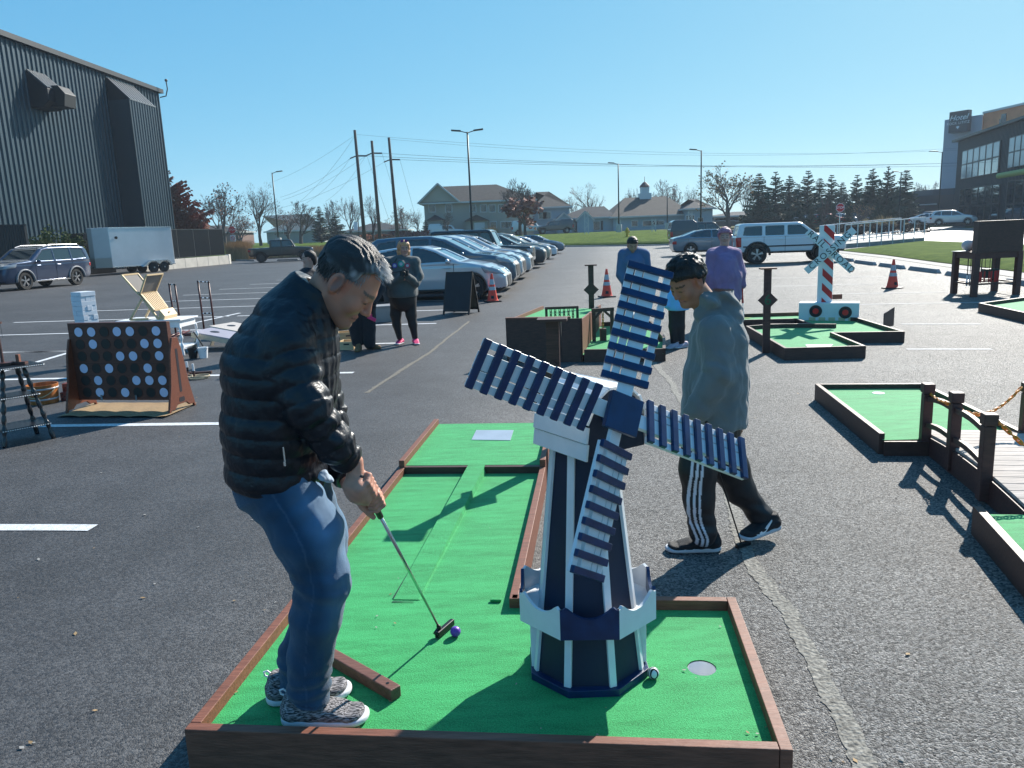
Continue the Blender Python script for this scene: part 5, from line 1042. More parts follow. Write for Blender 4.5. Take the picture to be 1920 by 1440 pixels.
D0 = Zs(Q1, 0)+dd*-.20+across*.04; NP = 17
for k in range(NP):
    t_ = (k+.5)/NP; c_ = D0+dd*(LB*t_); zz = .125+.05*math.sin(math.pi*t_); m = MB(); sl = .05*math.pi*math.cos(math.pi*t_)/LB; v = (dd+UP*sl).normalized()
    m.beam(c_+UP*zz, c_+UP*zz+across*.95, LB/NP-.006, .02, up=tuple(across.cross(v) if across.cross(v).z > 0 else -across.cross(v))); m.build('plank', wp, bd, bevel=.0015)
m = MB()
for k in range(12):
    t0, t1 = k/12, (k+1)/12; a = D0+dd*LB*t0-across*.02; b = D0+dd*LB*t1-across*.02; m.prism([a+UP*.0, b+UP*.0, b+UP*(.115+.05*math.sin(math.pi*t1)), a+UP*(.115+.05*math.sin(math.pi*t0))], tuple(across*.035))
m.build('side_beam', darkpost, bd)
tops = {}
for nm, q, py in (('a', Q1, 719), ('b', Q2, 735), ('c', Q3, 775), ('d', Q4, 718)):
    zt = P(1736, py, q.y).z if nm == 'a' else P({'b': 1792, 'c': 1855, 'd': 1925}[nm], py, q.y).z; tops[nm] = (q, zt); qq = Zs(q, 0)-(across*.03 if nm != 'd' else -across*.03); qq = Zs(q, 0)
    m = MB(); m.beam(qq+UP*.02, qq+UP*(zt-.075), .066, .066, up=tuple(dd)); po = m.build('post', darkpost, bd, bevel=.004); m = MB(); m.prism([qq+dd*x*.039+across*y*.039+UP*(zt-.07) for x, y in ((1, 1), (1, -1), (-1, -1), (-1, 1))], (0, 0, .07)); m.build('post_cap', darkpost, po, bevel=.006)
for (na, nb) in (('a', 'b'), ('b', 'c')):
    for f1__, f2__ in ((.78, .78), (.42, .42)):
        (a, za), (b, zb) = tops[na], tops[nb]; pa_, pb_ = Zs(a, za*f1__), Zs(b, zb*f2__); K = 6; pts = [pa_.lerp(pb_, i/K)+UP*.02*math.sin(math.pi*i/K) for i in range(K+1)]
        m = MB(); [m.beam(pts[i], pts[i+1], .03, .035) for i in range(K)]; m.build('handrail', darkpost, bd)
yc = M('orange_plastic_chain', (.80, .26, .02), .4)
for p, q, sg, lb in ((P(1744, 737, Q1.y), P(1782, 757, Q2.y+.02), .02, 'orange plastic chain between the first two bridge posts'), (P(1797, 768, Q2.y+.05), P(1914, 727, Q4.y), .10, 'orange plastic chain sagging across to the far right post'), (P(1862, 783, Q3.y), P(1936, 850, Q3.y-.2), .0, 'thick orange plastic chain hanging from the nearest bridge post')):
    m = MB(); chain_mesh(m, p, q, sg, .055, .0050, .014, 8); o = m.build('chain', yc, None, smooth=True); tag(o, lb, 'chain', 'orange plastic chains on the footbridge')
nl = thingw('putting_lane', 'near end of the bridge lane, cut by the right edge', 'mini golf hole', tuple(G(1880, 990)))
a, b = G(1833, 949, .16), G(1952, 1078, .16); c_ = Zs(b, 0)+across*1.2; d_ = Zs(a, 0)+across*1.0; m = MB(); m.quad(tuple(Zs(a, .115)), tuple(Zs(b, .115)), tuple(Zs(c_, .115)), tuple(Zs(d_+Vector((.12, 0, 0)), .115))); m.build('turf', turf, nl); m = MB(); m.beam(Zs(a, .08), Zs(b, .08), .045, .16); m.build('rail', darkwood, nl, bevel=.002)
fr_, _ = lane_from([(1838, 568), (1990, 600), (2100, 580), (1960, 552)], .10, .16, 'putting_lane', 'corner of a putting lane entering at the right behind the bridge')
# concrete wheel stops
stopm = M('wheel_stop_concrete', (.25, .26, .27), .8, var=.15, vscale=4, bump=.3, bscale=30)
def wheel_stop(a, b, label, grp='concrete wheel stops along the walk'):
    a, b = G(*a), G(*b); d = (b-a); L_ = d.length; rz = math.atan2(d.y, d.x); t = thing('wheel_stop', label, 'wheel stop', tuple((a+b)/2), rz, grp); m = MB(); h = L_/2
    v = []
    for x, s_ in ((-h, .35), (-h+.12, 1), (h-.12, 1), (h, .35)):
        z = .13*s_ if s_ < 1 else .13; v += [(x, -.075, 0), (x, .075, 0), (x, .05, z), (x, -.05, z)]
    fs = [(4*i+j, 4*i+(j+1) % 4, 4*i+4+(j+1) % 4, 4*i+4+j) for i in range(3) for j in range(4)]+[(3, 2, 1, 0), (12, 13, 14, 15)]; m.add(v, fs); o = m.build('concrete_bar', stopm, t, bevel=.01)
    m = MB(); [m.lathe((x*h*.6, 0, .129), [(.012, 0), (.012, .004), (.001, .004)], 8) for x in (-1, 1)]; m.build('pin', blackm, t); return t
wheel_stop((1573, 487), (1599, 491), 'wheel stop half hidden by the railroad crossing pole'); wheel_stop((1604, 493), (1641, 498), 'wheel stop between crossing sign and cone'); wheel_stop((1650, 499), (1695, 505), 'wheel stop right behind the orange cone at right'); wheel_stop((1706, 506), (1761, 513), 'wheel stop just left of the club stand'); wheel_stop((1775, 516), (1830, 524), 'wheel stop seen between the legs of the club stand'); wheel_stop((1886, 531), (1960, 541), 'wheel stop cut by the right picture edge')
# club stand
cs = thingw('club_stand', 'dark wooden stand with tall box, holding a row of putters', 'stand', tuple(G(1825, 558)))
C0 = G(1825, 557); e1 = Lv*.92; e2 = Vector((.985, .17, 0))*1.02; zt = P(1765, 472, (C0+e1).y).z; zb_ = P(1850, 414, C0.y+.1).z; o_ = cs
for q in (C0, C0+e1, C0+e2, C0+e1+e2): m = MB(); m.beam(Zs(q, 0), Zs(q, zt-.02), .11, .11, up=(1, 0, 0)); m.build('leg', darkpost, cs, bevel=.004)
for p, q in ((C0, C0+e1), (C0, C0+e2), (C0+e1, C0+e1+e2), (C0+e2, C0+e1+e2)):
    m = MB(); m.beam(Zs(p, zt-.08), Zs(q, zt-.08), .05, .12); m.build('apron', darkpost, cs); m = MB(); m.beam(Zs(p, .26), Zs(q, .26), .04, .035); m.build('lower_rail', darkwood, cs)
m = MB(); m.prism([Zs(C0-e1*.06-e2*.06, zt-.02), Zs(C0+e1*1.08-e2*.06, zt-.02), Zs(C0+e1*1.08+e2*1.06, zt-.02), Zs(C0-e1*.06+e2*1.06, zt-.02)], (0, 0, .02)); m.build('top', darkwood, cs)
m = MB(); m.prism([Zs(C0-e1*.05-e2*.02, zt), Zs(C0-e1*.05+e2*1.05, zt), Zs(C0+e1*.20+e2*1.05, zt), Zs(C0+e1*.20-e2*.02, zt)], (0, 0, zb_-zt)); m.build('upright_box', darkwood, cs, bevel=.003)
m = MB(); m.prism([Zs(C0+e1*.25+e2*.05, .28), Zs(C0+e1*.95+e2*.05, .28), Zs(C0+e1*.95+e2*.6, .28), Zs(C0+e1*.25+e2*.6, .28)], (0, 0, .015)); m.build('shelf', darkwood, cs)
bl = Zs(C0+e1*.62+e2*.12, zt+.13); m = MB(); m.ball(bl, .15, 24, 16, (1, 1, .85)); mb_ = M('ribbed_pale_plastic', (.55, .50, .48), .5, bump=.6, bscale=25, stretch=(1, 1, 9)); tag(m.build('ball_basket', mb_, None, smooth=True), 'round pale ribbed ball container on the club stand table', 'container')
m = MB(); m.box(Zs(C0+e1*.75-e2*.02, zt+.006), (.22, .28, .006), rz=.3); tag(m.build('score_cards', whitep, None), 'white score cards lying on the club stand table', 'cards')
def hang_putter(q, lab, red=True, z1=None):
    t = thing('putter', lab, 'golf club', tuple(q), random.uniform(-.3, .3), 'putters hanging in the club stand'); m = MB(); m.tube([(0, 0, .60), (0, 0, 0)], .006, 6); m.build('shaft', blackm, t)
    m = MB(); m.tube([(0, 0, .23), (0, 0, 0)], .014, 8); m.build('grip', redr if red else whitep, t); m = MB(); m.box((0, 0, .61), (.02, .11, .03)); m.build('club_head', redr if red else blackm, t, bevel=.005); return t
hp0 = hang_putter(Zs(C0+e2*.16+e1*.12, .28), 'red-gripped putter hanging among the others in the club stand')
for k in range(9): dup(hp0, Zs(C0+e2*(.22+.055*k)+e1*random.uniform(.1, .3), .28), random.uniform(-.4, .4))
hp1 = hang_putter(Zs(C0+e1*.42+e2*.03, .20), 'dark putter hanging at the left side of the club stand', red=False); hp1['group'] = 'dark putters at the left of the stand'
for k in range(4): dup(hp1, Zs(C0+e1*(.20+.09*k)+e2*random.uniform(.02, .12), .20), 0)
gbx = Zs(C0+e1*.8+e2*.75, 0); m = MB(); m.box(Zs(gbx, .42), (.30, .2, .2)); m.build('storage_bin', M('dark_green_bin', (.02, .05, .045), .5), cs, bevel=.01)
# ------------------------------------------------ four-in-a-row game
c4 = thingw('four_in_a_row_game', 'giant dark red four-in-a-row board with white and black discs on a straw mat', 'giant game', tuple(G(230, 770)))
crw = woodm('cherry_stained_wood', (.105, .034, .022), rough=.45); crs = woodm('side_panel_cherry', (.16, .045, .022), rough=.45); 
Lf, Lb, Rf, Rb = G(134, 775), G(171, 763), G(319, 776), G(345, 764); Lm = (Lf+Lb)/2; Rm = (Rf+Rb)/2; e = (Rm-Lm).normalized(); bk = Vector((-e.y, e.x, 0)); WB = (Rm-Lm).length; zt = P(220, 603, Lm.y-.02).z; zbt = P(220, 747, Lm.y).z
O = Lm-e*.02; W_ = WB+.02
m = MB(); m.prism([Zs(O, zbt), Zs(O+e*W_, zbt), Zs(O+e*W_, zt), Zs(O, zt)], tuple(bk*.06)); bdm = m.build('board', crw, c4, bevel=.003)
rows = ['WWBWWBW', 'BWBBBWW', 'BBBWWBW', 'WBWBBWB', 'BWBBWWW', 'BWBWBBW']; wd = M('white_disc_plastic', (.62, .63, .80), .4); bdk = M('black_disc_plastic', (.008, .014, .016), .35); rim = M('disc_hole_wood', (.06, .02, .014), .6)
for r_i, row in enumerate(rows):
    for c_i, ch__ in enumerate(row):
        q = O+e*W_*(.108+.1306*c_i)+UP*(zt-(zt-zbt)*(.115+.157*r_i)); rr = W_*.0425
        m = MB(); x, y = e, UP; m.lathe(q-bk*.001, [(rr+.007, 0), (rr+.007, .003), (rr, .003), (rr, -.012)], 28, M3=Matrix((e, UP, -bk)).transposed(), cap=False); m.build('hole_rim', rim, bdm)
        disc(c4, q-bk*.0005, -bk, rr, wd if ch__ == 'W' else bdk, .002, 'disc', 28)
m = MB(); m.beam(Zs(O+e*.02, zt-(zt-zbt)*.52)-bk*.002, Zs(O+e*(W_-.02), zt-(zt-zbt)*.52)-bk*.002, .004, .004); m.build('joint', rim, bdm)
for S_, dirn in ((Lm-e*.03, -1), (Rm+e*.03, 1)):
    pr_ = [(-.21, 0), (-.20, .035), (-.13, .035), (-.08, .075), (.08, .075), (.13, .035), (.20, .035), (.21, 0), (.235, 0), (.15, .30), (.10, .62), (.045, .78), (-.045, .78), (-.10, .62), (-.15, .30), (-.235, 0)]
    m = MB(); m.prism([S_+bk*(.03+x)+UP*z for x, z in pr_], tuple(e*.024)); m.build('side_panel', crs, c4, bevel=.002)
    m = MB(); m.prism([S_+bk*(.03+x)+UP*z+e*(.0245 if dirn > 0 else -.0005) for x, z in ((-.04, .095), (.04, .095), (.05, .12), (.04, .145), (-.04, .145), (-.05, .12))], tuple(e*(.001 if dirn > 0 else -.001))); m.build('handle_slot', blk, c4)
    if dirn > 0: m = MB(); m.prism([S_+bk*(.03+x)+UP*z+e*.0245 for x, z in ((-.02, .20), (.02, .20), (.02, .66), (-.02, .66))], tuple(e*.001)); m.build('slot', blk, c4)
for px in (198, 272): q = P(px, 741, Lm.y-.01); q = O+e*((Zs(q, 0)-Zs(O, 0)).dot(e))+UP*(zbt+.03); m = MB(); m.box(q-bk*.015, (.02, .012, .06)); m.build('latch', chrome, c4)
matm = bpy.data.materials.new('straw_mat'); matm.use_nodes = True; nt = matm.node_tree; tc = _n(nt, 'ShaderNodeTexCoord'); mp = _n(nt, 'ShaderNodeMapping'); mp.inputs['Rotation'].default_value = (0, 0, -PSI); bt = _n(nt, 'ShaderNodeTexBrick'); bt.inputs['Scale'].default_value = 22; bt.inputs['Color1'].default_value = (.42, .29, .15, 1); bt.inputs['Color2'].default_value = (.33, .22, .11, 1); bt.inputs['Mortar'].default_value = (.14, .09, .05, 1); bt.inputs['Mortar Size'].default_value = .03
nt.links.new(tc.outputs['Object'], mp.inputs[0]); nt.links.new(mp.outputs[0], bt.inputs[0]); nt.links.new(bt.outputs[0], nt.nodes['Principled BSDF'].inputs[0]); nt.nodes['Principled BSDF'].inputs['Roughness'].default_value = .8
mm = [G(106, 783), G(311, 784), G(370, 757), G(176, 757)]; m = MB(); NX, NY = 40, 8; vs = []
for j in range(NY+1):
    for i in range(NX+1):
        u_, v_ = i/NX, j/NY; p = mm[0].lerp(mm[1], u_).lerp(mm[3].lerp(mm[2], u_), v_); vs.append((p.x, p.y, .006+.012*abs(math.sin(u_*14+v_))*(.3+.7*(1-v_))+(.006 if j in (0, NY) else 0)))
m.add(vs, [(j*(NX+1)+i, j*(NX+1)+i+1, (j+1)*(NX+1)+i+1, (j+1)*(NX+1)+i) for j in range(NY) for i in range(NX)]); tag(m.build('straw_mat', matm, None, smooth=True), 'wavy straw mat under the four-in-a-row board', 'mat')
# spindle stand at the left edge
es = thingw('spindle_stand', 'black three-tier spindle stand with white beading at the left edge', 'stand', tuple(G(40, 830))); cen = Vector((-4.57, 6.95, 0)); feet = [G(9, 840), G(101, 822), G(70, 813)]; feet.append(feet[0]+feet[2]-feet[1]); cen = sum(feet, Vector())/4; zt = P(40, 683, cen.y).z
blg = M('black_gloss_paint', (.012, .012, .015), .3, coat=.4); bead = M('white_bead', (.75, .75, .75), .4)
for f_ in feet:
    tpp = cen+(f_-cen)*.42; m = MB(); K = 40; a, b = Zs(f_, 0), Zs(tpp, zt-.03); m.tube([a.lerp(b, i/K) for i in range(K+1)], [.020 if i < 2 else (.012+.010*abs(math.sin(i*.55))+(.005 if i % 9 == 0 else 0)) for i in range(K+1)], 10); m.build('leg', blg, es, smooth=True)
for zz, s_ in ((zt, 1.05), (zt*.62, .78), (zt*.22, .98)):
    co_ = [cen+(f_-cen)*s_*(1.0 if zz != zt else 1.0) for f_ in feet]; m = MB(); m.prism([Zs(q, zz-.022) for q in co_], (0, 0, .02)); sh = m.build('shelf', blg, es, bevel=.003)
    m = MB()
    for p, q in ((co_[0], co_[1]), (co_[1], co_[2])):
        K = int((q-p).length/.018)
        for i in range(K): c_ = p.lerp(q, (i+.5)/K); d_ = (c_-cen).normalized(); m.box(Zs(c_, zz-.012)+Zs(d_, 0)*.004, (.008, .008, .008))
    m.build('beading', bead, es)
m = MB(); q = P(34, 672, cen.y+.02); wt = thingw('peg_toy', 'small dark wooden peg on a crossed base on the spindle stand', 'tabletop game', tuple(Zs(q, zt))); m.box(Zs(q, zt+.012), (.14, .05, .022)); m.build('foot', darkpost, wt); m = MB(); m.box(Zs(q, zt+.055), (.03, .03, .07)); m.build('peg', redwood, wt)
q = P(4, 672, cen.y); wt = thingw('hook_toy', 'tall thin post with arm and string on the spindle stand', 'tabletop game', tuple(Zs(q, zt))); m = MB(); m.box(Zs(q, zt+.012), (.2, .1, .022)); m.build('foot', darkpost, wt); zz = P(3, 605, cen.y).z; m = MB(); m.tube([Zs(q, zt), Zs(q, zz)], [.014, .009], 8); m.beam(Zs(q, zz)-Vector((.1, 0, 0)), Zs(q, zz)+Vector((.045, 0, 0)), .02, .02); m.build('post', darkpost, wt); m = MB(); m.tube([Zs(q, zz)+Vector((.035, 0, 0)), Zs(q, zt+.25)+Vector((.035, 0, 0))], .0015, 4); m.build('string', blackm, wt)
# wooden bucket and dice
bq = G(84, 755); bk_ = thing('wooden_bucket', 'round wooden bucket with metal hoops and rope handle', 'bucket', tuple(bq)); bw = M('orange_varnished_staves', (.36, .12, .03), .4, var=.25, vscale=14, stretch=(3, 3, .4)); m = MB(); m.lathe((0, 0, 0), [(.145, 0), (.165, .22), (.155, .22), (.137, .02), (.001, .02)], 32); bb = m.build('staves', bw, bk_, auto=40)
for z, r_ in ((.055, .1515), (.175, .1625)): m = MB(); m.lathe((0, 0, z), [(r_, -.010), (r_+.003, -.010), (r_+.005, .010), (r_+.001, .010)], 32, cap=False); m.build('hoop', silver_b, bk_, smooth=True)
m = MB(); m.tube([Vector((.165*math.cos(t), -.165*math.sin(t)*.9-.01, .19-.11*math.sin(t))) for t in [math.pi*i/14 for i in range(15)]], .006, 6); m.build('rope_handle', M('rope', (.42, .33, .20), .9), bk_)
dcm = M('red_dice_paint', (.20, .045, .030), .5); dq = G(123, 750)
for i, (x, y, z, rz, lb) in enumerate(((0, 0, 0, .1, 'lower red wooden dice beside the bucket'), (.03, .02, .10, -.2, 'upper red wooden dice stacked on another'))):
    t = thing('dice', lb, 'dice', (dq.x+x+.02, dq.y+y, z), rz, 'giant red wooden dice'); m = MB(); m.box((0, 0, .05), (.1, .1, .1)); m.build('cube', dcm, t, bevel=.006)
    for fx, fz in ((-.025, .025), (.025, .075), (-.025, .075), (.025, .025), (0, .05)): disc(t, Vector((fx, -.0502, fz)), (0, -1, 0), .009, blk, .001, 'pip', 10)
# block tower
jt = G(177, 702); tw = thing('block_tower', 'tall white stacked block tower behind the four-in-a-row board', 'giant game', tuple(jt), R(-28)); jw = M('white_painted_block', (.66, .70, .75), .6, var=.06, vscale=9); HJ = P(177, 545, jt.y+.1).z; NL = 18; lh = HJ/NL
for k in range(NL):
    for j in range(3):
        o_ = (j-1)*.072; dx = random.uniform(-.006, .006); m = MB(); (m.box((o_, dx, lh*(k+.5)), (.0705, .214, lh-.002)) if k % 2 else m.box((dx, o_, lh*(k+.5)), (.214, .0705, lh-.002))); m.build('block', jw, tw, bevel=.003)
# white table with the ramp game
tq = G(344, 667); zt = P(345, 598, tq.y).z; wtb = thingw('white_table', 'white wooden side table with turned legs and a low shelf', 'table', tuple(tq)); e = Vector((.99, -.10, 0)); bk = Vector((.10, .99, 0)); TW, TD = 1.0, .50
cr_n = [tq, tq-e*TW, tq-e*TW+bk*TD, tq+bk*TD]
m = MB(); m.prism([Zs(p+q, zt-.022) for p, q in zip(cr_n, (e*.04-bk*.04, -e*.04-bk*.04, -e*.04+bk*.04, e*.04+bk*.04))], (0, 0, .022)); m.build('table_top', white, wtb, bevel=.004); m = MB(); m.prism([Zs(p, zt-.13) for p in cr_n], (0, 0, .108)); m.build('apron', white, wtb)
for p in cr_n: m = MB(); K = 24; m.tube([Zs(p, zt-.13).lerp(Zs(p, 0), i/K) for i in range(K+1)], [.020+.009*math.sin(i*.9)*(1 if 4 < i < 18 else 0)+(.006 if i > 20 else 0) for i in range(K+1)], 10); m.build('leg', white, wtb, smooth=True)
m = MB(); m.prism([Zs(p, .12) for p in cr_n], (0, 0, .02)); m.build('low_shelf', white, wtb)
rg = thingw('ramp_game', 'pale wooden ramp game with netted side wings and a box, on the white table', 'tabletop game', tuple(Zs(tq-e*.5+bk*.2, zt))); pw = woodm('pale_birch', (.60, .44, .25), var=.12, rough=.55); net = M('grey_net', (.16, .15, .14), .8)
Yn_, Yf_ = tq.y+.02, tq.y+.42; Pn = lambda x, y: P(x, y, Yn_); Pf = lambda x, y: P(x, y, Yf_)
def fquad(q4, nm, netm=True, w_=.03):
    m = MB(); [m.beam(q4[i], q4[(i+1) % 4], w_, w_*.8) for i in range(4)]; o = m.build(nm, pw, rg)
    if netm: n = (q4[1]-q4[0]).cross(q4[3]-q4[0]).normalized()*.004; m = MB(); m.prism(q4, tuple(n)); m.build('net', net, o)
    return o
fquad([Pn(228, 516), Pf(258, 513), Pf(284, 545), Pn(260, 552)], 'wing'); fquad([Pn(274, 516), Pf(305, 513), Pf(292, 546), Pn(263, 551)], 'wing')
q4 = [Pn(263, 551), Pf(292, 546), Pf(314, 577), Pn(289, 582)]; fr4 = fquad(q4, 'ramp_frame', False)
for k in range(9): t_ = (k+.7)/9.4; m = MB(); m.beam(q4[0].lerp(q4[1], t_), q4[3].lerp(q4[2], t_), .022, .02); m.build('ramp_slat', pw, rg)
m = MB(); m.beam(Pn(262, 552), Pn(298, 600), .03, .03); m.build('long_rail', pw, rg); m = MB(); m.beam(Pn(266, 561), Pn(244, 600), .03, .03); m.build('strut', pw, rg); m = MB(); m.beam(Pf(283, 575), Pf(273, 595), .03, .03); m.build('strut', pw, rg); m = MB(); m.beam(Zs(Pn(246, 600), zt+.02), Zs(Pn(278, 597), zt+.02), .025, .03); m.build('foot_bar', pw, rg)
t4 = [Pn(299, 581), Pf(324, 576), Pf(333, 588), Pn(309, 593)]; m = MB(); m.prism(t4, (-.04, 0, -.13)); bxg = m.build('catch_box', pw, rg, bevel=.004)
m = MB(); cst = sum(t4, Vector())/4; m.box(cst+Vector((0, 0, .004)), (.07, .05, .002)); m.build('stamp', M('burnt_stamp', (.36, .20, .08), .7), bxg)
# ladder toss frames
ltm = M('dark_red_tube', (.10, .022, .018), .4)
for ax_, bx_, ys, lb in (((371, 528), (391, 529), (528, 559, 589), 'right ladder toss frame of dark red tubes with three rungs'), ((317, 533), (328, 534), (533, 565), 'left ladder toss frame, partly hidden behind the ramp game')):
    gq = G(386 if ax_[0] > 350 else 330, 629); Yl = gq.y; t = thingw('ladder_toss_frame', lb, 'ladder toss', (gq.x, gq.y, 0), 'ladder toss frames')
    tl, tr_ = P(*ax_, Yl), P(*bx_, Yl+.02); sl = (.40, 0); 
    bl_ = Zs(tl+Vector((P(382, 612, Yl).x-P(371, 528, Yl).x, 0, 0))*1.15, .03); br_ = Zs(tr_+(bl_-tl)*Vector((1, 1, 0)).x, .03); br_ = Zs(Vector((tr_.x+(bl_.x-tl.x), tr_.y+(bl_.y-tl.y), 0)), .03)
    for p, q in ((tl, bl_), (tr_, br_)): m = MB(); m.tube([p, q], .017, 10); m.build('upright', ltm, t, smooth=True); m = MB(); m.ball(p, .022, 10, 8); m.build('joint_cap', black, t, smooth=True)
    for i, y in enumerate(ys):
        s_ = (y-ax_[1])/(629-ax_[1]); p, q = tl.lerp(bl_, s_), tr_.lerp(br_, s_)
        for k in range(5): m = MB(); m.tube([p.lerp(q, k/5), p.lerp(q, (k+1)/5)], .011, 8); m.build('rung', whitep if k % 2 == i % 2 else black, t)
    m = MB(); m.tube([bl_-Vector((.35, .1, 0)), br_+Vector((.35, -.1, 0))], .017, 8); m.tube([bl_+Vector((-.05, .5, 0)), bl_-Vector((-.05, .5, 0))], .017, 8); m.tube([br_+Vector((-.05, .5, 0)), br_-Vector((-.05, .5, 0))], .017, 8); m.build('foot_tube', ltm, t, smooth=True)
# cornhole boards
for HLp, HRp, yy, dx, lb, cc in (((360, 622), (395, 611), 12.75, 0, 'front cornhole board with lilac grey top and round hole', (.33, .31, .36)), ((392, 611), (437, 599), 14.2, 0, 'rear cornhole board with cream top', (.55, .48, .42))):
    a = P(*HLp, yy); b = P(*HRp, yy+.55); b.z = a.z; t = thingw('cornhole_board', lb, 'cornhole board', (a.x, a.y, 0), 'cornhole boards'); w_ = (b-a); w_.z = 0; ln_ = Vector((w_.y, -w_.x, 0)).normalized()*1.2; ln_.z = -(a.z-.09)
    if ln_.x < 0: ln_ = Vector((-ln_.x, -ln_.y, ln_.z))
    c_, d_ = b+ln_, a+ln_; n = w_.cross(ln_).normalized(); n = n if n.z > 0 else -n; cm_ = M('cornhole_top', cc, .5, var=.06, vscale=5); m = MB(); m.prism([a, b, c_, d_], tuple(-n*.016)); tpb = m.build('top', cm_, t)
    fw = woodm('cream_frame', (.50, .44, .34), var=.1)
    for p, q in ((a, b), (b, c_), (c_, d_), (d_, a)): m = MB(); m.beam(p-n*.055, q-n*.055, .03, .075, up=tuple(n)); m.build('side_rail', fw, t)
    hc_ = a.lerp(b, .5)+ln_*.20; disc(t, hc_+n*.001, n, .076, blk, .002, 'hole', 28)
    for p in (a+ln_*.08, b+ln_*.08): m = MB(); m.beam(p-n*.05, Zs(p+ln_.normalized()*-.12, .0), .09, .025, up=tuple(ln_)); m.build('leg', fw, t)
    if 'front' in lb: m = MB(); q = a.lerp(b, .5)+ln_*.62+n*.003; m.box(q, (.16, .10, .004), M3=Matrix((w_.normalized(), ln_.normalized(), n)).transposed()); m.build('emblem', whitep, t)
# buckets and ring toss
for px, py, mt_, lb in ((363, 672, black, 'small black bucket beside a white one'), (382, 671, white, 'small white bucket beside the black one')):
    q = G(px, py); t = thing('bucket', lb, 'bucket', tuple(q), 0, 'small buckets under the cornhole board'); m = MB(); m.lathe((0, 0, 0), [(.058, 0), (.078, .155), (.082, .155), (.082, .165), (.074, .165), (.056, .01), (.001, .01)], 24); m.build('pail', mt_, t, auto=40); m = MB(); m.tube([Vector((.08*math.cos(t_), -.08*math.sin(t_)*.5-.02, .155+.0*t_-.06*math.sin(t_))) for t_ in [math.pi*i/10 for i in range(11)]], .003, 5); m.build('handle', chrome, t)
m = MB(); a = P(363, 622, 12.3); m.tube([G(383, 652, .1), a], .012, 8); tag(m.build('tube', black, None), 'black tube leaning between bucket and cornhole board', 'tube')
rt = thingw('ring_toss_game', 'ring toss cross with white-topped pegs and rope rings', 'ring toss', tuple(G(355, 705))); c_ = G(353, 703)
for d_ in ((.30, .05), (-.06, .30)): d_ = Vector((*d_, 0)); m = MB(); m.beam(Zs(c_-d_, .02), Zs(c_+d_, .02), .05, .03); m.build('cross_bar', darkwood, rt)
for px, py, yt in ((338, 700, 683), (352, 697, 678), (364, 706, 682)):
    q = G(px, py, .03); zt_ = P(px, yt, q.y).z; m = MB(); m.tube([q, Zs(q, q.z+(zt_-q.z)*.45)], .014, 10); m.build('peg', darkwood, rt); m = MB(); m.tube([Zs(q, q.z+(zt_-q.z)*.45), Zs(q, zt_)], .014, 10); m.build('peg_tip', whitep, rt)
for i, (px, py) in enumerate(((345, 706), (372, 708), (376, 705))):
    q = G(px, py, .015+.015*(i == 2)); m = MB(); m.tube([q+Vector((math.cos(t_), math.sin(t_), 0))*.11 for t_ in [2*math.pi*k/24 for k in range(24)]], .011, 6, closed=True); tag(m.build('rope_ring', M('rope_ring', (.40, .33, .22), .9), None, smooth=True), ['rope ring lying left of the ring toss pegs', 'lower rope ring at the right of the pegs', 'upper rope ring lying on another one'][i], 'rope ring', 'rope rings')
# crates and boxes behind the man
def open_crate(a, w_, d, h, rz, label, mat=None, handle=True):
    mt_ = mat or pw; t = thing('wooden_crate', label, 'crate', (a.x, a.y, 0), rz, 'pale wooden crates'); th = .015
    for c_, s_, nm in (((0, -d/2, h/2), (w_, th, h), 'side_board'), ((0, d/2, h/2), (w_, th, h), 'side_board'), ((-w_/2+th/2, 0, h/2), (th, d-2*th, h), 'side_board'), ((w_/2-th/2, 0, h/2), (th, d-2*th, h), 'side_board'), ((0, 0, .012), (w_-2*th, d-2*th, .012), 'bottom_board')): m = MB(); m.box(c_, s_); m.build(nm, mt_, t, bevel=.002)
    if handle: m = MB(); m.box((.02, -d/2-.009, h*.7), (.09, .004, .022)); m.build('handle_hole', blk, t)
open_crate(G(651, 656)+Vector((-.0, .14, 0)), .27, .30, .13, R(-8), 'front pale wooden crate at the tan boots'); open_crate(G(650, 643)+Vector((0, .1, 0)), .30, .30, .18, R(12), 'rear pale wooden crate behind the other one'); open_crate(G(681, 646)+Vector((0, .2, 0)), .20, .30, .2, R(-20), 'pale wooden crate between the trouser legs', handle=False)
q = G(641, 618); m = MB(); m.box((q.x, q.y+.12, .13), (.32, .26, .26), rz=.3); bxx = m.build('brown_box', M('brown_cardboard', (.26, .12, .06), .7, var=.1), None, bevel=.006); tag(bxx, 'reddish brown box on the ground behind the chin of the man', 'box')
gb = thingw('grey_storage_box', 'grey plastic storage box with lid behind the woman in leggings', 'storage box', tuple(G(720, 604))); a, b = G(698, 606), G(741, 603); e = (b-a).normalized(); bk = Vector((-e.y, e.x, 0)); zt = P(700, 575, a.y).z; gm = M('grey_plastic_bin', (.27, .26, .25), .55, var=.1, vscale=3); m = MB(); m.prism([a, b, b+bk*.45, a+bk*.45], (0, 0, zt-.03)); m.build('bin_body', gm, gb, bevel=.01); m = MB(); m.prism([Zs(a-e*.02-bk*.02, zt-.03), Zs(b+e*.02-bk*.02, zt-.03), Zs(b+e*.02+bk*.47, zt-.03), Zs(a-e*.02+bk*.47, zt-.03)], (0, 0, .03)); m.build('lid', gm, gb, bevel=.008)
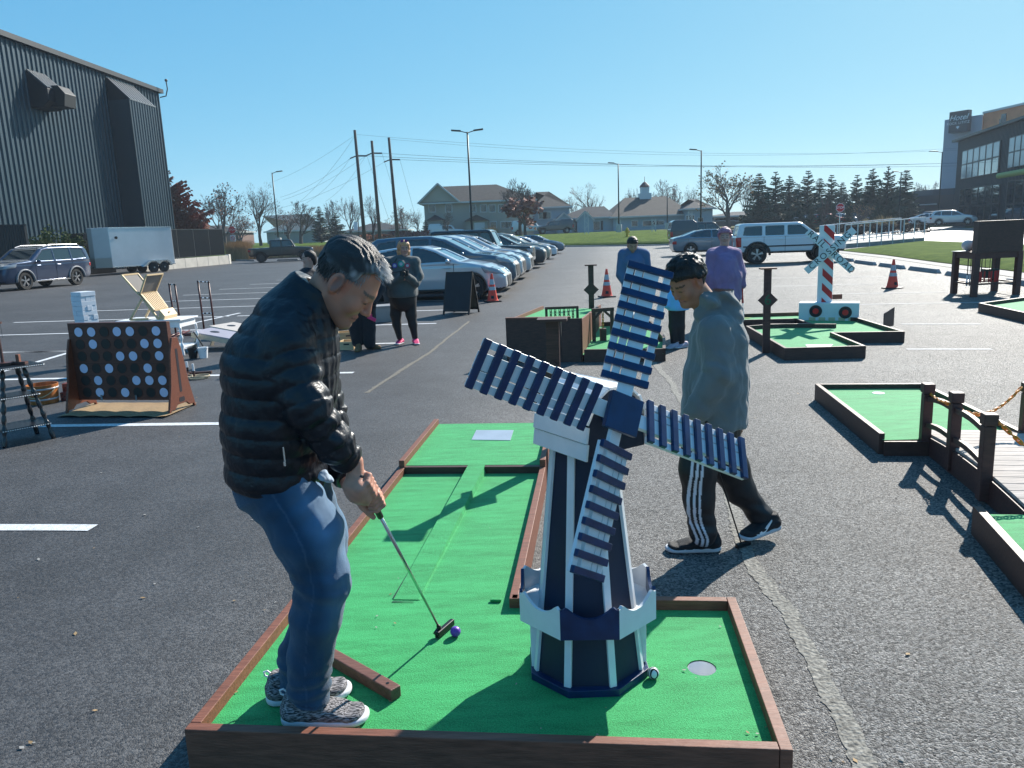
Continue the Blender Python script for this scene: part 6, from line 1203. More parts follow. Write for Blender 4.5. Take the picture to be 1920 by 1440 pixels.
# ================================================================ vehicles
def poly2(x, z, P_):
    d = None; s = None; n = len(P_)
    for i in range(n):
        ax, az = P_[i]; bx, bz = P_[i-1]; ex, ez = bx-ax, bz-az; wx, wz = x-ax, z-az
        t = np.clip((wx*ex+wz*ez)/(ex*ex+ez*ez+1e-9), 0, 1); q = (wx-ex*t)**2+(wz-ez*t)**2
        d = q if d is None else np.minimum(d, q)
        c1 = z >= az; c2 = z < bz; c3 = ex*wz > ez*wx; fl = (c1 & c2 & c3) | (~c1 & ~c2 & ~c3)
        s = np.where(fl, -1.0, 1.0) if s is None else np.where(fl, -s, s)
    return (s*np.sqrt(d)).astype(f4)
glassm = M('car_glass', (.012, .022, .026), .04, spec=1, coat=.6); tyre_m = M('tyre_rubber', (.018, .018, .018), .8, bump=.2, bscale=80); rim_m = M('alloy_rim', (.42, .42, .43), .28, metal=.85); rimd = M('dark_rim', (.04, .04, .045), .35, metal=.6)
trimm = M('black_trim', (.018, .019, .02), .5); lampm = M('headlamp', (.22, .24, .27), .06, spec=1, coat=1); ambm = M('amber_lamp', (.75, .18, .02), .2); tailm = M('tail_lamp', (.45, .015, .015), .15, coat=.5); plate_m = M('plate_white', (.6, .6, .62), .5)
def paintm(name, col, metal=.35, rough=.28): return M(name, col, rough, metal=metal, coat=.9)
OUT = {
 'sedan': dict(L=4.65, W=1.82, belt=.98, tum=.36, out=[(-2.28, .38), (-2.33, .72), (-2.26, 1.0), (-2.02, 1.07), (-1.72, 1.12), (-1.05, 1.37), (-.45, 1.445), (.1, 1.44), (.5, 1.33), (1.12, 1.02), (1.75, .91), (2.12, .77), (2.31, .60), (2.33, .32), (2.15, .19), (-2.1, .21)],
   win=[[(-1.42, 1.09), (-1.02, 1.29), (-.55, 1.37), (-.22, 1.385), (-.22, 1.01), (-1.1, 1.03)], [(-.14, 1.385), (.12, 1.37), (.45, 1.27), (.92, 1.03), (-.14, 1.0)]], ws=(.42, 1.12, 1.04, 1.38), rw=(-1.75, -1.0, 1.12, 1.36), wx=(1.42, -1.33), r=.335, hl=(1.80, .64, .80, .42), gr=(2.1, .30, .62, .42)),
 'crossover': dict(L=4.7, W=1.86, belt=1.08, tum=.28, out=[(-2.27, .42), (-2.33, .95), (-2.24, 1.15), (-2.02, 1.55), (-1.85, 1.66), (-1.1, 1.70), (-.2, 1.69), (.28, 1.58), (1.08, 1.16), (1.75, 1.06), (2.15, .92), (2.31, .75), (2.34, .42), (2.2, .24), (-2.1, .28)],
   win=[[(-1.95, 1.22), (-1.78, 1.5), (-1.25, 1.58), (-1.25, 1.15)], [(-1.17, 1.58), (-.25, 1.59), (-.25, 1.12), (-1.17, 1.15)], [(-.17, 1.59), (.2, 1.50), (.85, 1.15), (-.17, 1.11)]], ws=(.25, 1.08, 1.2, 1.62), rw=(-2.4, -1.95, 1.22, 1.56), wx=(1.40, -1.38), r=.36, hl=(1.86, .80, .95, .45), gr=(2.14, .42, .86, .5)),
 'offroader': dict(L=4.3, W=1.86, belt=1.22, tum=.10, out=[(-2.1, .55), (-2.12, 1.2), (-2.08, 1.83), (-1.9, 1.87), (.25, 1.86), (.40, 1.80), (.66, 1.22), (1.95, 1.14), (2.02, 1.08), (2.04, .58), (1.9, .5), (-2.0, .5)],
   win=[[(-1.9, 1.28), (-1.9, 1.72), (-1.05, 1.73), (-1.05, 1.28)], [(-.9, 1.28), (-.9, 1.73), (-.12, 1.73), (-.12, 1.28)], [(-.02, 1.28), (-.02, 1.73), (.28, 1.73), (.48, 1.28)]], ws=(.35, .72, 1.3, 1.76), rw=(-2.2, -2.0, 1.3, 1.72), wx=(1.35, -1.25), r=.42, hl=(1.9, .85, 1.02, .55), gr=(1.95, .7, 1.08, .45)),
 'boxwagon': dict(L=4.25, W=1.74, belt=1.10, tum=.16, out=[(-2.06, .45), (-2.1, 1.05), (-1.98, 1.57), (-1.82, 1.62), (.25, 1.61), (.42, 1.56), (.98, 1.12), (1.95, 1.02), (2.08, .98), (2.12, .55), (2.0, .42), (-2.0, .42)],
   win=[[(-1.85, 1.14), (-1.78, 1.47), (-1.12, 1.49), (-1.12, 1.12)], [(-1.0, 1.12), (-1.0, 1.49), (-.28, 1.49), (-.28, 1.12)], [(-.16, 1.12), (-.16, 1.49), (.33, 1.49), (.80, 1.12)]], ws=(.36, .98, 1.16, 1.54), rw=(-2.2, -1.92, 1.12, 1.5), wx=(1.27, -1.30), r=.38, hl=(1.95, .72, .92, .35), gr=(2.0, .60, .92, .45)),
 'bigsuv': dict(L=5.3, W=2.02, belt=1.20, tum=.20, out=[(-2.55, .5), (-2.62, 1.1), (-2.5, 1.7), (-2.3, 1.87), (-1.5, 1.92), (0, 1.91), (.42, 1.82), (1.15, 1.32), (2.2, 1.22), (2.52, 1.08), (2.62, .75), (2.6, .4), (2.4, .3), (-2.4, .35)],
   win=[[(-2.25, 1.32), (-2.1, 1.72), (-1.35, 1.77), (-1.35, 1.28)], [(-1.25, 1.28), (-1.25, 1.77), (-.28, 1.79), (-.28, 1.27)], [(-.18, 1.27), (-.18, 1.79), (.32, 1.74), (.92, 1.28)]], ws=(.38, 1.15, 1.36, 1.84), rw=(-2.7, -2.3, 1.32, 1.75), wx=(1.62, -1.46), r=.40, hl=(2.1, .95, 1.12, .5), gr=(2.35, .6, 1.1, .55)),
 'pickup': dict(L=5.5, W=1.9, belt=1.22, tum=.12, out=[(-2.72, .6), (-2.75, 1.2), (-.98, 1.22), (-.95, 1.80), (-.8, 1.86), (.65, 1.86), (.85, 1.80), (1.15, 1.24), (2.45, 1.14), (2.6, 1.05), (2.62, .6), (2.45, .5), (-2.6, .5)],
   win=[[(-.78, 1.28), (-.78, 1.72), (-.05, 1.74), (-.05, 1.28)], [(.07, 1.28), (.07, 1.74), (.72, 1.74), (.98, 1.28)]], ws=(.8, 1.2, 1.3, 1.78), rw=(-1.1, -.9, 1.3, 1.7), wx=(1.80, -1.72), r=.42, hl=(2.45, .85, 1.02, .6), gr=(2.5, .65, 1.08, .5)),
 'campershell': dict(L=5.6, W=1.95, belt=1.25, tum=.15, out=[(-2.75, .6), (-2.78, 1.25), (-2.62, 2.02), (-2.4, 2.12), (-.95, 2.10), (-.7, 1.92), (.55, 1.90), (.8, 1.82), (1.25, 1.28), (2.5, 1.16), (2.7, 1.0), (2.7, .6), (2.5, .48), (-2.6, .5)],
   win=[[(-.62, 1.32), (-.62, 1.76), (-.02, 1.78), (-.02, 1.32)], [(.08, 1.32), (.08, 1.78), (.62, 1.76), (1.0, 1.32)]], ws=(.75, 1.28, 1.36, 1.8), rw=(-2.9, -2.66, 1.45, 1.95), wx=(1.85, -1.75), r=.40, hl=(2.5, .85, 1.05, .6), gr=(2.55, .65, 1.1, .5)),
}
CARM = {}
def body_sdf(S):
    W2, L2 = S['W']/2, S['L']/2
    def w_(x, z):
        t = np.clip((np.abs(x)-(L2-.75))/.75, 0, 1); tf = np.where(x > 0, .20, .12)
        return W2-S['tum']*np.maximum(z-S['belt'], 0)**1.1-tf*t*t-.05*np.clip((.55-z)/.4, 0, 1)-.012*(z > S['belt']-.09)*(z < S['belt']-.04)
    def d(p):
        x, y, z = p; a = np.abs(y); dp = poly2(x, z, S['out']); return smax(dp+.028, a-w_(x, z)+.028, .10)-.024
    return d, w_
def car_meshes(kind, h=.032):
    if (kind, h) in CARM: return CARM[kind, h]
    S = OUT[kind]; d, w_ = body_sdf(S); L2, W2, r = S['L']/2, S['W']/2, S['r']
    def carve(p, dd):
        x, y, z = p; a = np.abs(y); c = None
        for pl in S['win']: e = np.maximum(poly2(x, z, pl), w_(x, z)-.16-a); c = e if c is None else np.minimum(c, e)
        x0, x1, z0, z1 = S['ws']; wt = W2-S['tum']*.35-.20
        f_ = np.maximum(np.maximum(z0-z, z-z1), np.maximum(x0-x-.05, a-wt+(z-z0)*.18)); x0, x1, z0, z1 = S['rw']; g_ = np.maximum(np.maximum(z0-z, z-z1), np.maximum(np.maximum(x-x1, x0-x-.1), a-wt+.02+(z-z0)*.2))
        return np.maximum(np.minimum(c, np.minimum(f_, g_)), -(dd+.045))
    def body(p):
        dd = d(p); b = smax(dd, -carve(p, dd), .008); x, y, z = p
        for wx in S['wx']: b = smax(b, -np.maximum(np.sqrt((x-wx)**2+(z-r)**2)-(r+.055), W2-.27-np.abs(y)), .02)
        return b
    lo, hi = (-L2-.08, -W2-.08, .1), (L2+.08, W2+.08, 2.2)
    def mk(fn, lo_=lo, hi_=hi, hh=h):
        o = vol('tmp', fn, lo_, hi_, hh, None, None); me = o.data; bpy.data.objects.remove(o); return me
    out = {'body': mk(body), 'glass': mk(lambda p: np.maximum(d(p)+.022, S['belt']-.12-p[2]), (-L2, -W2, S['belt']-.2), hi)}
    def shell(reg, th=.015): return lambda p: np.maximum(np.maximum(d(p)-th, -(d(p)+.05)), reg(p))
    hx, hz0, hz1, hy = S['hl']
    out['headlight'] = mk(shell(lambda p: np.maximum(np.maximum(hx-p[0]-(p[2]-hz0)*.6, np.abs(p[2]-(hz0+hz1)/2-(L2-p[0])*.10)-(hz1-hz0)/2), np.maximum(hy+.0-p[1], -9))), (hx-.2, hy-.1, hz0-.1), (L2+.1, W2+.1, hz1+.15), .022)
    gx, gz0, gz1, gy = S['gr']
    out['grille'] = mk(shell(lambda p: np.maximum(np.maximum(gx-p[0], np.abs(p[2]-(gz0+gz1)/2)-(gz1-gz0)/2), np.abs(p[1])-gy), .013), (gx-.1, -gy-.1, gz0-.1), (L2+.1, gy+.1, gz1+.1), .025)
    tz = S['belt']-.22; out['taillight'] = mk(shell(lambda p: np.maximum(np.maximum(p[0]+L2-.22, np.abs(p[2]-tz)-.09-(.10 if kind in ('boxwagon', 'offroader', 'campershell') else 0)), W2*.62-p[1])), (-L2-.1, .3, tz-.3), (-L2+.3, W2+.1, tz+.3), .022)
    out['lower_trim'] = mk(lambda p: np.maximum(np.maximum(d(p)-.008, p[2]-.33-.02*(kind != 'sedan')-.18*(kind in ('offroader', 'pickup', 'boxwagon'))), -np.minimum(*[np.sqrt((p[0]-wx)**2+(p[2]-r)**2)-(r+.055)+p[1]*0 for wx in S['wx']])), hh=.04)
    CARM[kind, h] = out; return out
def car(label, kind, mat, loc, rz, cat='car', group=None, name='parked_car', rims=None, h=.032, flares=None, detail=True, sc=1.0):
    S = OUT[kind]; Ms = car_meshes(kind, h); t = thing(name, label, cat, tuple(loc), rz, group); L2, W2, r = S['L']/2, S['W']/2, S['r']; t.scale = (sc,)*3
    def pt_(k, m_, mirror=False):
        me = Ms[k].copy(); me.name = k
        if mirror: me.transform(Matrix.Diagonal((1, -1, 1, 1))); me.flip_normals()
        me.materials.clear(); return link(k, me, m_, t)
    pt_('body', mat); pt_('glass', glassm); pt_('lower_trim', trimm); pt_('grille', trimm)
    for mi in (False, True): pt_('headlight', lampm, mi); pt_('taillight', tailm, mi)
    for wx in S['wx']:
        for sy in (-1, 1):
            m = MB(); M3 = Matrix(((1, 0, 0), (0, 0, 1), (0, 1, 0))) if sy > 0 else Matrix(((1, 0, 0), (0, 0, -1), (0, 1, 0)))
            m.lathe((wx, sy*(W2-.20), r), [(r*.62, -.02), (r*.95, -.05), (r, -.02), (r, .16), (r*.94, .205), (r*.68, .20), (r*.64, .17)], 28, M3=M3, cap=False); wh = m.build('wheel', tyre_m, t, auto=40)
            m = MB(); m.lathe((wx, sy*(W2-.20), r), [(r*.66, .19), (r*.60, .165), (r*.58, .08), (.001, .08)], 24, M3=M3, cap=False); m.m = 1
            for k in range(5 if detail else 5):
                a = 2*math.pi*k/5+.3
                for da in (-.13, .13): p0 = M3 @ Vector((math.cos(a+da*.4)*.05, math.sin(a+da*.4)*.05, .175)); p1 = M3 @ Vector((math.cos(a+da)*r*.62, math.sin(a+da)*r*.62, .165)); c0 = Vector((wx, sy*(W2-.20), r)); m.beam(c0+p0, c0+p1, .035, .02, up=(0, sy, 0))
            m.lathe((wx, sy*(W2-.20), r), [(.055, .165), (.05, .19), (.001, .19)], 12, M3=M3, cap=False); ro = m.build('rim', [rimd, rims or rim_m], wh, auto=40)
    m = MB(); x_ = .78*S['ws'][1]
    for sy in (-1, 1):
        mm = MB(); mm.ball((x_-.05, sy*(W2+.10), S['belt']+.05), .085, 12, 8, (.7, 1.25, .85)); mm.tube([(x_-.02, sy*(W2-.08), S['belt']-.02), (x_-.04, sy*(W2+.06), S['belt']+.02)], .025, 6); mm.build('side_mirror', mat if kind not in ('pickup', 'offroader') else trimm, t, smooth=True)
    if detail:
        _, w_ = body_sdf(S); ww = lambda x, z: float(w_(np.float32(x), np.float32(z)))
        xs = [max(q[0] for q in pl)+.04 for pl in S['win'][-2:]]+[min(q[0] for q in S['win'][-2])-.05]
        for sy in (-1, 1):
            for x0 in xs:
                m = MB(); m.tube([(x0, sy*(ww(x0, z)-.0005), z) for z in [S['belt']-.02-(S['belt']-.42)*i/6 for i in range(7)]], .006, 4, cap=False); m.build('door_seam', trimm, t)
            for x0 in (xs[0]-.0, xs[1]): m = MB(); m.tube([(x0-.28, sy*(ww(x0, S['belt']-.12)+.016), S['belt']-.13), (x0-.08, sy*(ww(x0, S['belt']-.12)+.018), S['belt']-.13)], .013, 6); m.build('door_handle', mat, t)
        m = MB(); m.box((-L2+.02, 0, S['belt']-.3), (.03, .32, .16)); m.build('number_plate', plate_m, t)
    if flares:
        for wx in S['wx']:
            for sy in (-1, 1): m = MB(); m.tube([(wx+math.cos(a)*(r+.10), sy*(W2+.005), r+math.sin(a)*(r+.10)) for a in [math.pi*(-.02+1.04*i/12) for i in range(13)]], .05, 6); m.build('fender_flare', flares, t, smooth=True)
    return t
silver = paintm('silver_paint', (.46, .49, .52)); slate = paintm('slate_blue_paint', (.06, .10, .14)); pearl = paintm('light_silver_paint', (.52, .53, .54)); whitec = paintm('white_paint', (.66, .68, .70), .05); blackc = paintm('black_paint_car', (.012, .013, .015), .2); charc = paintm('charcoal_paint', (.04, .045, .05)); beigec = paintm('champagne_paint', (.38, .34, .27)); blueg = paintm('blue_grey_paint', (.12, .18, .23)); navyc = paintm('deep_blue_paint', (.03, .05, .10), .5); redc = paintm('red_paint', (.28, .02, .02)); greenc = paintm('dark_olive_paint', (.012, .014, .013))
GR = 'cars parked in the row along the aisle'
c0 = G(905, 562)-Lu*1.68+Lv*.84
def slot(k, L): q = c0+Lv*2.72*k+Lu*(2.325-L/2)+Lu*0; return (q.x, q.y, 0)
car('silver sedan parked nearest in the row, beside the blackboard', 'sedan', silver, slot(0, 4.65), -PSI, group=GR, h=.026)
car('slate blue crossover parked second behind the silver sedan', 'crossover', slate, slot(1, 4.7), -PSI, group=GR, h=.03)
car('light silver crossover parked third in the row', 'crossover', pearl, slot(2, 4.8), -PSI, group=GR)
car('silver hatchback parked fourth, before the tall black off-roader', 'crossover', silver, slot(3, 4.7), -PSI, group=GR)
car('tall boxy black off-roader in the middle of the row', 'offroader', blackc, slot(4, 4.4), -PSI, group=GR, flares=trimm)
car('charcoal crossover parked after the black off-roader', 'crossover', charc, slot(6, 4.7), -PSI, group=GR)
car('champagne coloured crossover far along the row', 'crossover', beigec, slot(7.5, 4.7), -PSI, group=GR, h=.045, detail=False)
car('white sedan second from the far end of the row', 'sedan', whitec, slot(10, 4.65), -PSI, group=GR, h=.045, detail=False)
car('pale blue silver sedan at the far end of the row', 'sedan', blueg, slot(14, 4.65), -PSI, group=GR, h=.045, detail=False)
q = G(1421, 495.5); qf = q+Vector((1.30, 0, 0))
jc = Vector((q.x, q.y, 0))+Vector((math.cos(R(-9)), math.sin(R(-9)), 0))*1.30+Vector((-math.sin(R(-9)), math.cos(R(-9)), 0))*.80
jp = car('boxy white four-wheel-drive wagon with black wheel flares behind the woman in purple', 'boxwagon', whitec, jc, R(-9), 'suv', name='parked_wagon', flares=trimm, h=.028, sc=1.04)
m = MB(); m.box((.0-.4, -.885, .70), (2.9, .012, .05)); m.build('side_moulding', trimm, jp); m = MB(); 
for sy in (-.6, .6): mm = MB(); mm.tube([(-1.6, sy, 1.65), (.2, sy, 1.65)], .018, 6); mm.build('roof_rail', trimm, jp)
q = G(1297, 480); a_ = R(-4); car('silver blue sedan parked left of the white wagon', 'sedan', blueg, Vector((q.x, q.y, 0))+Vector((math.cos(a_)*1.33, math.sin(a_)*1.33+.85, 0)), a_, name='parked_car', h=.035)
q = G(1256, 464); car('grey pickup with a tall camper shell behind the silver blue sedan', 'campershell', charc, Vector((q.x+2.9, q.y+.9, 0)), R(-3), 'pickup truck', name='pickup_truck', h=.04)
q1, q2 = G(51, 544), G(144, 534); hd_ = (q1-q2).normalized(); az_ = math.atan2(hd_.y, hd_.x); lf = Vector((-hd_.y, hd_.x, 0)); mid = (q1+q2)/2-hd_*.08-lf*.95
az_ = math.atan2(-.975, -.22); hd_ = Vector((math.cos(az_), math.sin(az_), 0)); lf = Vector((-hd_.y, hd_.x, 0)); mid = (q1+q2)/2-hd_*.08-lf*.95
su = car('dark blue full-size suv at the left edge in front of the trailer', 'bigsuv', navyc, mid, az_, 'suv', name='parked_suv', h=.034, flares=M('grey_flare', (.16, .17, .19), .5)); OUTs = OUT['bigsuv']
for sy in (-.78, .78): mm = MB(); mm.tube([(-2.1, sy, 1.88), (-1.95, sy, 1.97), (-.2, sy, 1.985), (.15, sy, 1.90)], .022, 6); mm.build('roof_rail', silver_b, su)
for sy in (-1, 1): mm = MB(); mm.beam((-1.0, sy*.98, .36), (1.15, sy*.98, .36), .12, .05); mm.build('running_board', chrome, su)
q1, q2 = G(476, 492), G(559, 490); hd_ = (q2-q1).normalized(); az_ = math.atan2(hd_.y, hd_.x); k_ = (q2-q1).length/3.52; mid = (q1+q2)/2+Vector((-hd_.y, hd_.x, 0))*.9
az_ = R(14); car('black four-door pickup truck parked by the tall dry grass', 'pickup', greenc, mid, az_, 'pickup truck', name='pickup_truck', flares=trimm, h=.036, rims=rimd)
# trailer
tr_q = G(214, 516); az_ = math.atan2(math.cos(R(212)), math.sin(R(212))); trl = thing('cargo_trailer', 'white enclosed cargo trailer with twin wheels behind the blue suv', 'trailer', (tr_q.x, tr_q.y, 0), az_)
tw_ = M('trailer_skin', (.58, .60, .62), .22, metal=.25, coat=.5, var=.05, vscale=1.2, bump=.12, bscale=1.3); dplate = M('diamond_plate', (.40, .39, .38), .35, metal=.7, bump=.5, bscale=30)
TL, TW_, T0, T1 = 4.5, 2.2, .48, 3.0      # local x forward (nose), y left; camera sees the left side and nose
m = MB(); m.prism([(0, 0, T0), (-TL, 0, T0), (-TL, -TW_, T0), (0, -TW_, T0), (.62, -TW_*.62, T0), (.62, -TW_*.38, T0)], (0, 0, T1-T0)); m.build('box_body', tw_, trl, bevel=.03)
m = MB(); m.prism([(.012, .005, T0), (.635, -TW_*.38+.01, T0), (.635, -TW_*.62-.01, T0), (.012, -TW_-.005, T0)], (0, 0, .62)); m.build('stone_guard', dplate, trl)
m = MB(); m.box((-TL/2, .004, T0+.02), (TL, .03, .06)); m.build('lower_edge', chrome, trl); m = MB(); m.box((-TL/2, .004, T1-.03), (TL, .03, .05)); m.build('upper_edge', chrome, trl)
for i, x in enumerate((-2.75, -3.52)):
    for yy, s_ in ((.03, 1), (-TW_-.03, -1)):
        r = .34; M3 = Matrix(((1, 0, 0), (0, 0, 1), (0, 1, 0))) if s_ > 0 else Matrix(((1, 0, 0), (0, 0, -1), (0, 1, 0))); m = MB(); m.lathe((x, yy, r), [(r*.55, 0), (r, .01), (r, .17), (r*.6, .19)], 24, M3=M3); wh = m.build('wheel', tyre_m, trl, auto=40); m = MB(); m.lathe((x, yy, r), [(r*.58, .185), (r*.5, .13), (.06, .14), (.05, .2), (.001, .2)], 20, M3=M3, cap=False); m.build('rim', rim_m, wh, auto=40)
m = MB(); fp = [(-4.30, .42), (-4.22, .68), (-3.98, .82), (-2.70, .82), (-2.45, .68), (-2.15, .42), (-2.40, .42), (-2.62, .66), (-2.80, .73), (-3.1, .72), (-3.34, .52), (-3.58, .72), (-3.9, .73), (-4.06, .60), (-4.12, .42)]; m.prism([(x, .02, z) for x, z in [(a_+.2, b_) for a_, b_ in fp]], (0, .24, 0)); m.build('fender', chrome, trl, bevel=.01)
m = MB(); m.lathe((-.45, .012, 2.35), [(.09, 0), (.09, .05), (.001, .055)], 16, M3=Matrix(((1, 0, 0), (0, 0, 1), (0, 1, 0)))); m.build('vent', trimm, trl)
m = MB(); m.beam((.6, -TW_*.5, .5), (1.9, -TW_*.5, .5), .1, .1); m.tube([(1.7, -TW_*.5, .0), (1.7, -TW_*.5, .6)], .035, 8); m.build('tow_bar', trimm, trl)
blkt = thing('container', 'black box standing between the hedge and the trailer nose', 'container', tuple(G(150, 517)+Vector((-.9, 3.2, 0))), az_); m = MB(); m.box((0, 0, 1.4), (2.2, 2.4, 2.75)); m.build('box_body', M('black_vinyl', (.02, .021, .022), .6), blkt, bevel=.02); m = MB(); m.box((1.11, 0, 1.4), (.03, .04, 2.5)); m.build('door_seam', trimm, blkt)
# distant vehicles
def fp_(px, Y, z): v = P(px, 430, Y); return (v.x, v.y, z)
ZL = 1.2
wvan = paintm('white_van_paint', (.6, .62, .64), .1)
for i, (lab, kind, mt_, px, Y, z, rz, nm, cat) in enumerate((
 ('white pickup with cap in front of the large beige house', 'campershell', wvan, 838, 118, ZL, 0, 'pickup_truck', 'pickup truck'), ('white pickup right of the red-leaved oak', 'campershell', wvan, 993, 118, ZL, 0.1, 'pickup_truck', 'pickup truck'),
 ('grey pickup with dark cab before the blue houses', 'campershell', charc, 1040, 118, ZL, 3.2, 'pickup_truck', 'pickup truck'),
 ('white car far behind the bonnet of the white wagon', 'sedan', whitec, 1508, 112, .8, 0, 'distant_car', 'car'), ('blue car at the left of the distant row', 'crossover', blueg, 1535, 112, .8, -.3, 'distant_car', 'car'), ('dark red car in the distant row', 'crossover', redc, 1556, 110, .8, -.3, 'distant_car', 'car'), ('silver car in the distant row beside tan grass', 'crossover', silver, 1578, 112, .8, -.3, 'distant_car', 'car'), ('dark car at the right of the distant row', 'crossover', charc, 1598, 114, .8, -.3, 'distant_car', 'car'),
 ('white car parked before the dark building wing', 'sedan', whitec, 1744, 92, .5, -.5, 'distant_car', 'car'), ('grey suv with flashing windscreen near the dark building', 'crossover', pearl, 1786, 88, .5, -.5, 'distant_car', 'car'), ('dark car behind the white one near the dark building', 'crossover', slate, 1763, 99, .5, -.5, 'distant_car', 'car'))):
    car(lab, kind, mt_, fp_(px, Y, z), rz, cat, 'distant parked vehicles', nm, h=.06, detail=False)
# ================================================================ buildings
corr = M('dark_corrugated_steel', (.024, .052, .070), .42, metal=.3, var=.10, vscale=.15, stretch=(1, 1, .2)); corr2 = M('shade_toned_steel', (.010, .016, .022), .5, metal=.2)  # second steel blackened so its colour carries the shade of unlit faces
def ribs(m, a, b, z0, z1, step, dep, zt2=None, back=.05):            # folded sheet from a to b, ribs standing out on the right hand side of a->b
    a, b = Vector(a), Vector(b); d = (b-a); L_ = d.length; d.normalize(); n = Vector((d.y, -d.x, 0)); K = int(L_/step); pts = []
    for k in range(K):
        s_ = k*step; 
        for q, o in ((0, 0), (step*.62, 0), (step*.70, dep), (step*.92, dep)): pts.append((s_+q, o))
    pts.append((L_, 0)); top = lambda s_: z1+(0 if zt2 is None else (zt2-z1)*s_/L_); v = []
    for s_, o in pts: p = a+d*s_+n*o; v += [(p.x, p.y, z0), (p.x, p.y, top(s_))]
    m.add(v, [(2*i, 2*i+2, 2*i+3, 2*i+1) for i in range(len(pts)-1)])
bl = thingw('warehouse', 'tall dark corrugated metal building with roof hood and chute at the left', 'building', (-32.5, 55, 0))
kA = P(296, 172, 75); zr = kA.z; kA = Vector((kA.x, 75, 0)); kD = Vector((-1.0, -21, 0)).normalized(); kB = kA+kD*58
m = MB(); ribs(m, kB, kA, 0, zr, .5, .085); m.build('side_wall', corr, bl)
m = MB(); ribs(m, kA, kA+Vector((-40, 2, 0)), 0, zr, .42, .07); m.prism([kB+Vector((-.1, 0, 0)), kA+Vector((-.1, -.05, 0)), kA+Vector((-40, 1.9, 0)), kB+Vector((-40, 0, 0))], (0, 0, zr-.3)); m.build('core_wall', corr2, bl)
m = MB(); m.beam(kA+kD*-.3+UP*(zr+.05)+Vector((.18, 0, 0)), kB+UP*(zr+.05)+Vector((.18, 0, 0)), .40, .35); m.build('eaves_flashing', corr2, bl)
# chute running down from the eaves
s0, s1, pr_ = 4.6, 8.9, 1.8; nrm = Vector((-kD.y, kD.x, 0)); nrm = nrm if nrm.x > 0 else -nrm
zo = P(243, 186, 66.3).z; zi = zr-.35
a0, a1 = kA+kD*s1, kA+kD*s0
m = MB(); ribs(m, a0+nrm*pr_, a1+nrm*pr_, 0, zo, .42, .06); m.prism([a0+nrm*.05, a1+nrm*.05, a1+nrm*(pr_-.03), a0+nrm*(pr_-.03)], (0, 0, zo-.05)); ch_ = m.build('chute', corr, bl)
lq = [a0+nrm*.08+UP*zi, a1+nrm*.08+UP*zi, a1+nrm*pr_+UP*zo, a0+nrm*pr_+UP*zo]; louv = M('louvre_steel', (.16, .17, .18), .4, metal=.5)
m = MB(); m.add([tuple(lq[0]), tuple(lq[3]), (lq[0].x, lq[0].y, zo-.1)], [(0, 1, 2)]); m.add([tuple(lq[1]), tuple(lq[2]), (lq[1].x, lq[1].y, zo-.1)], [(0, 2, 1)]); m.quad(*[tuple(q-UP*.1) for q in lq]); m.build('chute_head', corr2, bl)
for k in range(9): t_ = (k+.5)/9; m = MB(); m.beam(lq[0].lerp(lq[1], t_), lq[3].lerp(lq[2], t_), .22, .08); m.build('louvre_blade', louv, bl)
m = MB(); [m.beam(lq[i], lq[(i+1) % 4], .12, .12) for i in (0, 2)]; m.build('louvre_frame', louv, bl)
# hood on the wall
hs = 18.0; a0, a1 = kA+kD*(hs+1.05), kA+kD*(hs-1.05); Yh = (a0.y+a1.y)/2; zt_ = P(72, 128, a0.y).z; zb_ = zt_-2.5
m = MB(); prf = [(0, zb_), (0, zt_), (1.4, zt_-1.3), (1.4, zb_+.4), (.9, zb_)]; m.prism([a0+nrm*x+UP*z for x, z in prf], tuple(a1-a0)); m.build('hood', corr2, bl, bevel=.03)
for k in range(7): t_ = (k+.5)/7; p_ = a0.lerp(a1, t_); m = MB(); m.beam(p_+nrm*.1+UP*(zt_-.02), p_+nrm*1.4+UP*(zt_-1.24), .18, .08); m.build('louvre_blade', louv, bl)
m = MB(); pc_ = a0.lerp(a1, .65)+nrm*1.6; m.prism([pc_+kD*.65+nrm*x+UP*z for x, z in ((-.6, zt_-1.0), (.1, zt_-1.0), (.55, zt_-1.55), (.4, zt_-2.4), (-.6, zt_-2.4))], tuple(-kD*1.35)); m.build('duct', trimm, bl, bevel=.03)
q = P(213, 321, 66.9); m = MB(); m.beam(q+Vector((-.6, 0, 0)), q+Vector((.5, -.3, 0)), .22, .14); m.tube([q+Vector((-.8, 0, 0)), q+Vector((-.3, 0, 0))], .08, 6); m.build('wall_lamp', trimm, bl)
q = kA+UP*zr+Vector((.15, 0, .1)); m = MB(); m.tube([q+Vector((0, 0, -.6)), q+Vector((.55, 0, -.5)), q+Vector((.75, 0, .1)), q+Vector((.72, 0, .7))], .05, 6); m.ball(q+Vector((.72, 0, .85)), .14, 8, 6); m.build('roof_sensor', trimm, bl)
# fences, concrete wall
def panel_fence(pts, zb, zt, label, nm='fence', post=2.4, slat=.11):
    t = thingw(nm, label, 'fence', tuple(Zs(pts[0], 0))); fm = M('black_slat_fence', (.012, .017, .021), .45)
    for a, b in zip(pts[:-1], pts[1:]):
        d = (b-a); L_ = d.length; d.normalize(); n = Vector((d.y, -d.x, 0)); K = max(1, int(round(L_/post)))
        for k in range(K):
            p0, p1 = a+d*(L_*k/K), a+d*(L_*(k+1)/K); m = MB(); ribs(m, p0, p1, zb+.06, zt-.06, .14, .035); m.build('slat_panel', fm, t)
            for z in (zb+.06, zt-.05): m = MB(); m.beam(Zs(p0, z)+n*.02, Zs(p1, z)+n*.02, .05, .05); m.build('fence_rail', fm, t)
        for k in range(K+1): p0 = a+d*(L_*k/K); m = MB(); m.beam(Zs(p0, zb-.45)+n*.05, Zs(p0, zt+.10)+n*.05, .11, .11); m.build('fence_post', fm, t)
    return t
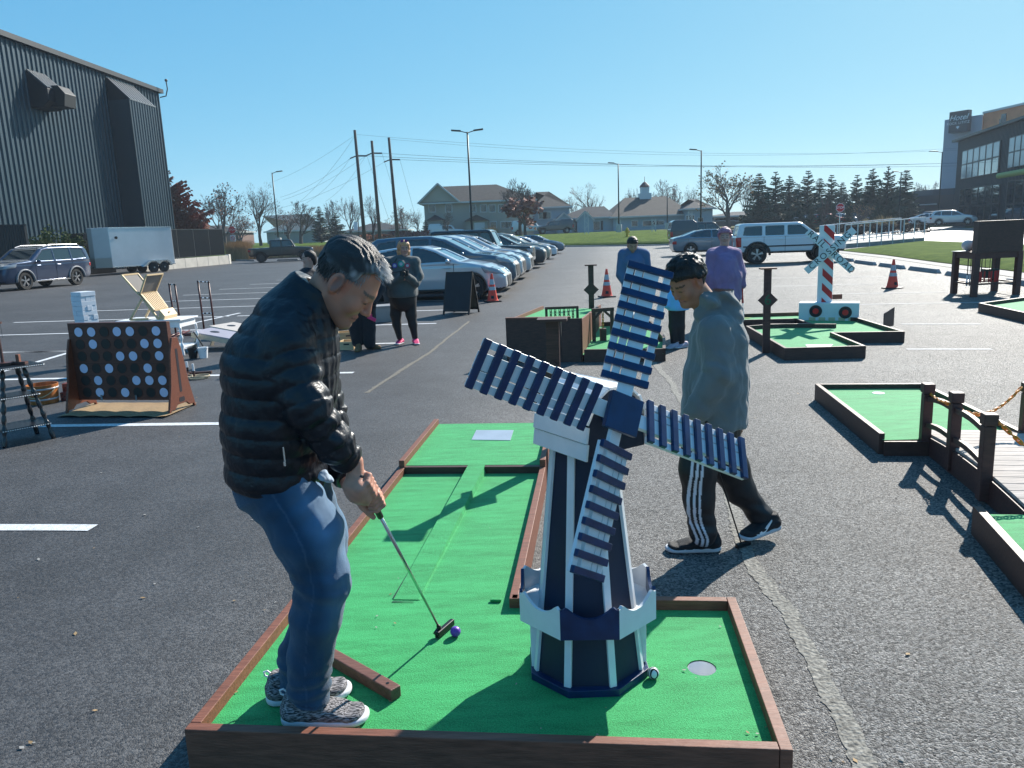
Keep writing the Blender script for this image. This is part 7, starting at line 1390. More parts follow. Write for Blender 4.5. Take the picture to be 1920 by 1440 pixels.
w0, w1 = G(309, 506), G(427, 495); dirw = (w1-w0).normalized(); w00 = w0-dirw*2.5
cw = thingw('retaining_wall', 'low pale concrete wall carrying the black fence beside the trailer', 'wall', tuple(w0)); concr = M('pale_concrete', (.46, .43, .38), .85, var=.12, vscale=1.2, bump=.2, bscale=10); zc = P(309, 487, w0.y).z
for k in range(7):
    a, b = w00.lerp(w1, k/7), w00.lerp(w1, (k+1)/7); m = MB(); m.beam(Zs(a, zc/2)+dirw*.012, Zs(b, zc/2)-dirw*.012, .3, zc); m.build('wall_block', concr, cw, bevel=.015)
m = MB(); m.box(Zs(w1+dirw*.2, zc*.55), (.3, .42, zc*1.1)); m.build('end_block', M('end_concrete', (.6, .57, .5), .85), cw, bevel=.02)
zf = P(300, 429, w0.y).z; panel_fence([Zs(w00, 0), Zs(w0.lerp(w1, .97), 0)], zc+.02, zf, 'black slatted metal fence on the concrete wall right of the trailer')
lf0, lf1 = P(-60, 440, 44), P(52, 440, 46.5); panel_fence([Zs(lf0, 0), Zs(lf1, 0)], .1, P(30, 420, 46).z, 'black slatted metal fence behind the blue suv at far left')
# houses
def sidingm(name, col): return M(name, col, .7, var=.05, vscale=.3)
shing = M('brown_grey_shingles', (.060, .052, .044), .9, var=.18, vscale=2.5, bump=.3, bscale=8); shing2 = M('dark_shingles', (.030, .036, .042), .9, var=.15, vscale=2); beige = sidingm('beige_siding', (.36, .32, .26)); blues = sidingm('pale_blue_siding', (.32, .39, .44)); whtr = M('white_trim', (.55, .56, .56), .5); winm = M('window_glass', (.018, .024, .028), .08, spec=1); shut = M('dark_shutter', (.03, .035, .04), .6)
def hz(px, y, Y): return P(px, y, Y).z
def house(name, label, pxl, pxr, Y, z0, y_eave, y_ridge, depth, wall, roof, kind='hip', over=.5, rl=None, rr=None, cat='house', rz=0):
    xl, xr = P(pxl, 420, Y).x, P(pxr, 420, Y).x; ze = hz((pxl+pxr)/2, y_eave, Y); zr_ = hz((pxl+pxr)/2, y_ridge, Y+depth/2); t = thing(name, label, cat, ((xl+xr)/2, Y, z0), rz); W2 = (xr-xl)/2; he, hr_ = ze-z0, zr_-z0
    m = MB(); m.box((0, depth/2, he/2), (2*W2, depth, he)); m.build('walls', wall, t)
    a = -W2+(rl if rl is not None else (depth/2 if kind == 'hip' else 0)); b = W2-(rr if rr is not None else (depth/2 if kind == 'hip' else 0)); o_ = over
    if kind != 'hip' and rl is None: a -= o_
    if kind != 'hip' and rr is None: b += o_
    v = [(-W2-o_, -o_, he-.1), (W2+o_, -o_, he-.1), (W2+o_, depth+o_, he-.1), (-W2-o_, depth+o_, he-.1), (a, depth/2, hr_), (b, depth/2, hr_)]
    m = MB(); m.add(v, [(0, 1, 5, 4), (2, 3, 4, 5), (1, 2, 5), (3, 0, 4), (3, 2, 1, 0)]); m.build('roof', roof, t)
    m = MB(); [m.beam(v[i], v[(i+1) % 4], .12, .22) for i in range(4)]; m.build('fascia', whtr, t)
    def wn(px, yt, yb, w_=1.0, sh=False, par=t):
        x = P(px, 420, Y).x-(xl+xr)/2; zt, zb = hz(px, yt, Y)-z0, hz(px, yb, Y)-z0; m = MB(); m.box((x, -.03, (zt+zb)/2), (w_+.2, .06, zt-zb+.2)); f = m.build('window', whtr, par); m = MB(); m.box((x, -.065, (zt+zb)/2), (w_, .02, zt-zb)); m.build('pane', winm, f)
        if sh:
            for s_ in (-1, 1): m = MB(); m.box((x+s_*(w_/2+.28), -.04, (zt+zb)/2), (.35, .06, zt-zb+.1)); m.build('shutter', shut, f)
    return t, wn
Yh = 122
# big beige house: gable wing facing the camera at left and a long hipped body
xl = P(797, 420, Yh).x; t, wn = house('house', 'large two-storey beige house with brown roof in the middle distance', 797, 1000, Yh, ZL, 377, 347, 11, beige, shing, 'hip', .6, rl=1.8)
xm = (P(797, 420, Yh).x+P(1000, 420, Yh).x)/2; gx0, gx1 = P(795, 420, Yh).x-xm-.4, P(861, 420, Yh).x-xm; ge = hz(820, 379, Yh)-ZL; ga_ = hz(824, 346, Yh)-ZL
m = MB(); m.prism([(gx0, -.7, ge), (gx1, -.7, ge), ((gx0+gx1)/2, -.7, ga_)], (0, 6, 0)); m.build('gable', beige, t)
m = MB(); m.beam((gx0-.3, -.9, ge-.15), ((gx0+gx1)/2, -.9, ga_+.1), .5, .22, up=(-.5, 0, 1)); m.beam((gx1+.3, -.9, ge-.15), ((gx0+gx1)/2, -.9, ga_+.1), .5, .22, up=(.5, 0, 1)); m.build('gable_trim', whtr, t)
m = MB(); m.add([(gx0-.4, -1.0, ge-.1), ((gx0+gx1)/2, -1.0, ga_+.2), ((gx0+gx1)/2, 5.6, ga_+.2), (gx0-.4, 5.6, ge-.1), (gx1+.4, -1.0, ge-.1), (gx1+.4, 5.6, ge-.1)], [(0, 1, 2, 3), (1, 4, 5, 2)]); m.build('gable_roof', shing, t)
for px in (812, 843, 888, 908, 924, 942, 960): wn(px, 384, 397, .9)
for px in (925, 945, 955, 985): wn(px, 416, 427, .9)
for (a, b, yt, ye, yb, mt_) in ((803, 836, 404, 414, 432, shing2), (872, 918, 404, 415, 433, shing)):
    x0, x1 = P(a, 420, Yh).x-xm, P(b, 420, Yh).x-xm; z0_, z1_ = hz(a, ye, Yh)-ZL, hz(a, yt, Yh)-ZL; m = MB(); m.box(((x0+x1)/2, -1.2, z0_/2), (x1-x0-.6, 2.4, z0_)); m.build('porch_wall', beige, t); m = MB(); m.prism([(x0, -2.8, z0_), (x1, -2.8, z0_), ((x0+x1)/2, -2.8, z1_)], (0, 2.8, 0)); m.build('porch_roof', mt_, t)
m = MB(); x_ = P(900, 420, Yh).x-xm; m.box((x_, -2.43, 1.05), (1.6, .05, 2.1)); m.build('door', whtr, t)
t, wn = house('house', 'blue grey house with a steep brown hip roof right of the bare oak', 1000, 1068, Yh+4, ZL, 388, 359, 12, blues, shing, 'hip', .5, rl=3, rr=5); wn(1018, 398, 410, 1.2); wn(1026, 398, 410, 1.2)
t, wn = house('house', 'low pale blue building with two small gables and dark roof', 1045, 1152, Yh+1, ZL, 408, 388, 9, blues, shing2, 'hip', .4, rl=5, rr=1)
xm = (P(1045, 420, Yh+1).x+P(1152, 420, Yh+1).x)/2
for a, b, yt in ((1044, 1072, 401), (1082, 1112, 398)):
    x0, x1 = P(a, 420, Yh).x-xm, P(b, 420, Yh).x-xm; ze_, za_ = hz(a, 413, Yh)-ZL, hz(a, yt, Yh)-ZL; m = MB(); m.prism([(x0, -1.2, 0), (x1, -1.2, 0), (x1, -1.2, ze_), ((x0+x1)/2, -1.2, za_), (x0, -1.2, ze_)], (0, 3, 0)); m.build('gable', blues, t); m = MB(); m.beam((x0-.2, -1.3, ze_-.1), ((x0+x1)/2, -1.3, za_+.1), .3, .2, up=(-.6, 0, 1)); m.beam((x1+.2, -1.3, ze_-.1), ((x0+x1)/2, -1.3, za_+.1), .3, .2, up=(.6, 0, 1)); m.build('gable_trim', whtr, t)
    m = MB(); m.add([(x0-.3, -1.5, ze_), ((x0+x1)/2, -1.5, za_+.15), ((x0+x1)/2, 4, za_+.15), (x0-.3, 4, ze_), (x1+.3, -1.5, ze_), (x1+.3, 4, ze_)], [(0, 1, 2, 3), (1, 4, 5, 2)]); m.build('gable_roof', shing, t)
wn(1094, 417, 428, 1.4); wn(1119, 415, 431, 1.0, True); wn(1081, 418, 433, .8)
t, wn = house('office_building', 'long pale blue building with big brown grey roof and white cupola', 1150, 1296, Yh, ZL, 404, 369, 16, blues, shing, 'hip', .5, rl=3, rr=2.2, cat='building'); wn(1219, 414, 423, 2.2); wn(1239, 414, 421, .9); wn(1190, 414, 424, .9); wn(1270, 412, 422, .9)
xm = (P(1150, 420, Yh).x+P(1296, 420, Yh).x)/2; xc_ = P(1209, 420, Yh+8).x-xm; zc0 = hz(1209, 372, Yh+8)-ZL; m = MB(); m.box((xc_, 8, zc0), (1.9, 1.9, 1.6)); m.box((xc_, 8, zc0+1.25), (1.3, 1.3, 1.1)); m.build('cupola', whtr, t); m = MB(); m.lathe((xc_, 8, zc0+1.75), [(.85, 0), (.75, .3), (.3, .75), (.04, .95), (.03, 1.7)], 8); m.build('cupola_roof', M('copper_roof', (.14, .06, .05), .6), t)
t, wn = house('house', 'pale blue gabled wing at the right end of the office roof', 1290, 1336, Yh-3, ZL, 390, 373, 10, blues, shing2, 'gable', .4, rl=2.5, rr=2.5); wn(1313, 408, 419, .8); wn(1294, 404, 414, 1.2)
t, wn = house('house', 'pale grey cottage behind the trees above the black pickup', 498, 606, 150, ZL, 432, 402, 10, sidingm('pale_grey_siding', (.27, .30, .27)), M('grey_green_roof', (.20, .22, .20), .9), 'gable', .4, rl=7, rr=13); wn(536, 431, 439, 1)
t, wn = house('house', 'low grey building behind the utility poles', 640, 760, 145, ZL, 432, 419, 9, sidingm('grey_block', (.16, .17, .17)), shing2, 'hip', .4); wn(690, 436, 444, 2)
t, wn = house('house', 'low red brown building behind the large bare tree at left', 300, 445, 165, ZL, 437, 424, 10, sidingm('brick_red', (.15, .08, .06)), shing, 'hip', .4); wn(400, 440, 446, 2)
t, wn = house('shop_building', 'long low brown building with pale bands behind the white wagon', 1336, 1470, 140, ZL, 403, 396, 10, sidingm('brown_block', (.10, .075, .06)), shing2, 'hip', .3, cat='building'); 
for px in (1360, 1380, 1400, 1430): wn(px, 408, 413, 4.0)
# right hand dark building
dk = M('dark_grey_cladding', (.030, .038, .044), .5, var=.08, vscale=.3); glz = M('office_glass', (.03, .045, .055), .05, spec=1, coat=1); glz2 = M('office_glass_pale', (.20, .25, .28), .12, spec=1)
rb = thingw('office_building', 'dark ribbed two-storey building with big windows at the right edge', 'building', tuple(Zs(P(1860, 420, 95), 0)))
rA = P(1797, 264, 108); rA0 = Zs(rA, 0); rB = P(1930, 219, 84); rdir = Zs(rB-rA, 0).normalized(); rZ0 = rA.z; L_ = Zs(rB-rA, 0).length; slope_ = (rB.z-rA.z)/L_; LR = L_+22; rn = Vector((rdir.y, -rdir.x, 0)); rn = rn if rn.x < 0 else -rn
m = MB(); aa, bb = rA0, rA0+rdir*LR
ribs(m, bb, aa, 0, rZ0+slope_*LR, .42, .07, zt2=rZ0) if (bb-aa).cross(UP).dot(rn) < 0 else ribs(m, aa, bb, 0, rZ0, .42, .07, zt2=rZ0+slope_*LR)
m.prism([aa-rn*.1, bb-rn*.1, bb-rn*25, aa-rn*25], (0, 0, rZ0-.5)); m.build('walls', dk, rb)
m = MB(); m.beam(aa+UP*rZ0+rn*.3-rdir*.6, bb+UP*(rZ0+slope_*LR)+rn*.3, .7, .3); m.build('eaves', trimm, rb); m = MB(); m.prism([aa+UP*(rZ0-.1)-rn*.1, bb+UP*(rZ0+slope_*LR-.1)-rn*.1, bb+UP*(rZ0+slope_*LR-.1)-rn*25, aa+UP*(rZ0-.1)-rn*25], (0, 0, .2)); m.build('roof', trimm, rb)
def on_r(px, y):                                                     # point of the facade plane seen at a pixel
    d = ray(px, y); o = Vector((0, 0, H)); t_ = (rA0-o).dot(rn)/d.dot(rn); return o+d*t_
for (x0, x1, yt, yb, ncol, y2) in ((1808, 1880, (281, 265), (334, 325), 6, .5), (1897, 1960, (258, 240), (318, 300), 5, .5), (1803, 1880, (355, 343), (412, 413), 6, .45), (1893, 1960, (340, 328), (412, 414), 4, .4)):
    fr_ = None
    pts = [on_r(x0, yt[0]), on_r(x1, yt[1]), on_r(x1, yb[1]), on_r(x0, yb[0])]; ztp = (pts[0].z+pts[1].z)/2; zbt = (pts[2].z+pts[3].z)/2; p0, p1 = Zs(pts[0], 0)+rn*.12, Zs(pts[1], 0)+rn*.12; upper = yt[0] < 300
    m = MB(); m.prism([Zs(p0, zbt), Zs(p1, zbt), Zs(p1, ztp), Zs(p0, ztp)], tuple(rn*.08)); fr_ = m.build('window_frame', trimm, rb)
    for i in range(ncol):
        for j in range(2):
            s0_, s1_ = (i+.10)/ncol, (i+.90)/ncol; za, zb2 = (zbt+(ztp-zbt)*(.02 if j == 0 else y2+.03)), (zbt+(ztp-zbt)*(y2-.02 if j == 0 else .97)); a, b = p0.lerp(p1, s0_)+rn*.09, p0.lerp(p1, s1_)+rn*.09
            m = MB(); m.prism([Zs(a, za), Zs(b, za), Zs(b, zb2), Zs(a, zb2)], tuple(rn*.015)); m.build('pane', glz2 if upper and (j == 1 or i < 3) else glz, fr_)
q = on_r(1905, 328)+rn*1.6; m = MB(); m.tube([q+rdir*(-.2), q+rdir*9], .30, 12); m.build('canopy', M('lime_canopy', (.22, .30, .08), .6), rb)
# low wing and hotel tower
lw = thingw('low_wing', 'low dark flat-roofed wing between the trees and the tall hotel', 'building', tuple(Zs(P(1750, 415, 118), 0)))
a, b = Zs(P(1712, 400, 122), 0), Zs(P(1815, 400, 116), 0); zt_ = P(1750, 366, 118).z; m = MB(); m.prism([a, b, b+Vector((12, 20, 0)), a+Vector((12, 20, 0))], (0, 0, zt_)); m.build('walls', M('dark_brown_cladding', (.045, .05, .055), .6), lw); m = MB(); m.beam(a.lerp(b, .1)+UP*(zt_*.72)+Vector((0, -.2, 0)), a.lerp(b, .42)+UP*(zt_*.72)+Vector((0, -.2, 0)), .1, .15); m.build('light_strip', whtr, lw); m = MB(); m.prism([a.lerp(b, .35)+UP*zt_, b+UP*zt_, b+Vector((2, 18, zt_)), a.lerp(b, .35)+Vector((1, 18, zt_))], (0, 0, .9)); m.build('parapet', M('dark_blue_cladding', (.03, .05, .07), .6), lw)
ho_t = thingw('hotel', 'grey hotel tower with orange brick wing and a sign reading Hotel', 'building', tuple(Zs(P(1800, 380, 152), 0)))
grw = M('grey_render_wall', (.27, .31, .38), .7, var=.06, vscale=.2); orb = M('orange_brick', (.62, .22, .10), .8, var=.10, vscale=.8)
a, b = P(1771.5, 225, 152), P(1843, 209, 146); zt_ = a.z; b = Zs(b, 0); a = Zs(a, 0); m = MB(); m.prism([a, b, b+Vector((13, 20, 0)), a+Vector((13, 20, 0))], (0, 0, zt_)); m.build('tower', grw, ho_t)
a2, b2 = b+Vector((.3, .3, 0)), Zs(P(1990, 200, 128), 0); zo_ = P(1843, 213, 146).z; m = MB(); m.prism([a2, b2, b2+Vector((13, 18, 0)), a2+Vector((13, 18, 0))], (0, 0, zo_)); m.build('brick_wing', orb, ho_t); m = MB(); m.beam(a2+UP*(zo_+.15)-Vector((0, .1, 0)), b2+UP*(zo_+.15)-Vector((0, .1, 0)), .5, .35); m.build('roof_edge', whtr, ho_t)
n2 = Vector((b2.y-a2.y, -(b2.x-a2.x), 0)).normalized(); n2 = n2 if n2.y < 0 else -n2
for px, y0, y1, w_ in ((1860, 228, 240, 1.4), (1903, 222, 226, 1.2)):
    q = P(px, (y0+y1)/2, 141); s_ = (Zs(q, 0)-a2).dot((b2-a2).normalized()); p_ = a2+(b2-a2).normalized()*s_; m = MB(); m.beam(p_+UP*(q.z-1)+n2*.05, p_+UP*(q.z+1)+n2*.05, w_, .12, up=tuple(n2)); m.build('window', winm, ho_t)
# sign
dS = (b-a).normalized(); nS = Vector((dS.y, -dS.x, 0)); nS = nS if nS.y < 0 else -nS
s0_, s1_ = P(1784, 212, 150), P(1824, 208, 148); zs0, zs1 = P(1785, 250, 150).z, P(1800, 209, 149).z; p0 = Zs(s0_, 0)+nS*.6; p1 = p0+dS*(Zs(s1_-s0_, 0).length); m = MB(); m.prism([Zs(p0, zs0), Zs(p1, zs0), Zs(p1, zs1), Zs(p0, zs1)], tuple(-nS*1.2)); sg = m.build('sign_board', M('charcoal_sign', (.022, .026, .034), .5), ho_t)
ctr = (p0+p1)/2; hh_ = zs1-zs0; wS = (p1-p0).length; sw_ = M('sign_white', (.75, .77, .80), .5)
text(sg, 'Hotel', hh_*.36, basis(Zs(ctr, zs0+hh_*.68)+nS*.03, dS, UP), sw_, shear=.35, sx=1.1); text(sg, 'ROCK LITITZ', hh_*.17, basis(Zs(ctr, zs0+hh_*.43)+nS*.03, dS, UP), sw_, spacing=1.15)
m = MB(); c_ = Zs(ctr, zs0+hh_*.22)+nS*.02; s_ = hh_*.085; m.prism([c_+dS*x*s_+UP*z*s_ for x, z in ((-1, .35), (-.5, .8), (.5, .8), (1, .35), (0, -.9))], tuple(nS*.03)); m.build('diamond_emblem', sw_, sg)
# ================================================================ poles, wires, lamps, signs
polem = M('weathered_pole', (.055, .045, .038), .9, var=.2, vscale=3); lampc = M('dark_green_lamp_metal', (.012, .028, .030), .45, metal=.3)
def upole(px0, y0, px1, y1, Y, lab):
    a = P(px1, y1, Y); b = P(px0, y0, Y); a.z = ZL-.3; t = thingw('utility_pole', lab, 'utility pole', tuple(a), 'wooden utility poles'); m = MB(); m.tube([a, b], [.26, .17], 10); m.build('pole', polem, t, smooth=True); return t, a, b
PO = [upole(665, 244, 684, 450, 104, 'tallest and leftmost of the three wooden utility poles'), upole(697, 264, 713, 450, 107, 'darkest and middle one of the three wooden utility poles'), upole(729, 258, 746, 448, 110, 'rightmost of the three wooden utility poles')]
ins = M('insulator', (.03, .03, .035), .4)
wires = []
for i, ((t, a, b), ya, yh) in enumerate(zip(PO, (252, 290, 262), (293, 288, 300))):
    at_ = lambda y: a.lerp(b, (y-450)/(b_y-450)) if False else None
    f_ = lambda y, px: P(px, y, a.y)
    arm = f_(yh, (669, 698, 732)[i]); m = MB(); m.beam(arm+Vector((-.9, 0, -.25)), arm+Vector((.1, 0, .1)), .14, .14); m.tube([arm+Vector((.1, 0, .05)), arm+Vector((1.3, 0, .0))], .10, 8); m.build('insulator_arm', ins, t)
    t_ = f_((252, 272, 261)[i], (667, 698, 731)[i]); wires.append((t_, arm+Vector((1.3, 0, 0)), arm+Vector((-.9, 0, -.25))))
wirem = M('wire', (.10, .12, .14), .6)
def wire(a, b, sag, r=.022, label=None, grp=None):
    r *= .65; m = MB(); K = 24; m.tube([a.lerp(b, i/K)-UP*sag*4*(i/K)*(1-i/K) for i in range(K+1)], r, 4, cap=False); o = m.build('power_line', wirem, None); tag(o, label, 'power line', grp); return o
for j, (a, b, sg_) in enumerate(((wires[0][0], P(2100, 262, 118), 2.2), (wires[2][0], P(2100, 250, 118), 2.6), (wires[0][1], P(2100, 293, 116), 1.3), (wires[1][1], P(2100, 300, 118), 1.4), (wires[2][1], P(2100, 291, 120), 1.3))):
    wire(a, b, sg_, .028 if j > 1 else .018, ('topmost', 'second', 'third', 'fourth', 'lowest')[j]+' power line spanning the sky to the right', 'long power lines running right')
for j, (a, px, y, Y) in enumerate(((wires[0][0], 505, 343, 150), (wires[0][2], 525, 370, 130), (wires[1][2], 530, 375, 130), (wires[2][2], 520, 392, 130), (wires[0][0], 560, 380, 100), (wires[0][2], 572, 382, 100), (wires[1][2], 610, 378, 102))):
    wire(a, P(px, y, Y), .6, .020, ('upper thin', 'left lower', 'middle', 'long low', 'steep', 'steep lower', 'short steep')[j]+' cable descending left from the wooden poles', 'cables descending left')
for j, (a, px, Y) in enumerate(((wires[0][1], 742, 108), (wires[1][1], 765, 110), (wires[2][1], 790, 112))): wire(a, Zs(P(px, 440, Y), ZL), 0, .022, ('left', 'middle', 'right')[j]+' guy wire running down from a wooden pole', 'guy wires')
def lamp(px, y0, Y, heads, label, z0=ZL, ped=True, grp='slender lamp posts', hd=1.0):
    top = P(px, y0, Y); t = thing('street_lamp', label, 'street lamp', (top.x, top.y, z0), 0, grp); h_ = top.z-z0
    if ped: m = MB(); m.lathe((0, 0, 0), [(.34, 0), (.34, .85), (.30, .9)], 16); m.build('pedestal', concr, t, auto=40)
    m = MB(); m.tube([(0, 0, .0), (0, 0, h_-.05)], [.085, .06], 10); m.build('pole', lampc, t, smooth=True)
    for s_ in heads: m = MB(); m.beam((0, 0, h_-.12), (s_*.5, 0, h_+.02), .08, .06); m.beam((s_*.45, 0, h_+.03), (s_*1.15, 0, h_+.10), .34, .09); m.build('lamp_head', lampc, t, bevel=.02)
    return t
lamp(876, 246, 58, (-1, 1), 'tall double-headed lamp post behind the parked row', z0=0)
lamp(510, 323, 88, (1,), 'lamp post with one head behind the black pickup')
lamp(1159, 306, 90, (-1,), 'lamp post on a concrete base in front of the blue building')
lamp(1315, 281, 78, (-1,), 'tall lamp post left of the yellow-leaved tree', z0=.6)
lamp(1251, 352, 112, (1,), 'small distant lamp post before the brown grey roof')
lamp(1767, 284, 100, (-1.4,), 'lamp post left of the hotel tower', z0=.5)
lamp(1690, 322, 105, (-1, 1), 'double-headed lamp post among the evergreens', z0=.5)
redp = M('stop_red', (.55, .03, .03), .5)
def stop_sign(px, yc, Y, z0, label, extra=False, r=.38):
    c_ = P(px, yc, Y); t = thing('stop_sign', label, 'stop sign', (c_.x, c_.y, z0), 0, 'stop signs'); h_ = c_.z-z0; m = MB(); m.box((0, .04, (h_+r)/2), (.06, .04, h_+r)); m.build('sign_post', chrome, t)
    oc = [(r*math.cos(math.pi/8+math.pi/4*k), 0, h_+r*math.sin(math.pi/8+math.pi/4*k)) for k in range(8)]; m = MB(); m.prism([(x*1.07, .0, h_+(z-h_)*1.07) for x, y, z in oc], (0, .012, 0)); b_ = m.build('sign_plate', whitep, t); m = MB(); m.prism([(x, -.004, z) for x, y, z in oc], (0, .006, 0)); m.build('red_face', redp, b_)
    text(b_, 'STOP', r*.75, basis((0, -.008, h_), (1, 0, 0), (0, 0, 1)), whitep)
    if extra: m = MB(); m.box((0, 0, h_-.95), (.6, .02, .75)); pp_ = m.build('lower_plate', whitep, t); m = MB(); m.tube([(.2*math.cos(a_), -.02, h_-.95+.2*math.sin(a_)) for a_ in [2*math.pi*i/16 for i in range(16)]], .03, 5, closed=True); m.beam((-.14, -.02, h_-.81), (.14, -.02, h_-1.09), .03, .05); m.build('prohibition_ring', redp, pp_)
    return t
stop_sign(435, 431, 90, ZL, 'stop sign above a white prohibition plate at left', True, .42); stop_sign(1575.5, 389.5, 62, .3, 'stop sign before the evergreens at right', r=.33); stop_sign(1431, 400, 125, ZL, 'tiny stop sign behind the white wagon', r=.5)
bs_ = thingw('street_sign', 'green street name sign beside the small stop sign', 'street sign', tuple(Zs(P(1424, 420, 124), ZL))); q = P(1424, 398, 124); m = MB(); m.tube([Zs(q, ZL), q+UP*.3], .05, 6); m.build('sign_post', chrome, bs_); m = MB(); m.box(q+UP*.3, (3.2, .04, .55)); m.build('name_plate', M('green_sign', (.05, .30, .16), .5), bs_)
q = P(667, 424, 80); bb_ = thingw('notice_board', 'narrow white notice board on a dark post below the poles', 'sign', tuple(Zs(q, ZL))); m = MB(); m.box(q, (.4, .06, .8)); m.build('panel', whitep, bb_); m = MB(); m.tube([Zs(q, ZL-.5)+Vector((.28, 0, 0)), q+Vector((.28, 0, .8))], .05, 6); m.build('sign_post', blackm, bb_); 
q = G(1174, 440, .9); q = Zs(P(1176, 438, 84), .75); hy = thing('fire_hydrant', 'yellow fire hydrant on the lawn beside the lamp post base', 'fire hydrant', tuple(q)); m = MB(); m.lathe((0, 0, 0), [(.22, 0), (.22, .06), (.15, .08), (.15, .62), (.20, .66), (.17, .80), (.06, .92), (.04, .98)], 14); m.build('barrel', M('hydrant_yellow', (.60, .36, .02), .5), hy, auto=40)
for s_ in (-1, 1): m = MB(); m.tube([(s_*.12, 0, .5), (s_*.28, 0, .5)], .07, 8); m.build('outlet', M('hydrant_cap', (.55, .32, .02), .5), hy)
trm = M('white_trellis', (.5, .52, .52), .6)
for px, y0, y1, Y, lb in ((1100, 397, 437, 96, 'white lattice garden pillar on the lawn at left'), (1226, 410, 440, 92, 'white lattice garden pillar near the office building'), (1294, 397, 420, 100, 'white lattice garden pillar by the gabled wing'), (1160, 412, 430, 118, 'small white sign post before the blue building')):
    a, b = P(px-3.5, y1, Y), P(px+3.5, y1, Y); zt_ = P(px, y0, Y).z; a.z = b.z = ZL-.1; t = thingw('garden_pillar', lb, 'trellis', tuple(a), 'white lattice pillars'); 
    for p_ in (a, b): m = MB(); m.beam(p_, Zs(p_, zt_), .08, .08, up=(1, 0, 0)); m.build('upright', trm, t)
    for k in range(5): zz0, zz1 = ZL+(zt_-ZL)*k/5, ZL+(zt_-ZL)*(k+1)/5; m = MB(); m.beam(Zs(a if k % 2 else b, zz0), Zs(b if k % 2 else a, zz1), .05, .05); m.build('lattice_bar', trm, t)
# ramp with white railings at the right verge
rmp = thingw('ramp_railing', 'concrete ramp with pale metal railings beside the right verge', 'railing', tuple(G(1600, 470))); galv = M('pale_railing', (.50, .53, .55), .45, metal=.3)
A_, B_ = G(1583, 466), G(1732, 453); 
for dlt, nm in ((0, 'near'), (3.2, 'far')):
    a, b = A_+Vector((0, dlt, 0)), B_+Vector((0, dlt, 0)); z0_, z1_ = .35, .55; K = 7 if dlt == 0 else 6; ta = P(1583, 431, a.y).z if dlt == 0 else P(1583, 431, A_.y).z
    for k in range(K+1): p_ = a.lerp(b, k/K); m = MB(); m.tube([Zs(p_, .0), Zs(p_, 1.35+.25*k/K)], .035, 6); m.build('baluster', galv, rmp)
    for zz in (1.35, .45): m = MB(); m.tube([Zs(a, zz), Zs(b, zz+.25)], .035, 6); m.build('handrail', galv, rmp)
m = MB(); m.prism([A_, B_, B_+Vector((0, 3.4, 0)), A_+Vector((0, 3.4, 0))], (0, 0, .26)); m.build('ramp_slab', walkm, rmp)
# ================================================================ trees and shrubs
bark = M('grey_bark', (.075, .062, .055), .9); twigm = M('twigs', (.10, .078, .070), .9); leafr = MV('dry_leaves', .8); needle = MV('needles', .8)
def bare_tree(h_, spread, seed, leaves=0, lcol=((.20, .05, .03), (.28, .12, .05)), lv=6, trunkh=.13, up=.55, lsize=.09, ltop=False):
    r_ = random.Random(seed); T, C, Lf = MB(), MB(), MB(); Lf.col = (0, 0, 0)
    def grow(p, d, L_, r, n):
        d = d.normalized(); q = p+d*L_*.5+Vector((r_.uniform(-1, 1), r_.uniform(-1, 1), 0))*L_*.05; e = q+(d+Vector((0, 0, .12))).normalized()*L_*.5; m = T if n >= lv-1 else C
        if n > 2: m.tube([p, q, e], [r, r*.82, r*.62], 6 if n > 4 else 3, cap=False)
        else:
            s_ = d.orthogonal().normalized()*max(r, .014); m.add([p-s_, p+s_, e], [(0, 1, 2)])
        if n == 0 or L_ < .25:
            if leaves and r_.random() < leaves: 
                for _ in range(2):
                    c = e+Vector([r_.uniform(-.25, .25) for _ in range(3)]); a = Vector([r_.uniform(-1, 1) for _ in range(3)]).normalized()*lsize; b = a.orthogonal().normalized()*lsize*.7; k = r_.random(); Lf.col = tuple(lcol[0][i]*(1-k)+lcol[1][i]*k for i in range(3)); Lf.add([c-a, c-b, c+a, c+b], [(0, 1, 2, 3)])
            return
        for i in range(4 if n < 3 or n > 5 else 3):
            ax = d.orthogonal().normalized(); ax = Matrix.Rotation(r_.uniform(0, 6.28), 3, d) @ ax; nd = (d*(1.15 if i == 0 else .75)+ax*(.28 if i == 0 else r_.uniform(.45, .85))*spread+Vector((0, 0, up*.35))).normalized()
            st = e if i < 2 else q.lerp(e, r_.random()) if n < lv else p.lerp(e, r_.uniform(.45, 1)); grow(st, nd, L_*(r_.uniform(.72, .86) if i == 0 else r_.uniform(.60, .80)), r*(.62 if i == 0 else .48), n-1)
    grow(Vector((0, 0, 0)), Vector((0, 0, 1)), h_*trunkh, h_*.018, lv); return T, C, Lf
def add_tree(name, label, T, C, Lf, loc, rz=0, group=None, sc=1, cat='tree'):
    t = thing(name, label, cat, loc, rz, group); t.scale = (sc,)*3 if not isinstance(sc, tuple) else sc; T.build('trunk', bark, t, smooth=True); cr = C.build('crown', twigm, t)
    if Lf.v: Lf.build('leaves', leafr, cr)
    return t
def tree_at(px, Y, z=ZL): v = P(px, 430, Y); return (v.x, v.y, z)
def th(px, y, Y, z0=ZL): return P(px, y, Y).z-z0
def measure(*ms): return max(v[2] for m in ms for v in m.v), (max(v[0] for m in ms for v in m.v)-min(v[0] for m in ms for v in m.v))
protos = []
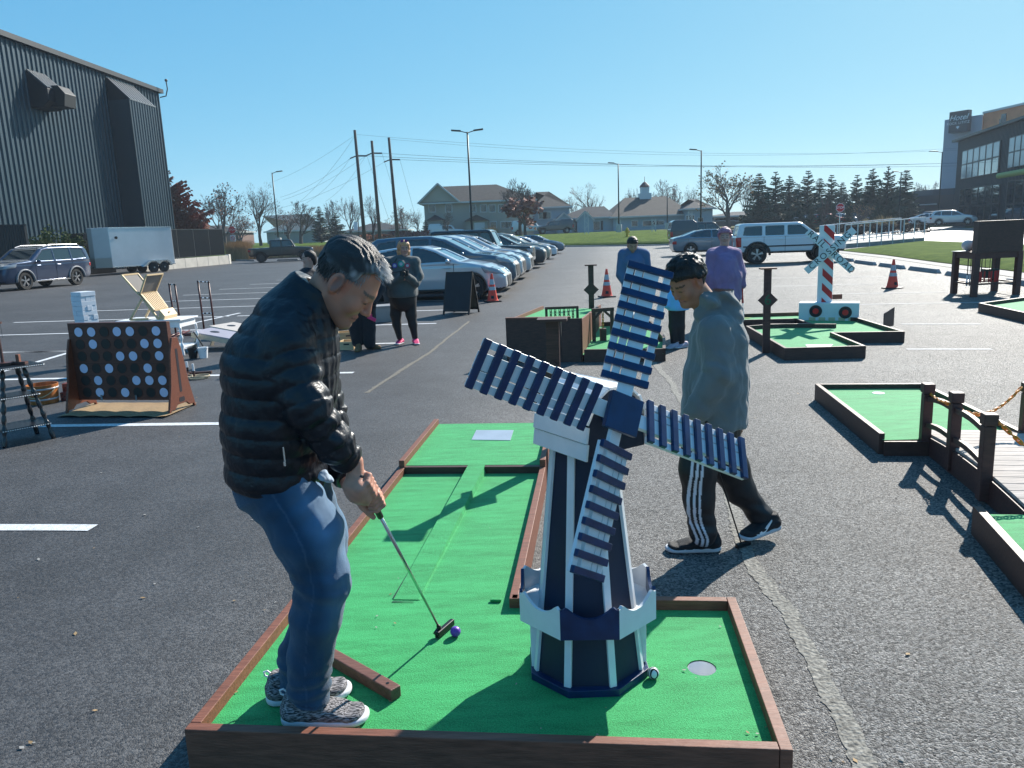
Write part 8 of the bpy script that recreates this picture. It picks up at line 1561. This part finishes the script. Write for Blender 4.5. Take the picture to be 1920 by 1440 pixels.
for seed, sp, lv_, lvs, lc in ((1, .95, 7, 0, None), (2, 1.15, 7, .25, ((.16, .05, .04), (.22, .10, .06))), (3, .8, 7, 0, None), (5, 1.0, 7, .22, ((.40, .28, .10), (.30, .16, .08)))):
    T, C, Lf = bare_tree(10, sp, seed, lvs*.4, lc or ((0, 0, 0), (0, 0, 0)), lv_); protos.append((T, C, Lf, *measure(T, C)))
GT = 'bare deciduous trees in the distance'; base_t = {}
for i, (px, yt, wpx, Y, pi, lab) in enumerate(((417, 343, 105, 118, 1, 'broad bare tree with reddish tips left of the lamp post'), (487, 338, 95, 112, 0, 'multi-stemmed bare tree beside the left lamp post'), (562, 374, 72, 122, 2, 'small bare tree above the black pickup'), (540, 392, 60, 135, 1, 'reddish bushy tree behind the small bare one'), (625, 372, 60, 140, 2, 'pale bare tree between the dark spruces'),
   (657, 366, 58, 140, 0, 'bare tree just left of the tallest utility pole'), (699, 362, 38, 86, 2, 'slim young tree in a mulch ring on the lawn'), (757, 385, 50, 145, 1, 'bare tree right of the utility poles'), (783, 388, 40, 150, 0, 'bare tree left of the beige house'), (975, 333, 100, 104, 0, 'wide bare oak before the beige house'), (1108, 338, 80, 150, 2, 'rounded bare tree above the low blue building'), (1070, 368, 45, 150, 1, 'small bare tree between brown roof and blue building'),
   (1186, 350, 45, 160, 0, 'bare tree left of the cupola'), (1238, 333, 60, 160, 2, 'bare tree right of the cupola'), (1262, 345, 40, 155, 1, 'bare tree behind the brown grey roof'), (1294, 343, 50, 155, 0, 'bare tree left of the tall lamp post'), (1366, 304, 100, 96, 3, 'large tree with sparse yellow leaves beside the evergreens'), (1398, 330, 50, 120, 2, 'pale bare tree between yellow tree and evergreens'), (1722, 340, 50, 160, 0, 'pale bare tree right of the evergreens'), (1750, 338, 45, 165, 2, 'pale bare tree left of the hotel'),
   (600, 425, 45, 160, 1, 'low thicket behind the spruces'), (735, 410, 60, 160, 3, 'orange-brown thicket behind the poles'), (450, 400, 80, 150, 1, 'brown thicket behind the stop sign'), (840, 395, 34, 112, 2, 'thin young tree before the beige house porch'), (350, 400, 60, 150, 0, 'bare thicket right of the dark building'), (1610, 375, 40, 100, 3, 'small tree with yellow leaves before the evergreens'), (1540, 370, 30, 95, 2, 'thin sapling tied on the verge'))):
    T, C, Lf, ph_, pw_ = protos[pi]; loc = tree_at(px, Y, ZL if px < 1400 else .5); h_ = th(px, yt, Y, loc[2]); wd_ = wpx/FP*Y*1.03; sc = (wd_/pw_, wd_/pw_, h_/ph_)
    if pi not in base_t: base_t[pi] = add_tree('bare_tree', lab, T, C, Lf, loc, i*1.3, GT, sc)
    else: d_ = dup(base_t[pi], loc, i*1.3, lab, GT, sc)
mu = MB(); q = tree_at(699, 86, 1.12); mu.lathe(q, [(1.9, 0), (1.7, .12), (.001, .18)], 20, cap=False); tag(mu.build('mulch_ring', M('dark_mulch', (.02, .018, .016), .95), None), 'dark mulch ring around the slim young tree', 'mulch bed')
# red-leaved oak in front of the bare one
T, C, Lf = bare_tree(7, 1.0, 21, .9, ((.20, .055, .04), (.30, .13, .08)), 6, lsize=.20); ph_, pw_ = measure(T, C); loc = tree_at(985, 100); add_tree('oak_tree', 'smaller oak holding red brown leaves beside the pickups', T, C, Lf, loc, 0, None, (4.4/pw_, 4.4/pw_, th(985, 372, 100)/ph_))
# conifers
def conifer(h_, r0_, seed, col0, col1, dens=1.0, droop=.25, gap=0, trunk_r=.02, wh=.34, tip=.15):
    r_ = random.Random(seed); T, C = MB(), MB(); T.tube([(0, 0, 0), (0, 0, h_*.98)], [h_*trunk_r, .03], 8); z = h_*.08; C.col = col0; br = MB()
    while z < h_*.985:
        t_ = (z-h_*.08)/(h_*.92); R_ = r0_*(1-t_)**.8*(1+r_.uniform(-.22, .18))+.15; nb = max(5, int(11*dens*(1-t_*.45)))
        for k in range(nb):
            if r_.random() < gap: continue
            a = r_.uniform(0, 6.283); L_ = R_*r_.uniform(.7, 1.1); d = Vector((math.cos(a), math.sin(a), tip-.5*droop)); ns = max(3, int(L_/.20)); s_ = Vector((-math.sin(a), math.cos(a), 0)); prev = Vector((0, 0, z))
            for i in range(ns):
                f_ = (i+1)/ns; p = Vector((0, 0, z))+Vector((d.x, d.y, 0))*L_*f_+UP*(d.z*L_*f_+.35*droop*L_*f_*f_); w_ = (.30*(1-f_)+.16)*L_*.85+.06
                kk = r_.random(); C.col = tuple(col0[j]*(1-kk)+col1[j]*kk for j in range(3))
                for sgn in (-1, 1):
                    e1_ = s_*sgn*w_*r_.uniform(.5, 1.1)+Vector((d.x, d.y, 0))*w_*.4+UP*r_.uniform(-1.1, .1)*w_; C.add([prev+UP*.05, prev+e1_*.9, p+e1_*.6-UP*.12, p+UP*.05], [(0, 1, 2, 3)])
                prev = p
        z += wh*r_.uniform(.7, 1.2)*(h_/10)**.3
    return T, C
def add_conifer(name, label, T, C, loc, sc, group=None, cat='evergreen tree'):
    t = thing(name, label, cat, loc, 0, group); t.scale = sc; T.build('trunk', bark, t, smooth=True); C.build('crown', needle, t); return t
cp_ = [conifer(10, 2.5, 31, (.028, .055, .032), (.065, .095, .055), 1.0, .3, gap=.15), conifer(10, 2.1, 32, (.032, .058, .036), (.075, .10, .060), .9, .1, gap=.25, tip=.35), conifer(10, 2.6, 33, (.024, .048, .030), (.060, .085, .050), 1.1, .4)]
GC = 'dark evergreens behind the right lot'; bc = {}
for i, (px, yt, wpx, Y, pi) in enumerate(((1421, 326, 50, 108, 0), (1452, 322, 55, 112, 1), (1478, 330, 48, 120, 0), (1437, 350, 50, 118, 2), (1512, 320, 52, 118, 1), (1496, 345, 44, 125, 2), (1534, 335, 44, 122, 0), (1556, 328, 48, 120, 1), (1575, 342, 40, 126, 2), (1603, 328, 46, 118, 1), (1632, 317, 50, 116, 0), (1660, 312, 54, 114, 1), (1693, 320, 46, 118, 0), (1620, 350, 50, 124, 2), (1648, 355, 50, 124, 2), (1678, 350, 50, 124, 0), (1705, 360, 36, 124, 2))):
    loc = tree_at(px, Y, .6); sc = (wpx/FP*Y/3.6, wpx/FP*Y/3.6, th(px, yt, Y, .6)/9.8); ordn = ['first', 'second', 'third', 'low fourth', 'fifth', 'low sixth', 'seventh', 'eighth', 'low ninth', 'tenth', 'tall eleventh', 'tallest twelfth', 'thirteenth', 'low one under the eleventh', 'low one under the twelfth', 'low one under the thirteenth', 'small last'][i]
    lab = ordn+' dark evergreen from the left behind the crossing sign'
    if i in (13, 14, 15): lab = ordn+' evergreen at right'
    if i == 16: lab = 'small dark evergreen nearest to the low building wing'
    if pi not in bc: bc[pi] = add_conifer('evergreen_tree', lab, *cp_[pi], loc, sc, GC)
    else: c_ = dup(bc[pi], loc, i*1.1, lab, GC, sc)
for px, yt, wpx, Y, lab in ((601, 386, 38, 132, 'tall dark spruce left of the utility poles'), (630, 398, 46, 130, 'broad dark spruce nearer to the utility poles'), (798, 412, 22, 118, 'small dark conical evergreen at the corner of the beige house')):
    dup(bc[0], tree_at(px, Y), px, lab, 'dark spruces at left centre', (wpx/FP*Y/4.8, wpx/FP*Y/4.8, th(px, yt, Y)/10))
for i, (px, Y) in enumerate(((1480, 108), (1500, 107), (1520, 106), (1540, 108), (1560, 107), (1520, 112), (1590, 108), (1645, 106), (1665, 108))):
    dup(bc[2], tree_at(px, Y, .5), px, ['leftmost low green shrub under the evergreens', 'second low green shrub under the evergreens', 'third low green shrub under the evergreens', 'fourth low green shrub under the evergreens', 'fifth low green shrub under the evergreens', 'rearmost low green shrub under the evergreens', 'low green shrub behind the stop sign', 'bright green shrub left of the double lamp', 'bright green shrub at the double lamp'][i], 'green shrubs under the evergreens', (.36, .36, .36))
# russet conifer by the dark building
T, C = conifer(11, 4.2, 41, (.17, .040, .022), (.26, .085, .045), 1.1, .1, gap=.12, tip=.55, wh=.5); add_conifer('russet_tree', 'rust red feathery tree at the corner of the dark building', T, C, (P(326, 430, 88).x, 88, .6), (1.08, 1.08, th(326, 318, 88, .6)/11), cat='tree')
# bushes made of leaf clumps
def bush(name, label, loc, size, c0_, c1_, n=1400, leaf=.12, seed=1, group=None, cat='shrub', spiky=False):
    r_ = random.Random(seed); t = thing(name, label, cat, loc, 0, group); m = MB(); cl = [(Vector((r_.uniform(-1, 1)*.6, r_.uniform(-1, 1)*.6, r_.uniform(.2, .7))), r_.uniform(.25, .5)) for _ in range(9)]
    for _ in range(n):
        c, rr = r_.choice(cl); d = Vector([r_.gauss(0, 1) for _ in range(3)]).normalized(); q = c+d*rr*r_.uniform(.6, 1.05); q.z = max(.02, q.z); k = r_.random()*.7+.3*r_.random(); m.col = tuple(c0_[j]*(1-k)+c1_[j]*k for j in range(3)); p = Vector((q.x*size[0], q.y*size[1], q.z*size[2]))
        if spiky: b0 = Vector((q.x*.25*size[0], q.y*.25*size[1], 0)); s_ = Vector((d.y, -d.x, 0)).normalized()*.03; m.add([b0-s_, b0+s_, p], [(0, 1, 2)])
        else: a = Vector([r_.uniform(-1, 1) for _ in range(3)]).normalized()*leaf; b = a.orthogonal().normalized()*leaf*.7; m.add([p-a, p-b, p+a, p+b], [(0, 1, 2, 3)])
    m.build('foliage', leafr, t); s = MB(); [s.tube([(0, 0, 0), (c.x*size[0]*.6, c.y*size[1]*.6, c.z*size[2]*.7)], .03, 4) for c, _ in cl[:5]]; s.build('stem', bark, t); return t
hg = G(60, 545)
for i, (px, Y, s_) in enumerate(((62, 50, 1.6), (88, 50.5, 1.75), (112, 51, 1.7), (133, 51.5, 1.5))): bush('hedge_shrub', ['leftmost green hedge shrub behind the suv', 'second green hedge shrub behind the suv', 'third green hedge shrub behind the suv', 'green hedge shrub nearest to the trailer'][i], (P(px, 440, Y).x, Y, .0), (.95, .9, P(px, 424, Y).z*.92), (.035, .055, .012), (.13, .15, .03), 1800, .07, 50+i, 'green hedge shrubs before the dark building')
for i, (px, Y, sx_, ytop, c0_, c1_, sp, lab) in enumerate(((350, 95, 3.4, 413, (.32, .14, .03), (.42, .22, .05), False, 'orange yellow mounded shrub above the black fence'), (692, 112, 1.8, 438, (.35, .08, .03), (.42, .16, .06), False, 'small orange red shrub beside the tallest pole'), (720, 112, 1.6, 438, (.35, .07, .03), (.40, .15, .06), False, 'small orange red shrub beside the middle pole'), (765, 116, 4.2, 428, (.12, .025, .02), (.16, .04, .03), False, 'dark red hedge left of the beige house'), (927, 116, 2.6, 420, (.36, .27, .14), (.30, .18, .09), True, 'tan shrub before the porch of the beige house'), (1614, 84, 1.5, 401, (.55, .45, .26), (.42, .32, .18), True, 'left tan pampas clump among dark shrubs'), (1662, 82, 2.2, 397, (.52, .42, .24), (.42, .32, .18), True, 'broad tan pampas clump right of the other one'))):
    z0 = ZL if px < 1400 else .3; bush('shrub', lab, (P(px, 430, Y).x, Y, z0), (sx_, sx_*.7, (P(px, ytop, Y).z-z0)*.95), c0_, c1_, 1500, .16, 70+i, None, spiky=sp)
for i, px in enumerate((1560, 1582, 1604, 1628, 1650, 1676, 1700, 1722)): bush('hedge_shrub', 'dark brown clipped shrub, number %s from the left by the street' % ('one', 'two', 'three', 'four', 'five', 'six', 'seven', 'eight')[i], (P(px, 430, 76).x, 76, .1), (1.15, .9, P(px, 415 if i > 4 else 419, 76).z), (.035, .022, .018), (.085, .05, .035), 800, .09, 90+i, 'dark brown shrubs along the street')
# dry ornamental grass along the far kerb at left
m = MB(); r_ = random.Random(5)
for x0, x1, Y, hh_, n in ((425, 462, 78, 1.9, 2600), (456, 640, 82, 1.15, 5200)):
    for _ in range(n):
        px = r_.uniform(x0, x1); y = Y+r_.uniform(-1.2, 1.6); q = P(px, 440, y); q.z = .05; k = r_.random(); m.col = (.30+.16*k, .20+.11*k, .10+.06*k); ln_ = hh_*r_.uniform(.6, 1.05); d = Vector((r_.gauss(0, .22), r_.gauss(0, .22), 1)); s_ = Vector((.045, 0, 0)); m.add([q-s_, q+s_, q+d*ln_], [(0, 1, 2)])
tag(m.build('dry_grass', leafr, None), 'tall dry tan grass behind the black pickup', 'grass', None, 'stuff')
wheel_stop((441, 489), (478, 490), 'blue grey wheel stop at the end of the concrete wall', 'far wheel stops'); wheel_stop((520, 489), (560, 488), 'pale wheel stop under the black pickup', 'far wheel stops')
# ================================================================ air
m = MB(); m.box((0, 330, 24), (900, 800, 51)); hm_ = bpy.data.materials.new('thin_haze'); hm_.use_nodes = True; nt = hm_.node_tree; nt.nodes.remove(nt.nodes['Principled BSDF']); pv = _n(nt, 'ShaderNodeVolumePrincipled'); pv.inputs['Color'].default_value = (.72, .85, 1, 1); pv.inputs['Density'].default_value = .0004; pv.inputs['Anisotropy'].default_value = .2; nt.links.new(pv.outputs[0], nt.nodes['Material Output'].inputs['Volume'])
hz_ = m.build('haze', hm_, None); tag(hz_, kind='stuff')
# dry leaves and grit blown over the lot and the turf
r_ = random.Random(17); m = MB()
for _ in range(230):
    y = 2.2+r_.random()**2*22; x = r_.uniform(-.75, .75)*y; z = .006; u_, v_ = (Vector((x, y, 0))-Vector((bo.x, bo.y, 0))).dot(BU), (Vector((x, y, 0))-Vector((bo.x, bo.y, 0))).dot(BV)
    if 0 < u_ < LW and 0 < v_ < S2 or 0 < u_ < BW and 0 < v_ < BD: z = FZ+.006
    elif -.1 < u_ < BW+.1 and -.3 < v_ < S3+.1: continue
    k = r_.random(); m.col = (.20+.25*k, .13+.17*k, .06+.09*k) if r_.random() < .6 else (.3, .29, .27); s_ = r_.uniform(.003, .009) if z > .1 else r_.uniform(.005, .016); a = r_.uniform(0, 6.28); d = Vector((math.cos(a), math.sin(a), r_.uniform(-.2, .3)))*s_; e = Vector((-d.y, d.x, 0))*.55; c = Vector((x, y, z)); m.add([c-d, c-e, c+d, c+e], [(0, 1, 2, 3)])
tag(m.build('fallen_leaves', leafr, None), 'tiny dry leaves and grit scattered over asphalt and turf', 'leaves', None, 'stuff')
